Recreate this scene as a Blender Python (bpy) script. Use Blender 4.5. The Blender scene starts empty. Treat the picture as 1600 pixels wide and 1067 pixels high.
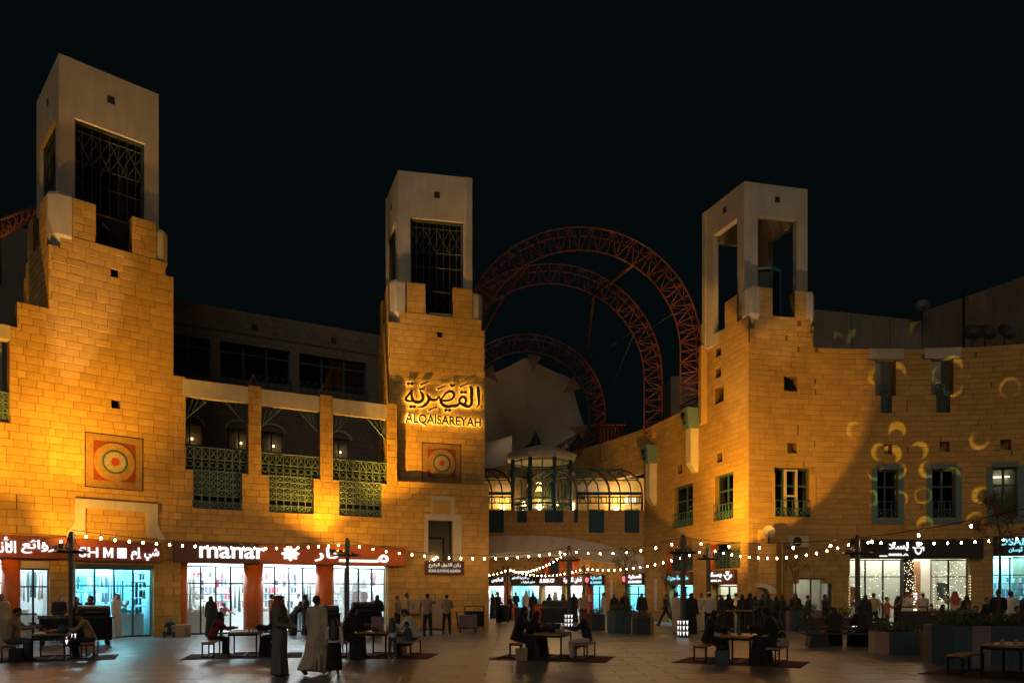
import bpy, bmesh, math, random
from mathutils import Vector, Matrix
random.seed(7)
R = math.radians
S = bpy.context.scene
C = S.collection
# ------------------------------------------------------------------ camera
F, HZ, CH = 1200.0, 922.0, 1.9            # focal length in px of a 1600 px wide frame, horizon row, eye height
cam = bpy.data.objects.new('camera', bpy.data.cameras.new('camera'))
C.objects.link(cam); S.camera = cam
cam.location = (0, 0, CH); cam.rotation_euler = (R(90), 0, 0)
cam.data.sensor_width = 36; cam.data.lens = 27.0
cam.data.shift_y = (HZ - 533.5) / 1600.0
cam.data.clip_end = 2000
# ------------------------------------------------------------------ night sky and added fill sun
W = bpy.data.worlds.new('World'); S.world = W; W.use_nodes = True
wn = W.node_tree.nodes; wl = W.node_tree.links
bg = wn['Background']
sky = wn.new('ShaderNodeTexSky'); sky.sky_type = 'NISHITA'; sky.sun_disc = False
sky.sun_elevation = R(-6); sky.sun_rotation = R(200)
add = wn.new('ShaderNodeMixRGB'); add.blend_type = 'ADD'; add.inputs[0].default_value = 1
add.inputs[2].default_value = (.016, .036, .042, 1)
wl.new(sky.outputs[0], add.inputs[1]); wl.new(add.outputs[0], bg.inputs[0])
bg.inputs[1].default_value = 0.075
sun = bpy.data.objects.new('moon', bpy.data.lights.new('moon', 'SUN')); C.objects.link(sun)  # added soft fill from the camera side
sun.data.energy = 0.28; sun.data.angle = R(40); sun.data.color = (1, .86, .7)
sun.rotation_euler = (R(58), R(8), R(-14))
S.view_settings.view_transform = 'Standard'; S.view_settings.look = 'None'
S.view_settings.exposure = 0.0; S.view_settings.gamma = 1.0; S.view_settings.use_curve_mapping = False
S.render.engine = 'CYCLES'
cy = S.cycles
cy.use_denoising = True
try: cy.denoiser = 'OPENIMAGEDENOISE'
except Exception: pass
cy.max_bounces = 6; cy.diffuse_bounces = 3; cy.glossy_bounces = 3; cy.transmission_bounces = 4
cy.transparent_max_bounces = 12; cy.sample_clamp_indirect = 3.0; cy.caustics_reflective = False; cy.caustics_refractive = False
# ------------------------------------------------------------------ materials
def M(name, col, rough=.7, metal=0, var=.18, vscale=4, bump=0, bscale=60, emit=None, es=0, rnd=0, spec=.5, sheen=0, streak=0):
    m = bpy.data.materials.new(name); m.use_nodes = True
    n = m.node_tree.nodes; l = m.node_tree.links; p = n['Principled BSDF']
    p.inputs['Roughness'].default_value = rough; p.inputs['Metallic'].default_value = metal
    p.inputs['Specular IOR Level'].default_value = spec
    c = (*col, 1)
    if sheen: p.inputs['Sheen Weight'].default_value = sheen
    if emit:
        p.inputs['Emission Color'].default_value = (*emit, 1); p.inputs['Emission Strength'].default_value = es
    if var > 0:
        tc = n.new('ShaderNodeTexCoord'); nz = n.new('ShaderNodeTexNoise'); nz.inputs['Scale'].default_value = vscale
        nz.inputs['Detail'].default_value = 6; nz.inputs['Roughness'].default_value = .65
        l.new(tc.outputs['Object'], nz.inputs['Vector'])
        mr = n.new('ShaderNodeMapRange'); mr.inputs[1].default_value = .25; mr.inputs[2].default_value = .75
        mr.inputs[3].default_value = 1 - var; mr.inputs[4].default_value = 1 + var
        l.new(nz.outputs[0], mr.inputs[0]); last = mr.outputs[0]
        if rnd:
            oi = n.new('ShaderNodeObjectInfo'); ge = n.new('ShaderNodeNewGeometry')
            ad = n.new('ShaderNodeMath'); ad.operation = 'ADD'; fr = n.new('ShaderNodeMath'); fr.operation = 'FRACT'
            l.new(oi.outputs['Random'], ad.inputs[0]); l.new(ge.outputs['Random Per Island'], ad.inputs[1]); l.new(ad.outputs[0], fr.inputs[0])
            m2 = n.new('ShaderNodeMapRange'); m2.inputs[3].default_value = 1 - rnd; m2.inputs[4].default_value = 1 + rnd
            l.new(fr.outputs[0], m2.inputs[0])
            mu = n.new('ShaderNodeMath'); mu.operation = 'MULTIPLY'; l.new(last, mu.inputs[0]); l.new(m2.outputs[0], mu.inputs[1]); last = mu.outputs[0]
        if streak:      # rain streaks and grime, long in z
            mp = n.new('ShaderNodeMapping'); mp.inputs['Scale'].default_value = (2.2, 2.2, .4); l.new(tc.outputs['Object'], mp.inputs[0])
            n3 = n.new('ShaderNodeTexNoise'); n3.inputs['Scale'].default_value = 1.6; n3.inputs['Detail'].default_value = 7; n3.inputs['Roughness'].default_value = .7; l.new(mp.outputs[0], n3.inputs['Vector'])
            m4 = n.new('ShaderNodeMapRange'); m4.inputs[1].default_value = .38; m4.inputs[2].default_value = .62; m4.inputs[3].default_value = 1 - streak; m4.inputs[4].default_value = 1.04; l.new(n3.outputs[0], m4.inputs[0])
            mu2 = n.new('ShaderNodeMath'); mu2.operation = 'MULTIPLY'; l.new(last, mu2.inputs[0]); l.new(m4.outputs[0], mu2.inputs[1]); last = mu2.outputs[0]
        vm = n.new('ShaderNodeVectorMath'); vm.operation = 'SCALE'; vm.inputs[0].default_value = col
        l.new(last, vm.inputs['Scale']); l.new(vm.outputs[0], p.inputs['Base Color'])
        if bump:
            n2 = n.new('ShaderNodeTexNoise'); n2.inputs['Scale'].default_value = bscale; n2.inputs['Detail'].default_value = 4
            l.new(tc.outputs['Object'], n2.inputs['Vector'])
            b = n.new('ShaderNodeBump'); b.inputs['Strength'].default_value = bump; b.inputs['Distance'].default_value = .02
            l.new(n2.outputs[0], b.inputs['Height']); l.new(b.outputs[0], p.inputs['Normal'])
    else:
        p.inputs['Base Color'].default_value = c
    return m
def EM(name, col, s):
    m = bpy.data.materials.new(name); m.use_nodes = True; n = m.node_tree.nodes; l = m.node_tree.links
    n.remove(n['Principled BSDF']); e = n.new('ShaderNodeEmission'); e.inputs[0].default_value = (*col, 1); e.inputs[1].default_value = s
    l.new(e.outputs[0], n['Material Output'].inputs[0]); return m
def GLASS(name, tint=(.9, .97, .97), fac=.10, rough=.03):
    m = bpy.data.materials.new(name); m.use_nodes = True; n = m.node_tree.nodes; l = m.node_tree.links
    n.remove(n['Principled BSDF']); t = n.new('ShaderNodeBsdfTransparent'); t.inputs[0].default_value = (*tint, 1)
    g = n.new('ShaderNodeBsdfGlossy'); g.inputs[1].default_value = rough
    lw = n.new('ShaderNodeLayerWeight'); fr = n.new('ShaderNodeMath'); fr.operation = 'POWER'; fr.inputs[1].default_value = 5; lw.inputs[0].default_value = .5; l.new(lw.outputs['Facing'], fr.inputs[0])
    ad = n.new('ShaderNodeMath'); ad.operation = 'MAXIMUM'; l.new(fr.outputs[0], ad.inputs[0]); ad.inputs[1].default_value = fac
    mx = n.new('ShaderNodeMixShader'); l.new(ad.outputs[0], mx.inputs[0]); l.new(t.outputs[0], mx.inputs[1]); l.new(g.outputs[0], mx.inputs[2])
    l.new(mx.outputs[0], n['Material Output'].inputs[0]); return m

m_stone = M('sandstone', (.54, .325, .085), .85, var=.13, vscale=1.1, bump=.3, bscale=38, rnd=.12, streak=.12)
m_stone2 = M('pale_sandstone', (.49, .30, .095), .85, var=.13, vscale=.9, bump=.3, bscale=34, rnd=.10, streak=.12)
m_mortar = M('mortar', (.17, .10, .03), .95, var=.2, vscale=5)
m_plaster = M('beige_plaster', (.50, .44, .35), .9, var=.14, vscale=.9, bump=.2, bscale=25, streak=.10)
m_plaster2 = M('cream_plaster', (.52, .46, .37), .9, var=.14, vscale=1.2, bump=.2, bscale=25, streak=.10)
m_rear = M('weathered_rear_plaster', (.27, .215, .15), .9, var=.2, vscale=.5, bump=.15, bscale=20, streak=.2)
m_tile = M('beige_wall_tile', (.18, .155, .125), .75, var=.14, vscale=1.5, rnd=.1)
m_grout = M('tile_grout', (.10, .08, .06), .9, var=.1)
m_teal = M('teal_paint', (.028, .085, .12), .55, var=.2, vscale=6)
m_tealpale = M('pale_teal_paint', (.10, .18, .21), .6, var=.2, vscale=5)
m_green = M('verdigris_paint', (.11, .18, .17), .55, var=.2, vscale=6)
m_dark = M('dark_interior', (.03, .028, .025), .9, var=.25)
m_black = M('black_steel', (.014, .014, .016), .45, var=.2, metal=.3)
m_grey = M('grey_steel', (.09, .09, .09), .5, metal=.4, var=.15)
m_charcoal = M('charcoal_board', (.028, .024, .023), .6, var=.12)
m_brownb = M('brown_sign_board', (.085, .032, .018), .6, var=.12)
m_redb = M('dark_red_sign_board', (.19, .035, .02), .55, var=.12)
m_orangeb = M('orange_sign_board', (.42, .09, .012), .5, var=.1)
m_orange = M('orange_column_paint', (.60, .13, .02), .45, var=.1)
m_red = M('red_truss_paint', (.15, .045, .035), .5, var=.2)
m_white = M('white_paint', (.78, .78, .77), .6, var=.05)
m_wood = M('table_wood', (.34, .19, .085), .42, var=.3, vscale=9)
m_wooddk = M('dark_wood_slat', (.05, .032, .022), .55, var=.3, vscale=9)
m_rug = M('red_rug', (.085, .018, .018), .95, var=.35, vscale=14, bump=.3, bscale=160)
m_glass = GLASS('shop_glass'); m_dkglass = GLASS('dark_window_glass', (.34, .40, .40), .09)
m_glgal = GLASS('gallery_glass', (.72, .78, .74), .10)
m_shopwhite = M('shop_white_wall', (.72, .76, .77), .6, var=.05)
m_shopcyan = M('shop_cyan_wall', (.38, .62, .72), .6, var=.08)
m_ltwarm = EM('string_bulb_glow', (1, .57, .25), 125)
m_white_e = EM('white_letter_glow', (1, .97, .98), 1.5)
m_cyan_e = EM('cyan_letter_glow', (.30, .84, 1), 1.1)
m_warm_e = EM('sconce_glow', (1, .62, .24), 9)
m_tube_e = EM('shop_tube_glow', (.80, .95, 1), 62)
m_cyantube_e = EM('cyan_shop_tube_glow', (.36, .88, 1), 85)
m_halo_e = EM('letter_back_glow', (1, .60, .13), 12)
m_tri_e = EM('lamp_base_glow', (1, .93, .88), 1.3)
m_skin = M('skin', (.30, .16, .10), .55, var=.08, vscale=30)
m_hair = M('black_hair', (.012, .010, .009), .45, var=.3, vscale=60)
m_blackcloth = M('black_cloth', (.010, .010, .012), .85, var=.25, vscale=12, bump=.5, bscale=22, sheen=.15)
m_creamcloth = M('cream_thobe_cloth', (.50, .43, .33), .85, var=.10, vscale=6, bump=.5, bscale=16)
m_whitecloth = M('white_cloth', (.66, .65, .62), .85, var=.08, vscale=6, bump=.5, bscale=16)
m_greycloth = M('grey_green_cloth', (.15, .16, .14), .85, var=.12, vscale=6, bump=.5, bscale=16)
m_redcheck = M('red_check_cloth', (.30, .075, .055), .85, var=.45, vscale=40, bump=.3, bscale=40)
m_tan = M('tan_cloth', (.34, .25, .16), .85, var=.12, vscale=8, bump=.5, bscale=20)
m_navy = M('navy_cloth', (.018, .022, .034), .85, var=.2, vscale=8, bump=.4, bscale=20)
m_jean = M('denim_cloth', (.06, .09, .13), .85, var=.2, vscale=12, bump=.3, bscale=40)
m_maroon = M('maroon_cloth', (.22, .02, .04), .8, var=.2, vscale=10, bump=.4, bscale=24)
m_pink = M('pink_cloth', (.60, .30, .30), .8, var=.1)
m_orangecl = M('orange_cloth', (.40, .11, .05), .8, var=.15)
m_shoe = M('shoe_leather', (.02, .016, .014), .5, var=.2)
m_wshoe = M('white_trainer', (.55, .55, .53), .6, var=.1)
m_leaf = M('dark_leaf', (.045, .07, .022), .6, var=.4, vscale=9, rnd=.4)
m_dryleaf = M('dry_leaf', (.20, .13, .05), .7, var=.4, vscale=9, rnd=.4)
m_bark = M('bark', (.10, .075, .05), .9, var=.3, vscale=14, bump=.5, bscale=50)
# ------------------------------------------------------------------ builders
def link(o, parent=None):
    C.objects.link(o)
    if parent is not None:
        o.parent = parent; o.matrix_parent_inverse = Matrix.Translation(parent_loc(parent)).inverted()
    return o
PLOC = {}
def parent_loc(p): return Vector(PLOC.get(p.name, (0, 0, 0)))   # meshes built in place sit at the origin
def T(name, label, cat, loc=(0, 0, 0), group=None, kind=None):
    o = bpy.data.objects.new(name, None); o.empty_display_size = .2; C.objects.link(o); o.location = loc
    PLOC[o.name] = tuple(loc); tag(o, label, cat, group, kind); return o
def tag(o, label=None, cat=None, group=None, kind=None):
    if label: o['label'] = label
    if cat: o['category'] = cat
    if group: o['group'] = group
    if kind: o['kind'] = kind
    return o
def copy_tree(o, parent=None):
    c = o.copy(); C.objects.link(c); c.parent = parent
    for ch in o.children: copy_tree(ch, c)
    return c
class MB:
    def __init__(s): s.v = []; s.f = []; s.mi = []; s.smooth = []
    def add(s, vs, fs, sm=False, mi=0):
        k = len(s.v); s.v += [tuple(v) for v in vs]
        for f in fs: s.f.append(tuple(i + k for i in f)); s.smooth.append(sm); s.mi.append(mi)
        return s
    def hexa(s, c, mi=0):   # 8 corners: bottom 0-3 ccw, top 4-7
        return s.add(c, [(3, 2, 1, 0), (4, 5, 6, 7), (0, 1, 5, 4), (1, 2, 6, 5), (2, 3, 7, 6), (3, 0, 4, 7)], mi=mi)
    def box(s, cx, cy, cz, sx, sy, sz, rz=0, mi=0):
        a, b = math.cos(rz), math.sin(rz); P = []
        for z in (-sz / 2, sz / 2):
            for x, y in ((-sx / 2, -sy / 2), (sx / 2, -sy / 2), (sx / 2, sy / 2), (-sx / 2, sy / 2)):
                P.append((cx + a * x - b * y, cy + b * x + a * y, cz + z))
        return s.hexa(P, mi)
    def tube(s, pts, r, n=6, cap=True, sm=True):
        pts = [Vector(p) for p in pts]; k = len(pts); vs = []; fs = []
        for i, p in enumerate(pts):
            t = (pts[min(i + 1, k - 1)] - pts[max(i - 1, 0)])
            if t.length < 1e-9: t = Vector((0, 0, 1))
            t.normalize()
            a = t.cross(Vector((0, 0, 1)) if abs(t.z) < .95 else Vector((1, 0, 0))).normalized(); b = t.cross(a)
            rr = r[i] if isinstance(r, (list, tuple)) else r
            for j in range(n):
                q = 2 * math.pi * j / n; vs.append(p + (a * math.cos(q) + b * math.sin(q)) * rr)
        for i in range(k - 1):
            for j in range(n):
                j2 = (j + 1) % n; fs.append((i * n + j, i * n + j2, (i + 1) * n + j2, (i + 1) * n + j))
        if cap: fs.append(tuple(range(n))[::-1]); fs.append(tuple((k - 1) * n + j for j in range(n)))
        return s.add(vs, fs, sm)
    def bar(s, a, b, w, h=None):   # square bar from a to b
        return s.tube([a, b], w * .7071, 4, True, False)
    def lathe(s, prof, c=(0, 0, 0), n=16, sm=True, a0=0, sx=1, sy=1):
        vs = []; fs = []; k = len(prof)
        for r, z in prof:
            for j in range(n):
                q = a0 + 2 * math.pi * j / n; vs.append((c[0] + r * math.cos(q) * sx, c[1] + r * math.sin(q) * sy, c[2] + z))
        for i in range(k - 1):
            for j in range(n):
                j2 = (j + 1) % n; fs.append((i * n + j, i * n + j2, (i + 1) * n + j2, (i + 1) * n + j))
        fs.append(tuple(range(n))[::-1]); fs.append(tuple((k - 1) * n + j for j in range(n)))
        return s.add(vs, fs, sm)
    def sphere(s, c, r, n=8, m=6, sz=1):
        return s.lathe([(r * math.sin(math.pi * max(.02, min(.98, i / m))), -r * sz * math.cos(math.pi * i / m)) for i in range(m + 1)], c, n)
    def mesh(s, name, mats):
        me = bpy.data.meshes.new(name); me.from_pydata(s.v, [], s.f)
        for m in (mats if isinstance(mats, (list, tuple)) else [mats]): me.materials.append(m)
        for p, sm, mi in zip(me.polygons, s.smooth, s.mi): p.use_smooth = sm; p.material_index = mi
        me.update(); return me
    def build(s, name, mats, parent=None, label=None, cat=None, group=None, kind=None):
        o = bpy.data.objects.new(name, s.mesh(name, mats)); link(o, parent); tag(o, label, cat, group, kind); return o
    def flip(s):
        s.f = [f[::-1] for f in s.f]; return s
def at(px, py, d):     # the place at depth d that the photograph shows at (px, py)
    return Vector(((px - 800) * d / F, d, CH + (HZ - py) * d / F))
def ground(px, py):
    d = CH * F / (py - HZ); return Vector(((px - 800) * d / F, d, 0))
def gx(px, d): return Vector(((px - 800) * d / F, d, 0))
class Path:
    def __init__(s, pts):
        s.p = [Vector(q) for q in pts]; s.L = [0]
        for a, b in zip(s.p, s.p[1:]): s.L.append(s.L[-1] + (b - a).length)
        s.len = s.L[-1]
    def seg(s, u):
        i = 0
        while i < len(s.p) - 2 and u > s.L[i + 1]: i += 1
        return i
    def pos(s, u):
        i = s.seg(u); t = (s.p[i + 1] - s.p[i]).normalized(); return s.p[i] + t * (u - s.L[i])
    def tan(s, u):
        i = s.seg(u); return (s.p[i + 1] - s.p[i]).normalized()
    def nrm(s, u):
        i = s.seg(u); t = s.tan(u)
        for j in (i, i + 1):
            if abs(u - s.L[j]) < 1e-4 and 0 < j < len(s.p) - 1:
                t = ((s.p[j] - s.p[j - 1]).normalized() + (s.p[j + 1] - s.p[j]).normalized()).normalized()
        return Vector((t.y, -t.x))
    def P(s, u, z, off=0):
        q = s.pos(u) + s.nrm(u) * off; return Vector((q.x, q.y, z))
    def u(s, px):
        k = (px - 800) / F; best = None
        for i in range(len(s.p) - 1):
            a = s.p[i]; t = (s.p[i + 1] - a).normalized(); den = t.x - k * t.y
            if abs(den) < 1e-9: continue
            q = (k * a.y - a.x) / den; l = s.L[i + 1] - s.L[i]
            lo = -1e9 if i == 0 else -1e-6; hi = 1e9 if i == len(s.p) - 2 else l + 1e-6
            if lo <= q <= hi:
                y = a.y + t.y * q
                if y > 1 and (best is None or abs(q - l / 2) < best[1]): best = (s.L[i] + q, abs(q - l / 2))
        return best[0]
    def z(s, px, py):
        return CH + (HZ - py) * s.pos(s.u(px)).y / F
    def rect(s, x0, x1, y0, y1, xm=None):   # photo box (y0 top, y1 bottom) -> wall rectangle (u0,u1,z0,z1)
        xm = xm if xm is not None else (x0 + x1) / 2
        return (s.u(x0), s.u(x1), s.z(xm, y1), s.z(xm, y0))
    def hx(s, mb, u0, u1, z0, z1, o0, o1, mi=0):
        n = max(1, len([1 for l in s.L if u0 + .02 < l < u1 - .02]) + 1)
        us = [u0] + [l for l in s.L if u0 + .02 < l < u1 - .02] + [u1]
        for a, b in zip(us, us[1:]):
            mb.hexa([s.P(a, z0, o1), s.P(b, z0, o1), s.P(b, z0, o0), s.P(a, z0, o0), s.P(a, z1, o1), s.P(b, z1, o1), s.P(b, z1, o0), s.P(a, z1, o0)], mi)
        return mb
def slab(path, solids, holes, thick, off=0, step=9):
    us = set(); zs = set()
    for r in list(solids) + list(holes):
        us.update((round(r[0], 4), round(r[1], 4))); zs.update((round(r[2], 4), round(r[3], 4)))
    lo = min(r[0] for r in solids); hi = max(r[1] for r in solids)
    for l in path.L[1:-1]:
        if lo < l < hi: us.add(round(l, 4))
    us = sorted(us); zs = sorted(zs)
    def merge(a):
        o = [a[0]]
        for q in a[1:]:
            if q - o[-1] > 2e-3: o.append(q)
        return o
    us = merge(us); zs = merge(zs)
    def ins(u, z):
        if not any(r[0] < u < r[1] and r[2] < z < r[3] for r in solids): return False
        return not any(r[0] < u < r[1] and r[2] < z < r[3] for r in holes)
    nu, nz = len(us) - 1, len(zs) - 1
    g = [[ins((us[i] + us[i + 1]) / 2, (zs[j] + zs[j + 1]) / 2) for j in range(nz)] for i in range(nu)]
    mb = MB(); idx = {}
    def V(i, j, k):
        key = (i, j, k)
        if key not in idx: idx[key] = len(mb.v); mb.v.append(tuple(path.P(us[i], zs[j], off - thick * k)))
        return idx[key]
    def face(*f): mb.f.append(f); mb.smooth.append(False); mb.mi.append(0)
    for i in range(nu):
        for j in range(nz):
            if not g[i][j]: continue
            face(V(i, j, 0), V(i + 1, j, 0), V(i + 1, j + 1, 0), V(i, j + 1, 0))
            face(V(i, j + 1, 1), V(i + 1, j + 1, 1), V(i + 1, j, 1), V(i, j, 1))
            if i == 0 or not g[i - 1][j]: face(V(i, j, 1), V(i, j, 0), V(i, j + 1, 0), V(i, j + 1, 1))
            if i == nu - 1 or not g[i + 1][j]: face(V(i + 1, j, 0), V(i + 1, j, 1), V(i + 1, j + 1, 1), V(i + 1, j + 1, 0))
            if j == 0 or not g[i][j - 1]: face(V(i, j, 1), V(i + 1, j, 1), V(i + 1, j, 0), V(i, j, 0))
            if j == nz - 1 or not g[i][j + 1]: face(V(i, j + 1, 0), V(i + 1, j + 1, 0), V(i + 1, j + 1, 1), V(i, j + 1, 1))
    return mb
def clip(r, solids, holes):
    out = []
    for s in solids:
        q = (max(r[0], s[0]), min(r[1], s[1]), max(r[2], s[2]), min(r[3], s[3]))
        if q[1] - q[0] > .03 and q[3] - q[2] > .03: out.append(q)
    for h in holes:
        nx = []
        for q in out:
            if h[1] <= q[0] or h[0] >= q[1] or h[3] <= q[2] or h[2] >= q[3]: nx.append(q); continue
            if h[0] > q[0]: nx.append((q[0], h[0], q[2], q[3]))
            if h[1] < q[1]: nx.append((h[1], q[1], q[2], q[3]))
            a, b = max(q[0], h[0]), min(q[1], h[1])
            if h[2] > q[2]: nx.append((a, b, q[2], h[2]))
            if h[3] < q[3]: nx.append((a, b, h[3], q[3]))
        out = [q for q in nx if q[1] - q[0] > .025 and q[3] - q[2] > .025]
    return out
BM = {}
def block_mesh(w, h, d, mat):
    key = (round(w, 3), round(h, 3), mat.name)
    if key not in BM: BM[key] = block_mb(w, h, d).mesh('stone', mat)
    return BM[key]
def block_mb(w, h, d, c=.010):
    mb = MB(); x, z = w / 2, h / 2
    vs = [(-x, .01, -z), (x, .01, -z), (x, .01, z), (-x, .01, z), (-x, -d + c, -z), (x, -d + c, -z), (x, -d + c, z), (-x, -d + c, z),
          (-x + c, -d, -z + c), (x - c, -d, -z + c), (x - c, -d, z - c), (-x + c, -d, z - c)]
    fs = [(0, 1, 5, 4), (1, 2, 6, 5), (2, 3, 7, 6), (3, 0, 4, 7), (4, 5, 9, 8), (5, 6, 10, 9), (6, 7, 11, 10), (7, 4, 8, 11), (8, 9, 10, 11)]
    return mb.add(vs, fs)
def stones(path, solids, holes, parent, mat, ch=.285, bw=.58, n_ind=300, gap=.007, d=.018, z0=0.0, seed=1, jit=.1, off=0):
    """courses of blocks: the nearest whole ones as objects, the rest joined"""
    rnd = random.Random(seed)
    lo = min(r[0] for r in solids); hi = max(r[1] for r in solids); zb = min(r[2] for r in solids); zt = max(r[3] for r in solids)
    whole = []; bits = MB()
    def put(mb, q, dd):
        w, h = q[1] - q[0], q[3] - q[2]; um = (q[0] + q[1]) / 2
        b = block_mb(w, h, dd); t = path.tan(um); nn = Vector((t.y, -t.x)); p = path.pos(um) + nn * off; zc = (q[2] + q[3]) / 2
        mb.add([(p.x + t.x * v[0] - nn.x * v[1], p.y + t.y * v[0] - nn.y * v[1], zc + v[2]) for v in b.v], b.f)
    j = int(math.floor((zb - z0) / ch)); row = 0
    while z0 + j * ch < zt:
        za, zc = z0 + j * ch + gap, z0 + (j + 1) * ch - gap
        u = lo - bw + (bw * .5 if j % 2 else 0) + rnd.uniform(-jit, jit) * bw
        while u < hi:
            w = bw * rnd.choice((1, 1, 1, .8, 1.2)) if jit else bw
            q = (u + gap, u + w - gap, za, zc)
            cl = clip(q, solids, holes)
            if len(cl) == 1 and abs(cl[0][0] - q[0]) < 1e-6 and abs(cl[0][1] - q[1]) < 1e-6 and abs(cl[0][2] - q[2]) < 1e-6 and abs(cl[0][3] - q[3]) < 1e-6:
                whole.append((q, d + rnd.uniform(-.004, .004)))
            else:
                for c in cl: put(bits, c, d)
            u += w
        j += 1
    def vis(b):
        p = path.P((b[0][0] + b[0][1]) / 2, (b[0][2] + b[0][3]) / 2)
        px = 800 + F * p.x / p.y; n = path.nrm((b[0][0] + b[0][1]) / 2); f = -(n.x * p.x + n.y * p.y) / p.length
        if px < -5 or px > 1605 or f <= 0: return 0
        return f * (b[0][1] - b[0][0]) / (p.y * p.y)
    sc = sorted(whole, key=vis, reverse=True)
    ind = [b for b in sc[:n_ind] if vis(b) > 0]; rest = [b for b in sc if b not in ind] if len(sc) <= n_ind else sc[len(ind):]
    pl = parent_loc(parent)
    for q, dd in ind:
        um = (q[0] + q[1]) / 2; p = path.P(um, (q[2] + q[3]) / 2, off); t = path.tan(um)
        o = bpy.data.objects.new('stone', block_mesh(q[1] - q[0], q[3] - q[2], d, mat)); C.objects.link(o)
        o.parent = parent; o.location = p - pl + Vector((t.y, -t.x, 0)) * (dd - d); o.rotation_euler = (0, 0, math.atan2(t.y, t.x))
    for q, dd in rest: put(bits, q, dd)
    if bits.f: bits.build('stone_courses', mat, parent, kind='stuff')
WS = bpy.data.scenes.new('workshop')      # empty scene for evaluating modifiers and lettering, removed at the end
def temp_eval(o):
    WS.collection.objects.link(o); vl = WS.view_layers[0]; vl.update(); dg = vl.depsgraph; dg.update()
    me = bpy.data.meshes.new_from_object(o.evaluated_get(dg)); bpy.data.objects.remove(o)
    return me
FORMS = {}
def arab(s):
    import unicodedata
    if not FORMS:
        for cp in range(0xFE70, 0xFEFD):
            p = unicodedata.decomposition(chr(cp)).split()
            if len(p) == 2: FORMS.setdefault(p[1], {})[p[0]] = chr(cp)
    K = '\u0640'; f = lambda c: FORMS.get('%04X' % ord(c), {}); out = []
    s = s.replace('\u0644\u0627', '\uFEFB')
    for i, c in enumerate(s):
        if c == '\uFEFB': out.append('\uFEFC' if i > 0 and '<initial>' in f(s[i - 1]) else c); continue
        if c == K: out.append(c); continue
        nx = s[i + 1] if i < len(s) - 1 else ''
        p = i > 0 and (s[i - 1] == K or '<initial>' in f(s[i - 1])) and '<final>' in f(c)
        q = nx != '' and '<initial>' in f(c) and (nx in (K, '\uFEFB') or '<final>' in f(nx))
        out.append(f(c).get('<medial>' if p and q else '<final>' if p else '<initial>' if q else '<isolated>', c))
    return ''.join(reversed(out))
def text_mesh(s, bold=.0, depth=.02, space=1.0):
    """lettering in the XY plane, scaled to the unit box"""
    cu = bpy.data.curves.new('lettering', 'FONT'); cu.body = s; cu.offset = bold; cu.extrude = depth; cu.space_character = space; cu.resolution_u = 3
    me = temp_eval(bpy.data.objects.new('lettering', cu))
    xs = [v.co.x for v in me.vertices]; ys = [v.co.y for v in me.vertices]
    x0, x1, y0, y1 = min(xs), max(xs), min(ys), max(ys)
    for v in me.vertices: v.co = ((v.co.x - x0) / (x1 - x0), (v.co.y - y0) / (y1 - y0), v.co.z)
    return me
def frame(path, u, z, off):
    t = path.tan(u); n = Vector((t.y, -t.x)); p = path.P(u, z, off)
    return Matrix(((t.x, 0, n.x, p.x), (t.y, 0, n.y, p.y), (0, 1, 0, p.z), (0, 0, 0, 1)))
def wall_mesh(name, me, path, rect, off, mat, parent):
    """stand a unit-box mesh on a wall inside the rectangle rect=(u0,u1,z0,z1)"""
    u0, u1, z0, z1 = rect; fm = frame(path, (u0 + u1) / 2, z0, off)
    me.transform(Matrix.Translation((-(u1 - u0) / 2, 0, 0)) @ Matrix.Diagonal((u1 - u0, z1 - z0, 1, 1))); me.transform(fm)
    me.materials.clear(); me.materials.append(mat)
    o = bpy.data.objects.new(name, me); link(o, parent); return o
def lamp(name, kind, loc, energy, col, parent=None, target=None, **kw):
    d = bpy.data.lights.new(name, kind); d.energy = energy; d.color = col
    for k, v in kw.items(): setattr(d, k, v)
    o = bpy.data.objects.new(name, d)
    o.location = loc
    if target is not None: o.rotation_euler = (Vector(target) - Vector(loc)).to_track_quat('-Z', 'Y').to_euler()
    link(o, parent); return o
# ------------------------------------------------------------------ plaza paving
gnd = MB(); gnd.add([(-150, -20, -.03), (150, -20, -.03), (150, 200, -.03), (-150, 200, -.03)], [(0, 1, 2, 3)])
m_pave = M('granite_paver', (.145, .152, .152), .31, var=.34, vscale=.55, bump=.12, bscale=90, rnd=.09)
m_bed = M('paver_joint', (.07, .07, .068), .9, var=.2)
plaza = gnd.build('plaza_ground', m_bed, kind='structure')
pv = []; pw, pd = 1.2, .6
for j in range(0, 92):
    for i in range(-24, 26):
        y = 9.0 + j * pd; x = i * pw + (pw / 2 if j % 2 else 0)
        if abs(x) > 5 + y * .75: continue
        pv.append((x, y))
def paver(mb, x, y, w=pw - .012, d=pd - .012, t=.03):
    z = random.uniform(-.0015, .0015)
    a, b, c, e = x - w / 2, x + w / 2, y - d / 2, y + d / 2
    return mb.add([(a, c, z), (b, c, z), (b, e, z), (a, e, z), (a, c, -t), (b, c, -t), (b, e, -t), (a, e, -t)],
                  [(0, 1, 2, 3), (4, 5, 1, 0), (5, 6, 2, 1), (6, 7, 3, 2), (7, 4, 0, 3)])
vis = [q for q in pv if q[1] > 15.5 and abs(q[0]) < q[1] * .68]
near = sorted(vis, key=lambda q: q[1])[:300]; ns = set(near)
pm = [paver(MB(), 0, 0).mesh('paver', m_pave) for k in range(3)]
for k, q in enumerate(near):
    o = bpy.data.objects.new('paver', pm[k % 3]); link(o, plaza); o.location = (q[0], q[1], 0)
mb = MB()
for q in pv:
    if q not in ns: paver(mb, *q)
mb.build('paving', m_pave, plaza, kind='stuff')
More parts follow.
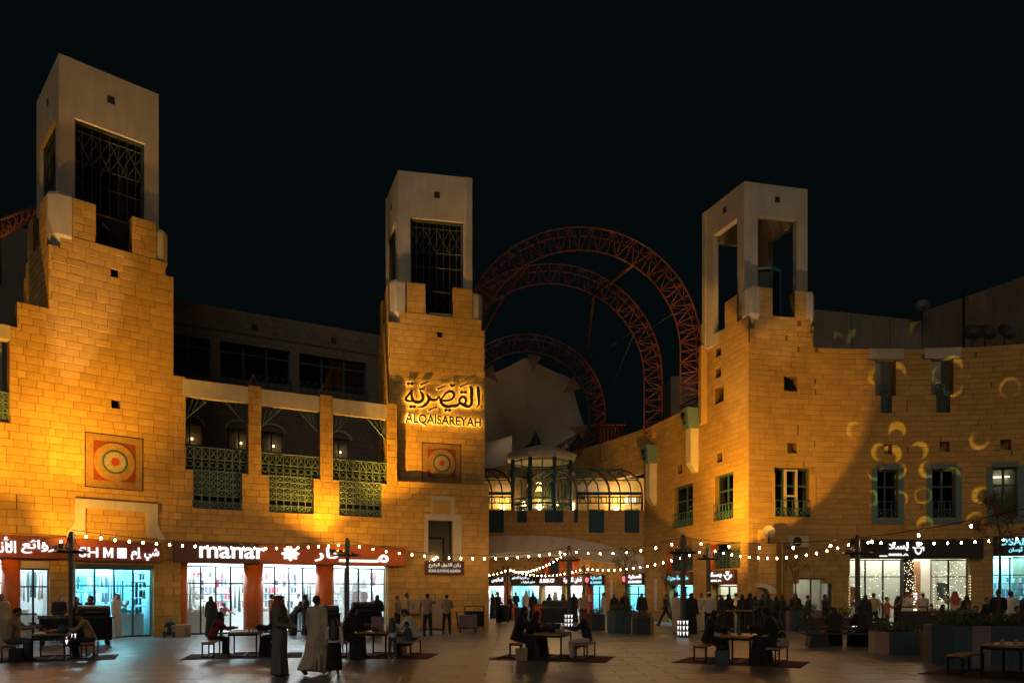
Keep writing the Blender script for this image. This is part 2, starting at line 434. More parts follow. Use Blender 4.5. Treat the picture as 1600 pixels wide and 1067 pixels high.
# ------------------------------------------------------------------ wall lines in plan (left to right, plaza side to the right of travel)
A0, A1, A2, A3 = (-20.65, 25.74), (-14.03, 31.83), (-5.5, 36.75), (-1.15, 38.05)
W1, W2, W3 = Path([A0, A1]), Path([A1, A2]), Path([A2, A3])
def smooth(pts, n=3):
    p = [Vector(q) for q in pts]; p = [p[0] * 2 - p[1]] + p + [p[-1] * 2 - p[-2]]; o = []
    for i in range(1, len(p) - 2):
        for k in range(n):
            t = k / n; o.append(.5 * (2 * p[i] + (p[i + 1] - p[i - 1]) * t + (2 * p[i - 1] - 5 * p[i] + 4 * p[i + 1] - p[i + 2]) * t * t + (3 * p[i] - p[i - 1] - 3 * p[i + 1] + p[i + 2]) * t ** 3))
    o.append(p[-2]); return o
W4 = Path(smooth([(11.7, 38), (15, 38.75), (19.5, 39.05), (23, 38.75), (26, 38.0), (29, 36.8)], 4))
W5 = Path(smooth([(-6, 63.6), (-2.1, 63), (0, 62.5), (2.3, 61), (4, 59), (5.5, 56.5), (6.6, 54.5), (7.6, 52.2), (8.7, 49.6), (9.8, 45.5), (10.75, 41.5), (11.7, 38)], 2))
def wall_disc(path, u, z, prof, mat, parent, name, n=28):
    """turned disc standing on a wall: prof = [(radius, offset)...]"""
    mb = MB(); fm = frame(path, u, z, 0); vs = []; k = len(prof)
    for r, o in prof:
        for j in range(n):
            a = 2 * math.pi * j / n; vs.append(fm @ Vector((r * math.cos(a), r * math.sin(a), o)))
    fs = [(i * n + j, i * n + (j + 1) % n, (i + 1) * n + (j + 1) % n, (i + 1) * n + j) for i in range(k - 1) for j in range(n)]
    fs.append(tuple((k - 1) * n + j for j in range(n)))
    mb.add(vs, fs); return mb.build(name, mat, parent)
m_medal = M('carved_stone', (.29, .17, .055), .85, var=.3, vscale=6, bump=.3, bscale=30)
def medallion(path, x, y, half, parent):
    u = path.u(x); z = path.z(x, y); s = half
    fr = MB()
    for a, b, c, d in ((-s * 1.4, s * 1.4, 1.36 * s, 1.4 * s), (-s * 1.4, s * 1.4, -1.4 * s, -1.36 * s), (-s * 1.4, -s * 1.36, -1.4 * s, 1.4 * s), (s * 1.36, s * 1.4, -1.4 * s, 1.4 * s)):
        path.hx(fr, u + a, u + b, z + c, z + d, .0, .03)
    med = path.hx(MB(), u - s * 1.36, u + s * 1.36, z - s * 1.36, z + s * 1.36, -.02, .022).build('medallion', m_medal, parent)
    fr.build('frame', m_black, med)
    path.hx(MB(), u - s, u + s, z - s, z + s, .0, .034).build('panel', M('orange_medallion_tile', (.23, .045, .016), .5, var=.4, vscale=14), med)
    wall_disc(path, u, z, [(s, .03), (s, .05), (s * .96, .06)], m_medal, med, 'ring')
    wall_disc(path, u, z, [(s * .62, .055), (s * .62, .07), (s * .6, .075)], m_teal, med, 'ring')
    wall_disc(path, u, z, [(s * .52, .07), (s * .52, .085)], M('mosaic_tile', (.30, .26, .17), .5, var=.95, vscale=30), med, 'ring')
    st = MB(); fm = frame(path, u, z, .09)
    for q in range(2):
        a0 = q * math.pi / 4
        st.add([fm @ Vector((s * .24 * math.cos(a0 + k * math.pi / 2), s * .24 * math.sin(a0 + k * math.pi / 2), .004 * q)) for k in range(4)], [(0, 1, 2, 3)])
    st.build('star', M('red_star_tile', (.30, .04, .02), .5), med)
def lattice(path, u0, u1, z0, z1, off, parent, mat, nx, nz, w=.03, cross=True, diag=None, name='lattice_screen'):
    mb = MB(); du, dz = (u1 - u0) / nx, (z1 - z0) / nz
    P = lambda u, z: path.P(u, z, off)
    for i in range(nx + 1): mb.bar(P(u0 + i * du, z0), P(u0 + i * du, z1), w)
    for j in range(nz + 1): mb.bar(P(u0, z0 + j * dz), P(u1, z0 + j * dz), w)
    for i in range(nx):
        for j in range(nz):
            a, b, c, d = u0 + i * du, u0 + (i + 1) * du, z0 + j * dz, z0 + (j + 1) * dz
            k = diag(i, j) if diag else 1
            if k == 1: mb.bar(P(a, c), P(b, d), w * .7); mb.bar(P(a, d), P(b, c), w * .7)
            if k == 2:
                r = min(du, dz) * .38; um, zm = (a + b) / 2, (c + d) / 2
                pts = [P(um + r * math.cos(q * math.pi / 4), zm + r * math.sin(q * math.pi / 4)) for q in range(9)]
                mb.tube(pts, w * .5, 4, False)
    return mb.build(name, mat, parent)
def offset(path, d): return Path([(path.P(l, 0, d).x, path.P(l, 0, d).y) for l in path.L])
m_latt = M('dull_lattice_paint', (.045, .06, .055), .6, var=.2)
def cap(B, Cc, A, z0, z1, opens, parent, glazed=True, hole=True):
    """plaster lantern on a tower: corners in plan, opens = front (u0,u1,zt) and side (u0,u1,zt) openings"""
    B, Cc, A = Vector(B), Vector(Cc), Vector(A); D = A + Cc - B
    mb = MB(); faces = [Path([A, B]), Path([B, Cc]), Path([Cc, D]), Path([D, A])]; fr = MB(); ho = []
    for k, p in enumerate(faces):
        a, b, zt = opens[1] if k in (0, 2) else opens[0]
        if k in (2, 3): a, b = p.len - b, p.len - a
        q = slab(p, [(0.0, p.len, z0, z1)], [(a, b, z0 + .6, zt)], .34); mb.add(q.v, q.f)
        um = (a + b) / 2; zh = zt + (z1 - zt) * .55
        if hole and k < 2: ho.append(p.hx(MB(), um - .14, um + .14, zh - .15, zh + .15, -.1, .006))
        if k in (0, 1):
            w = .05
            if glazed:
                for e in ((a, a + .09, z0 + .6, zt), (b - .09, b, z0 + .6, zt), (a, b, zt - .09, zt)): p.hx(fr, *e, -.30, -.12)
                lz = Vector
                P = lambda u, z: p.P(u, z, -.2)
                for t in (.12, .25, .37, .5, .63, .75, .88): fr.bar(P(a + (b - a) * t, z0 + .6), P(a + (b - a) * t, zt), .03)
                h = zt - z0 - .6
                for t in (.25, .5, .66, .92): fr.bar(P(a, z0 + .6 + h * t), P(b, z0 + .6 + h * t), .03)
                za, zb = z0 + .6 + h * .66, z0 + .6 + h * .92
                for t in range(4):
                    ua, ub = a + (b - a) * t / 4, a + (b - a) * (t + 1) / 4
                    fr.bar(P(ua, za), P(ub, zb), .03); fr.bar(P(ua, zb), P(ub, za), .03)
                    fr.bar(P((ua + ub) / 2, za - h * .06), P(ub, (za + zb) / 2), .024); fr.bar(P((ua + ub) / 2, zb), P(ua, (za + zb) / 2), .024)
    L = mb.build('lantern', m_plaster, parent)
    if glazed: fr.build('lattice_window', m_latt, L)
    for h_ in ho: h_.build('vent_hole', m_dark, L)
    if glazed:
        for p, (a, b, zt) in zip(faces[:2], (opens[1], opens[0])): p.hx(MB(), a, b, z0 + .6, zt, -.27, -.26).build('pane', m_dkglass, L)
        ctr = (B + D) / 2; MB().box(ctr.x, ctr.y, (z0 + z1) / 2 - 1, 1.6, 1.6, z1 - z0 - 2.2, math.atan2(Cc.y - B.y, Cc.x - B.x)).build('stair_core', m_plaster, L)
    rf = MB(); rf.hexa([(*q, z1 - .25) for q in (B, Cc, D, A)] + [(*q, z1 - .02) for q in (B, Cc, D, A)]); 
    rf.v = [(x + ((B + D).x / 2 - x) * .1, y + ((B + D).y / 2 - y) * .1, z) for x, y, z in rf.v]; rf.build('roof', m_plaster, L)
    return L
def corner_stone(p, ang, parent, z0=15.35, z1=16.95, w=.62):
    mb = MB(); w *= .95; pr = [(w * .45, z0 - .7), (w, z0), (w, z1 - .12), (w * .94, z1)]
    mb.lathe(pr, (p[0], p[1], 0), 8, False, ang + R(22.5)); mb.build('corner_stone', m_plaster2, parent)
def hole_box(path, r, parent, depth=.4, mat=None, name='vent_hole'):
    path.hx(MB(), r[0] - .03, r[1] + .03, r[2] - .03, r[3] + .03, -depth - .05, -depth).build(name, mat or m_dark, parent)
ZA, ZB, ZN, ZM = 14.86, 15.42, 15.42, 16.87      # tower body, step, notch and merlon levels
# ------------------------------------------------------------------ left tower
lt = T('sandstone_tower', 'tallest-looking sandstone tower at far left with glazed plaster lantern', 'tower', (*A1, 0))
U = W1.u
sol = [(U(-150), U(15), 0, 8.0), (U(15), U(27), 0, 11.5), (U(27), U(77), 0, 12.45), (U(77), U(271), 0, ZA), (U(94), U(259), ZA, ZB), (U(109), U(150), ZB, ZM), (U(207), U(244), ZB, ZM)]
sol = [(max(a, 0.0), min(b, W1.len), c, d) for a, b, c, d in sol]
h1, h2 = W1.rect(173, 185, 421, 433), W1.rect(174, 187, 625, 638)
holes = [h1, h2, (U(-120), U(78), 0, 3.02), (U(118), U(240), 0, 2.92)]
slab(W1, sol, holes, .5).build('wall', m_mortar, lt)
stones(W1, sol, holes, lt, m_stone, seed=1)
for h in (h1, h2): hole_box(W1, h, lt)
# left side, right side and back of the shaft
fl, frr = Vector(W1.pos(U(77))), Vector(A1); nin = -W1.nrm(1) * 4.5
LS = Path([fl + nin, fl]); ss = [(0, 4.5, 11.0, ZA), (.4, 4.1, ZA, ZB), (.8, 1.7, ZB, ZM), (2.9, 4.1, ZB, ZM)]
slab(LS, ss, [], .45).build('wall', m_mortar, lt); stones(LS, ss, [], lt, m_stone, n_ind=60, seed=2)
mb = MB(); 
for p in (Path([frr, frr + nin]), Path([frr + nin, fl + nin])): q = slab(p, [(0, p.len, 0, ZA)], [], .4); mb.add(q.v, q.f)
mb.build('wall', m_stone, lt)
q = W1.P(U(77) + .52, 0, -.46); corner_stone((q.x, q.y), R(42.6), lt, w=.6)
q = W1.P(U(259) - .28, 0, -.46); corner_stone((q.x, q.y), R(42.6), lt, 15.4, 16.7, .5)
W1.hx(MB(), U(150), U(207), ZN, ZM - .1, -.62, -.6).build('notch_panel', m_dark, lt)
gr = MB(); gr.bar(W1.P(U(151), ZN, -.3), W1.P(U(206), ZM - .2, -.3), .07); gr.bar(W1.P(U(151), ZM - .2, -.3), W1.P(U(206), ZN, -.3), .07)
gr.bar(W1.P(U(151), ZN + .04, -.3), W1.P(U(206), ZN + .04, -.3), .07); gr.bar(W1.P(U(151), ZM - .2, -.3), W1.P(U(206), ZM - .2, -.3), .07); gr.build('notch_brace', m_black, lt)
cp = Path([(-17.35, 29.4), (-14.65, 31.85)]); csd = Path([(-20.04, 32.37), (-17.35, 29.4)])
cap((-17.35, 29.4), (-14.65, 31.85), (-20.04, 32.37), 15.0, 22.45, ((cp.u(117), cp.u(227), 20.2), (csd.u(63), csd.u(87), 20.2)), lt)
medallion(W1, 179, 722, .76, lt)
# hood moulding over the second shop
hd = MB(); zt, zb = W1.z(180, 783), W1.z(180, 838)
W1.hx(hd, U(116), U(245), zt - .36, zt, .0, .14); W1.hx(hd, U(116), U(132), zb, zt - .36, .0, .138); W1.hx(hd, U(228), U(245), zb, zt - .36, .0, .138)
for s, x in ((-1, 116), (1, 245)):
    u = U(x); hd.hexa([W1.P(u, zb - .1, .136), W1.P(u + s * .35, zb - .1, .136), W1.P(u + s * .35, zb - .1, 0), W1.P(u, zb - .1, 0), W1.P(u, zb + .45, .136), W1.P(u + s * .02, zb + .45, .136), W1.P(u + s * .02, zb + .45, 0), W1.P(u, zb + .45, 0)])
hd.build('hood_moulding', m_plaster2, lt)
W1.hx(MB(), U(-60), U(16), 11.0, 11.5, -.4, .06).build('lintel', m_plaster2, lt)
lattice(W1, U(-60), U(14), 8.0, 9.1, -.12, lt, m_green, 8, 3, .05, name='balcony_rail')
W1.hx(MB(), U(-150), U(27), 7.6, 12.0, -3.1, -3.0).build('loggia_wall', m_plaster, lt)
# ------------------------------------------------------------------ arcade with balconies
ar = T('arcade_building', 'low sandstone arcade with three lattice balconies between the left towers', 'building', (*A1, 0))
U = W2.u
bays = [(290, 388, 302, 378), (408, 500, 420, 490), (520, 605, 530, 597)]
sol = [(0.0, W2.len, 0, 10.8)]
holes = [(U(283), U(606), 0, 3.05)]
for a, b, c, d in bays: holes += [(U(a), U(b), 6.95, 10.9), (U(c), U(d), 5.35, 6.951)]
slab(W2, sol, holes, .5).build('wall', m_mortar, ar)
stones(W2, sol, holes, ar, m_stone, seed=3)
for k, (a, b, c, d) in enumerate(bays):
    W2.hx(MB(), U(a) - (.0 if k else .12), U(b) + .0, 10.02, 10.72, -.34, -.06 if k else .03).build('lintel', m_plaster2, ar)
    bal = lattice(W2, U(a) + .03, U(b) - .03, 6.98, 7.95, -.1, ar, m_green, 8, 2, .04, diag=lambda i, j: 2 if j == 0 else 1, name='balcony')
    lattice(W2, U(c) + .03, U(d) - .03, 5.4, 6.98, -.1, bal, m_green, 6, 6, .05, diag=lambda i, j: 0 if j == 1 else 1)
    W2.hx(MB(), U(c), U(d), 5.36, 6.97, -.46, -.44).build('back_panel', m_dark, bal)  # added dark sheets stand for the shade behind the lattice
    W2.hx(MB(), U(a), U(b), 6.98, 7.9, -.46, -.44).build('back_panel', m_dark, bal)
    for s, x in ((1, a), (-1, b)):
        br = MB(); u = U(x)
        P = lambda du, z: W2.P(u + s * du, z, -.2)
        for q in ((.02, 9.2), (.25, 9.45), (.5, 9.7)): br.bar(P(q[0] + .02, q[1] - .05), P(q[0] + .3, 10.0), .035)
        br.bar(P(.03, 9.1), P(.03, 10.0), .04); br.bar(P(.03, 9.12), P(.9, 9.98), .05); br.build('bracket', m_teal, ar)
for x in (398, 508):      # red roof finials on the piers
    f = MB(); u = U(x); zz = 10.8
    for du in (-.24, .24): f.bar(W2.P(u + du, zz, -.2), W2.P(u, zz + .5, -.2), .06)
    f.bar(W2.P(u - .24, zz + .02, -.2), W2.P(u + .24, zz + .02, -.2), .06); f.build('finial', m_red, ar)
W2.hx(MB(), .3, W2.len, 5.1, 5.3, -5.0, -.5).build('loggia_floor', m_plaster, ar)
# upper building behind the arcade
ub = T('upper_building', 'dim beige tiled upper storey set back behind the lattice balconies', 'building', (*offset(W2, -5.6).pos(0), 0))
UB = offset(W2, -5.6); UB = Path([UB.pos(-3), UB.pos(UB.len + 3.4)])
wz = [(UB.u(x0), UB.u(x1), 12.5, 14.25) for x0, x1 in ((262, 328), (344, 453), (468, 572))]
nic = [(UB.u(x) - .55, UB.u(x) + .55, 9.0, 10.0) for x in (297, 374, 425, 530)]
top = [(0.0, UB.len, 4, 15.9)]
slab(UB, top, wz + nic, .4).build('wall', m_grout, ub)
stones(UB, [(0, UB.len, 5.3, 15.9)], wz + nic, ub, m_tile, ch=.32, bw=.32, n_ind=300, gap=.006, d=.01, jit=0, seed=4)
UB.hx(MB(), 0, UB.len, 14.72, 14.8, 0, .03).build('string_course', m_grout, ub)
for w in wz:
    wn_ = MB(); n = max(2, round((w[1] - w[0]) / 1.1))
    for i in range(n + 1): x = w[0] + (w[1] - w[0]) * i / n; UB.hx(wn_, x - .05, x + .05, w[2], w[3], -.25, -.15)
    UB.hx(wn_, w[0], w[1], w[3] - .5, w[3] - .42, -.25, -.16)
    g = wn_.build('window', m_teal, ub)
    for i in range(n): UB.hx(MB(), w[0] + (w[1] - w[0]) * i / n, w[0] + (w[1] - w[0]) * (i + 1) / n, w[2], w[3], -.21, -.2).build('pane', m_dkglass, g)
    lattice(UB, w[0], w[1], w[2] - .25, w[2] + .28, .12, ub, m_teal, max(4, n * 3), 1, .03, name='balcony_rail')
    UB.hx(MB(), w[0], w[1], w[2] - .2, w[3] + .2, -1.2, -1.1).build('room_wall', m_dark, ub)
for k, w in enumerate(nic):
    UB.hx(MB(), w[0], w[1], w[2], w[3], -.39, -.35).build('niche_wall', m_plaster2, ub)
    um = (w[0] + w[1]) / 2
    lz = MB(); lz.sphere(UB.P(um + .1, 9.3, -.12), .05); l = lz.build('wall_lamp', m_warm_e, ub)
    UB.hx(MB(), um - .03, um + .03, w[2], w[3], -.2, -.14).build('mullion', m_black, ub)
    fan = MB()
    for q in range(7):
        a = math.pi * q / 6; b = math.pi * (q + 1) / 6
        if q < 6: fan.hexa([UB.P(um + .62 * math.cos(a), 9.95 + .4 * math.sin(a), .06), UB.P(um + .62 * math.cos(b), 9.95 + .4 * math.sin(b), .06), UB.P(um + .62 * math.cos(b), 9.95 + .4 * math.sin(b), .0), UB.P(um + .62 * math.cos(a), 9.95 + .4 * math.sin(a), 0),
                            UB.P(um + .72 * math.cos(a), 9.95 + .5 * math.sin(a), .06), UB.P(um + .72 * math.cos(b), 9.95 + .5 * math.sin(b), .06), UB.P(um + .72 * math.cos(b), 9.95 + .5 * math.sin(b), 0), UB.P(um + .72 * math.cos(a), 9.95 + .5 * math.sin(a), 0)])
    fan.build('arch_trim', m_plaster2, ub)
for x in (398, 521): UB.hx(MB(), UB.u(x) - .14, UB.u(x) + .14, 15.05, 15.33, 0, .02).build('vent_hole', m_dark, ub)
# ------------------------------------------------------------------ middle tower
mt = T('sandstone_tower', 'sandstone tower with glowing calligraphy sign left of the red steel arches', 'tower', (*A2, 0))
U = W3.u
low = [(0.0, W3.len, 0, 7.15)]
wh = [W3.rect(669, 707, 813, 876)]
slab(W3, low, wh, .9).build('wall', m_mortar, mt); stones(W3, low, wh, mt, m_stone, seed=5)
W3U = offset(W3, -.42); W3U = Path([W3U.pos(-.32), W3U.pos(W3U.len - .1)]); U = W3U.u
sol = [(0.0, W3U.len, 7.0, ZA), (U(624), U(752), ZA, ZB), (U(636), U(665), ZB, ZM), (U(708), U(738), ZB, ZM)]
hh = [W3U.rect(683, 691, 519, 527)]
slab(W3U, sol, hh, .5).build('wall', m_mortar, mt); stones(W3U, sol, hh, mt, m_stone, seed=6)
hole_box(W3U, hh[0], mt)
ctr = W3U.pos(0); nin = -W3U.nrm(.5) * 4.3
LS = Path([ctr + nin, ctr]); ss = [(0, LS.len, 5.5, ZA), (.4, 3.9, ZA, ZB), (.8, 1.6, ZB, ZM), (2.7, 3.9, ZB, ZM)]
slab(LS, ss, [], .45).build('wall', m_mortar, mt); stones(LS, ss, [], mt, m_stone, n_ind=40, seed=7)
e = W3U.pos(W3U.len); mb = MB()
for p in (Path([e, e + nin]), Path([e + nin, ctr + nin])): q = slab(p, [(0, p.len, 0, ZA)], [], .4); mb.add(q.v, q.f)
p = Path([Vector(A3), Vector(A3) + nin * 1.4]); q = slab(p, [(0, p.len, 0, 7.1)], [], .4); mb.add(q.v, q.f)
mb.build('wall', m_stone, mt)
mb = MB(); W3.hx(mb, 0, W3.len, 6.9, 7.12, -.9, -.05); mb.build('ledge', m_stone, mt)
q = W3U.P(.56, 0, -.46); corner_stone((q.x, q.y), R(16.6), mt, 15.4, 16.95, .55)
q = W3U.P(W3U.len - .5, 0, -.46); corner_stone((q.x, q.y), R(16.6), mt, 15.4, 16.7, .5)
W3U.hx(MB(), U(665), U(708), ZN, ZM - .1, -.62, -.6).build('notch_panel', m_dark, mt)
gr = MB(); a, b = U(666), U(707)
for s0, s1 in (((a, ZN), (b, ZM - .2)), ((a, ZM - .2), (b, ZN)), ((a, ZN + .04), (b, ZN + .04)), ((a, ZM - .2), (b, ZM - .2))): gr.bar(W3U.P(*s0, -.3), W3U.P(*s1, -.3), .07)
gr.build('notch_brace', m_black, mt)
cp = Path([(-5.58, 37.6), (-1.98, 38.33)]); csd = Path([(-6.68, 40.6), (-5.58, 37.6)])
cap((-5.58, 37.6), (-1.98, 38.33), (-6.68, 40.6), 15.0, 22.45, ((cp.u(641), cp.u(724), 20.2), (csd.u(604.5), csd.u(618), 20.2)), mt)
medallion(W3U, 690, 724, .70, mt)
# stepped niche window
U = W3.u; fr = MB(); Z = lambda y: W3.z(690, y)
for x0, x1, y0, y1 in ((663, 669, 803, 876), (707, 721, 803, 876), (669, 707, 803, 813), (673, 710, 775, 803)): W3.hx(fr, U(x0), U(x1), Z(y1), Z(y0), -.06, .045)
fr.build('window_surround', m_plaster, mt)
W3.hx(MB(), U(677), U(704), Z(803), Z(782), -.02, .06).build('panel', m_stone, mt)
nb = MB(); W3.hx(nb, U(669), U(707), Z(876), Z(813), -.85, -.8); nb.build('niche_wall', m_tan, mt)
fr = MB()
for x0, x1, y0, y1 in ((669, 671, 813, 876), (694, 697, 840, 876), (705, 707, 813, 876), (671, 694, 838, 841)): W3.hx(fr, U(x0), U(x1), Z(y1), Z(y0), -.5, -.42)
wf = fr.build('window', m_black, mt); W3.hx(MB(), U(671), U(705), Z(876), Z(813), -.47, -.46).build('pane', m_glass, wf)
l = MB().sphere(W3.P(U(682), Z(873), -.66), .05).build('niche_lamp', EM('niche_glow', (1, .66, .3), 70), mt)
for x0, x1, y0, y1 in ((636, 655, 935, 958), (657, 691, 933, 985)):   # electrical cabinets
    u0, u1, z0, z1 = U(x0), U(x1), max(.05, W3.z(670, y1)), W3.z(670, y0)
    c = T('utility_cabinet', 'small tan cabinet fixed high on the tower wall' if x0 == 636 else 'tall tan cabinet door set against the tower wall', 'cabinet', W3.P((u0 + u1) / 2, z0))
    W3.hx(MB(), u0, u1, z0, z1, .02, .2).build('body', m_tan, c)
    for a, b in (((u0, (u0 + u1) / 2 - .01), 0), (((u0 + u1) / 2 + .01, u1), 1)): W3.hx(MB(), a[0] + .02, a[1] - .02, z0 + .03, z1 - .03, .2, .215).build('door', m_tan, c)
    W3.hx(MB(), (u0 + u1) / 2 - .05, (u0 + u1) / 2 - .02, (z0 + z1) / 2 - .08, (z0 + z1) / 2 + .08, .215, .24).build('handle', m_black, c)
# ------------------------------------------------------------------ right building: curved front
rb = T('sandstone_building', 'curved sandstone building on the right with crescent light pattern', 'building', (*W4.pos(8), 0))
U = W4.u; zt = 14.15
ups = [(1357, 1412, 1368, 1400, 1376, 1394), (1445, 1502, 1455, 1490, 1463, 1485)]
sol = [(0.0, W4.len, 0, zt), (U(1172), U(1270), zt, ZA), (U(1178), U(1266), ZA, 15.6), (U(1180), U(1207), 15.6, 16.95), (U(1242), U(1264), 15.6, 16.95)]
holes = []
for a, b, c, d, e, f in ups:
    zb1, zb2 = W4.z(c, 617), W4.z(c, 645)
    holes += [(U(a), U(b), zt - .55, zt + .01), (U(c), U(d), zb1, zt - .549), (U(e), U(f), zb2, zb1 + .001)]
wins = [(1210, 1265), (1370, 1403), (1456, 1493), (1551, 1590)]
wz0, wz1 = 5.62, 8.05
for a, b in wins: holes.append((U(a), U(b), wz0, wz1))
sq = [W4.rect(1225, 1246, 588, 611), W4.rect(1230, 1245, 692, 708), W4.rect(1381, 1394, 694, 709), W4.rect(1468, 1484, 690, 706), W4.rect(1563, 1580, 687, 703)]
holes += sq
sd = (U(1328), U(1515)); so = (U(1552), U(1640)); sw = (U(1240), U(1300))
holes += [(*sd, 0, W4.z(1420, 872)), (*so, 0, W4.z(1580, 868)), (*sw, .75, 2.25), (sw[0] + .3, sw[1] - .35, 2.25, 2.52)]
slab(W4, sol, holes, .5).build('wall', m_mortar, rb)
stones(W4, sol, holes, rb, m_stone2, ch=.262, bw=.85, seed=8, gap=.006)
for q in sq: hole_box(W4, q, rb, mat=m_dark if q is sq[0] else m_stone2)
hx2 = [h for h in holes]
for a, b, c, d, e, f in ups:
    W4.hx(MB(), U(a), U(b), zt - .5, zt + .02, -.4, .03).build('lintel', m_plaster2, rb)
    lattice(W4, U(e) + .02, U(f) - .02, W4.z(c, 645) + .02, W4.z(c, 600), -.12, rb, m_teal, 3, 4, .035, name='balcony')
    W4.hx(MB(), U(c) - .3, U(d) + .3, 9.9, zt, -2.5, -2.4).build('loggia_wall', m_plaster, rb)
m_surr = m_tealpale
def window(path, a, b, z0, z1, parent, surround=True, lit=None, nm=2, rail=True, steps=False):
    w = MB(); n = nm
    for i in range(n + 1): x = a + (b - a) * i / n; path.hx(w, max(a, x - .05), min(b, x + .05), z0, z1, -.34, -.24)
    path.hx(w, a, b, z1 - .09, z1, -.345, -.235); path.hx(w, a, b, z0 + (z1 - z0) * .62, z0 + (z1 - z0) * .66, -.335, -.245)
    o = w.build('window', m_teal, parent)
    for i in range(n): path.hx(MB(), a + (b - a) * i / n, a + (b - a) * (i + 1) / n, z0, z1, -.3, -.29).build('pane', m_dkglass if lit is None else m_glgal, o)
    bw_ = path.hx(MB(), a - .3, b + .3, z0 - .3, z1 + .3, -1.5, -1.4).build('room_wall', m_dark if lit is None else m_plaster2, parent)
    if surround:
        s = MB()
        for r in ((a - .28, a, z0 - .1, z1 + .02), (b, b + .28, z0 - .1, z1 + .02), (a - .05, b + .05, z1 + .02, z1 + .26), (a - .28, b + .28, z0 - .36, z0 - .1)): path.hx(s, *r, -.05, .05)
        s.build('window_surround', m_surr, parent)
    if rail:
        rl = lattice(path, a + .02, b - .02, z0 - .02, z0 + .78, .07, parent, m_teal, max(3, int((b - a) / .28)), 2, .035, diag=lambda i, j: 1 if j == 0 else 0, name='balcony_rail')
    return o
window(W4, U(1210), U(1265), wz0, wz1, rb, False, nm=3)
s = MB(); a, b = U(1210), U(1265)
for r in ((a - .12, a, wz0, wz1 - .3), (b, b + .3, wz0, wz1 - .3), (b, b + .16, wz1 - .3, wz1 - .02)): W4.hx(s, *r, -.05, .06)
s.build('window_surround', m_stone2, rb)
s = MB(); W4.hx(s, U(1228), U(1231), wz0 + .02, wz1 - .06, -.2, -.1); W4.hx(s, U(1245), U(1248), wz0 + .02, wz1 - .06, -.2, -.1); W4.hx(s, U(1228), U(1248), wz0 + 1.0, wz0 + 1.08, -.21, -.11); W4.hx(s, U(1228), U(1248), wz1 - .14, wz1 - .06, -.21, -.11); s.build('inner_frame', m_plaster2, rb)
window(W4, U(1370), U(1403), wz0, wz1, rb); window(W4, U(1456), U(1493), wz0, wz1, rb); window(W4, U(1551), U(1590), wz0, wz1, rb, lit=1)
l = MB(); W4.hx(l, U(1562), U(1590), wz1 - .35, wz1 - .3, -1.3, -1.1); l.build('ceiling_light', EM('office_glow', (1, .86, .62), 5), rb)
# ground-floor window with stepped head
fr = MB()
for x0, x1, z0, z1 in ((sw[0], sw[1], .72, .78), (sw[0], sw[0] + .06, .75, 2.25), (sw[1] - .06, sw[1], .75, 2.25), (sw[0] + .3, sw[1] - .35, 2.46, 2.52), ((sw[0] + sw[1]) / 2, (sw[0] + sw[1]) / 2 + .05, .78, 2.46)): W4.hx(fr, x0, x1, z0, z1, -.3, -.2)
o = fr.build('window', m_black, rb); W4.hx(MB(), sw[0], sw[1], .75, 2.5, -.26, -.25).build('pane', m_glass, o)
rm = MB(); W4.hx(rm, sw[0] - .3, sw[1] + .6, .0, 2.9, -4.1, -4.0); W4.hx(rm, (sw[0] + sw[1]) / 2, sw[1] + .6, .0, 2.9, -2.6, -2.5); rm.build('room_wall', m_plaster2, rb)
rm = MB(); W4.hx(rm, sw[0] - .3, sw[1] + .6, 2.9, 3.0, -4.1, -.5); rm.build('room_ceiling', m_plaster2, rb)
rm = MB(); W4.hx(rm, sw[0], sw[0] + .9, 2.05, 2.12, -3.9, -3.8); W4.hx(rm, sw[0] + .5, sw[1], 2.84, 2.88, -1.6, -1.2); rm.build('ceiling_light', EM('room_glow', (1, .92, .80), 16), rb)
# ------------------------------------------------------------------ right building: wing towards the passage with its open tower
rw = T('sandstone_wing', 'brightly floodlit sandstone wing and open-topped tower right of the passage', 'building', (*W5.pos(W5.len), 0))
U = W5.u; um = U(1008); ue = W5.len; u90 = U(1092)
sol = [(um, u90, 0, 12.4), (u90, ue, 0, ZA), (u90 + .1, ue - .05, ZA, 15.5), (U(1095), U(1110), 15.5, 16.6), (U(1133), U(1151), 15.5, 16.9)]
holes = [W5.rect(1118, 1127, 543, 557), W5.rect(1118, 1127, 574, 590), W5.rect(1117, 1131, 604, 629), W5.rect(1120, 1129, 707, 722), W5.rect(1058, 1066, 726, 740)]
sq = list(holes)
w5w = [(U(1117), U(1146), 5.62, 8.0), (U(1053), U(1083), 5.62, 8.0)]; holes += w5w
lows = [(U(1110), U(1157)), (U(1046), U(1083))]
lz0, lz1 = 3.05, 4.35
holes += [(a, b, lz0, lz1) for a, b in lows]
w5s = [(U(1113), U(1152)), (U(1047), U(1083))]
holes += [(a, b, 0, 2.2) for a, b in w5s]
slab(W5, sol, holes, .5).build('wall', m_mortar, rw)
stones(W5, sol, holes, rw, m_stone2, ch=.275, bw=.8, seed=9, gap=.006)
for q in sq: hole_box(W5, q, rw, .45)
for a, b, z0, z1 in w5w: window(W5, a, b, z0, z1, rw, False)
for a, b in lows:
    lattice(W5, a + .02, b - .02, lz0, lz0 + .85, -.1, rw, m_teal, 8, 2, .04, name='balcony_rail')
    W5.hx(MB(), a - .1, b + .1, lz0 - .1, lz1 + .1, -1.3, -1.2).build('loggia_wall', m_plaster, rw)
    mb = MB(); p = W5.P(a - .1, 0, -.12); mb.lathe([(.28, lz0 - .1), (.28, lz1 + .1)], (p.x, p.y, 0), 14); mb.build('column', m_orange, rw)
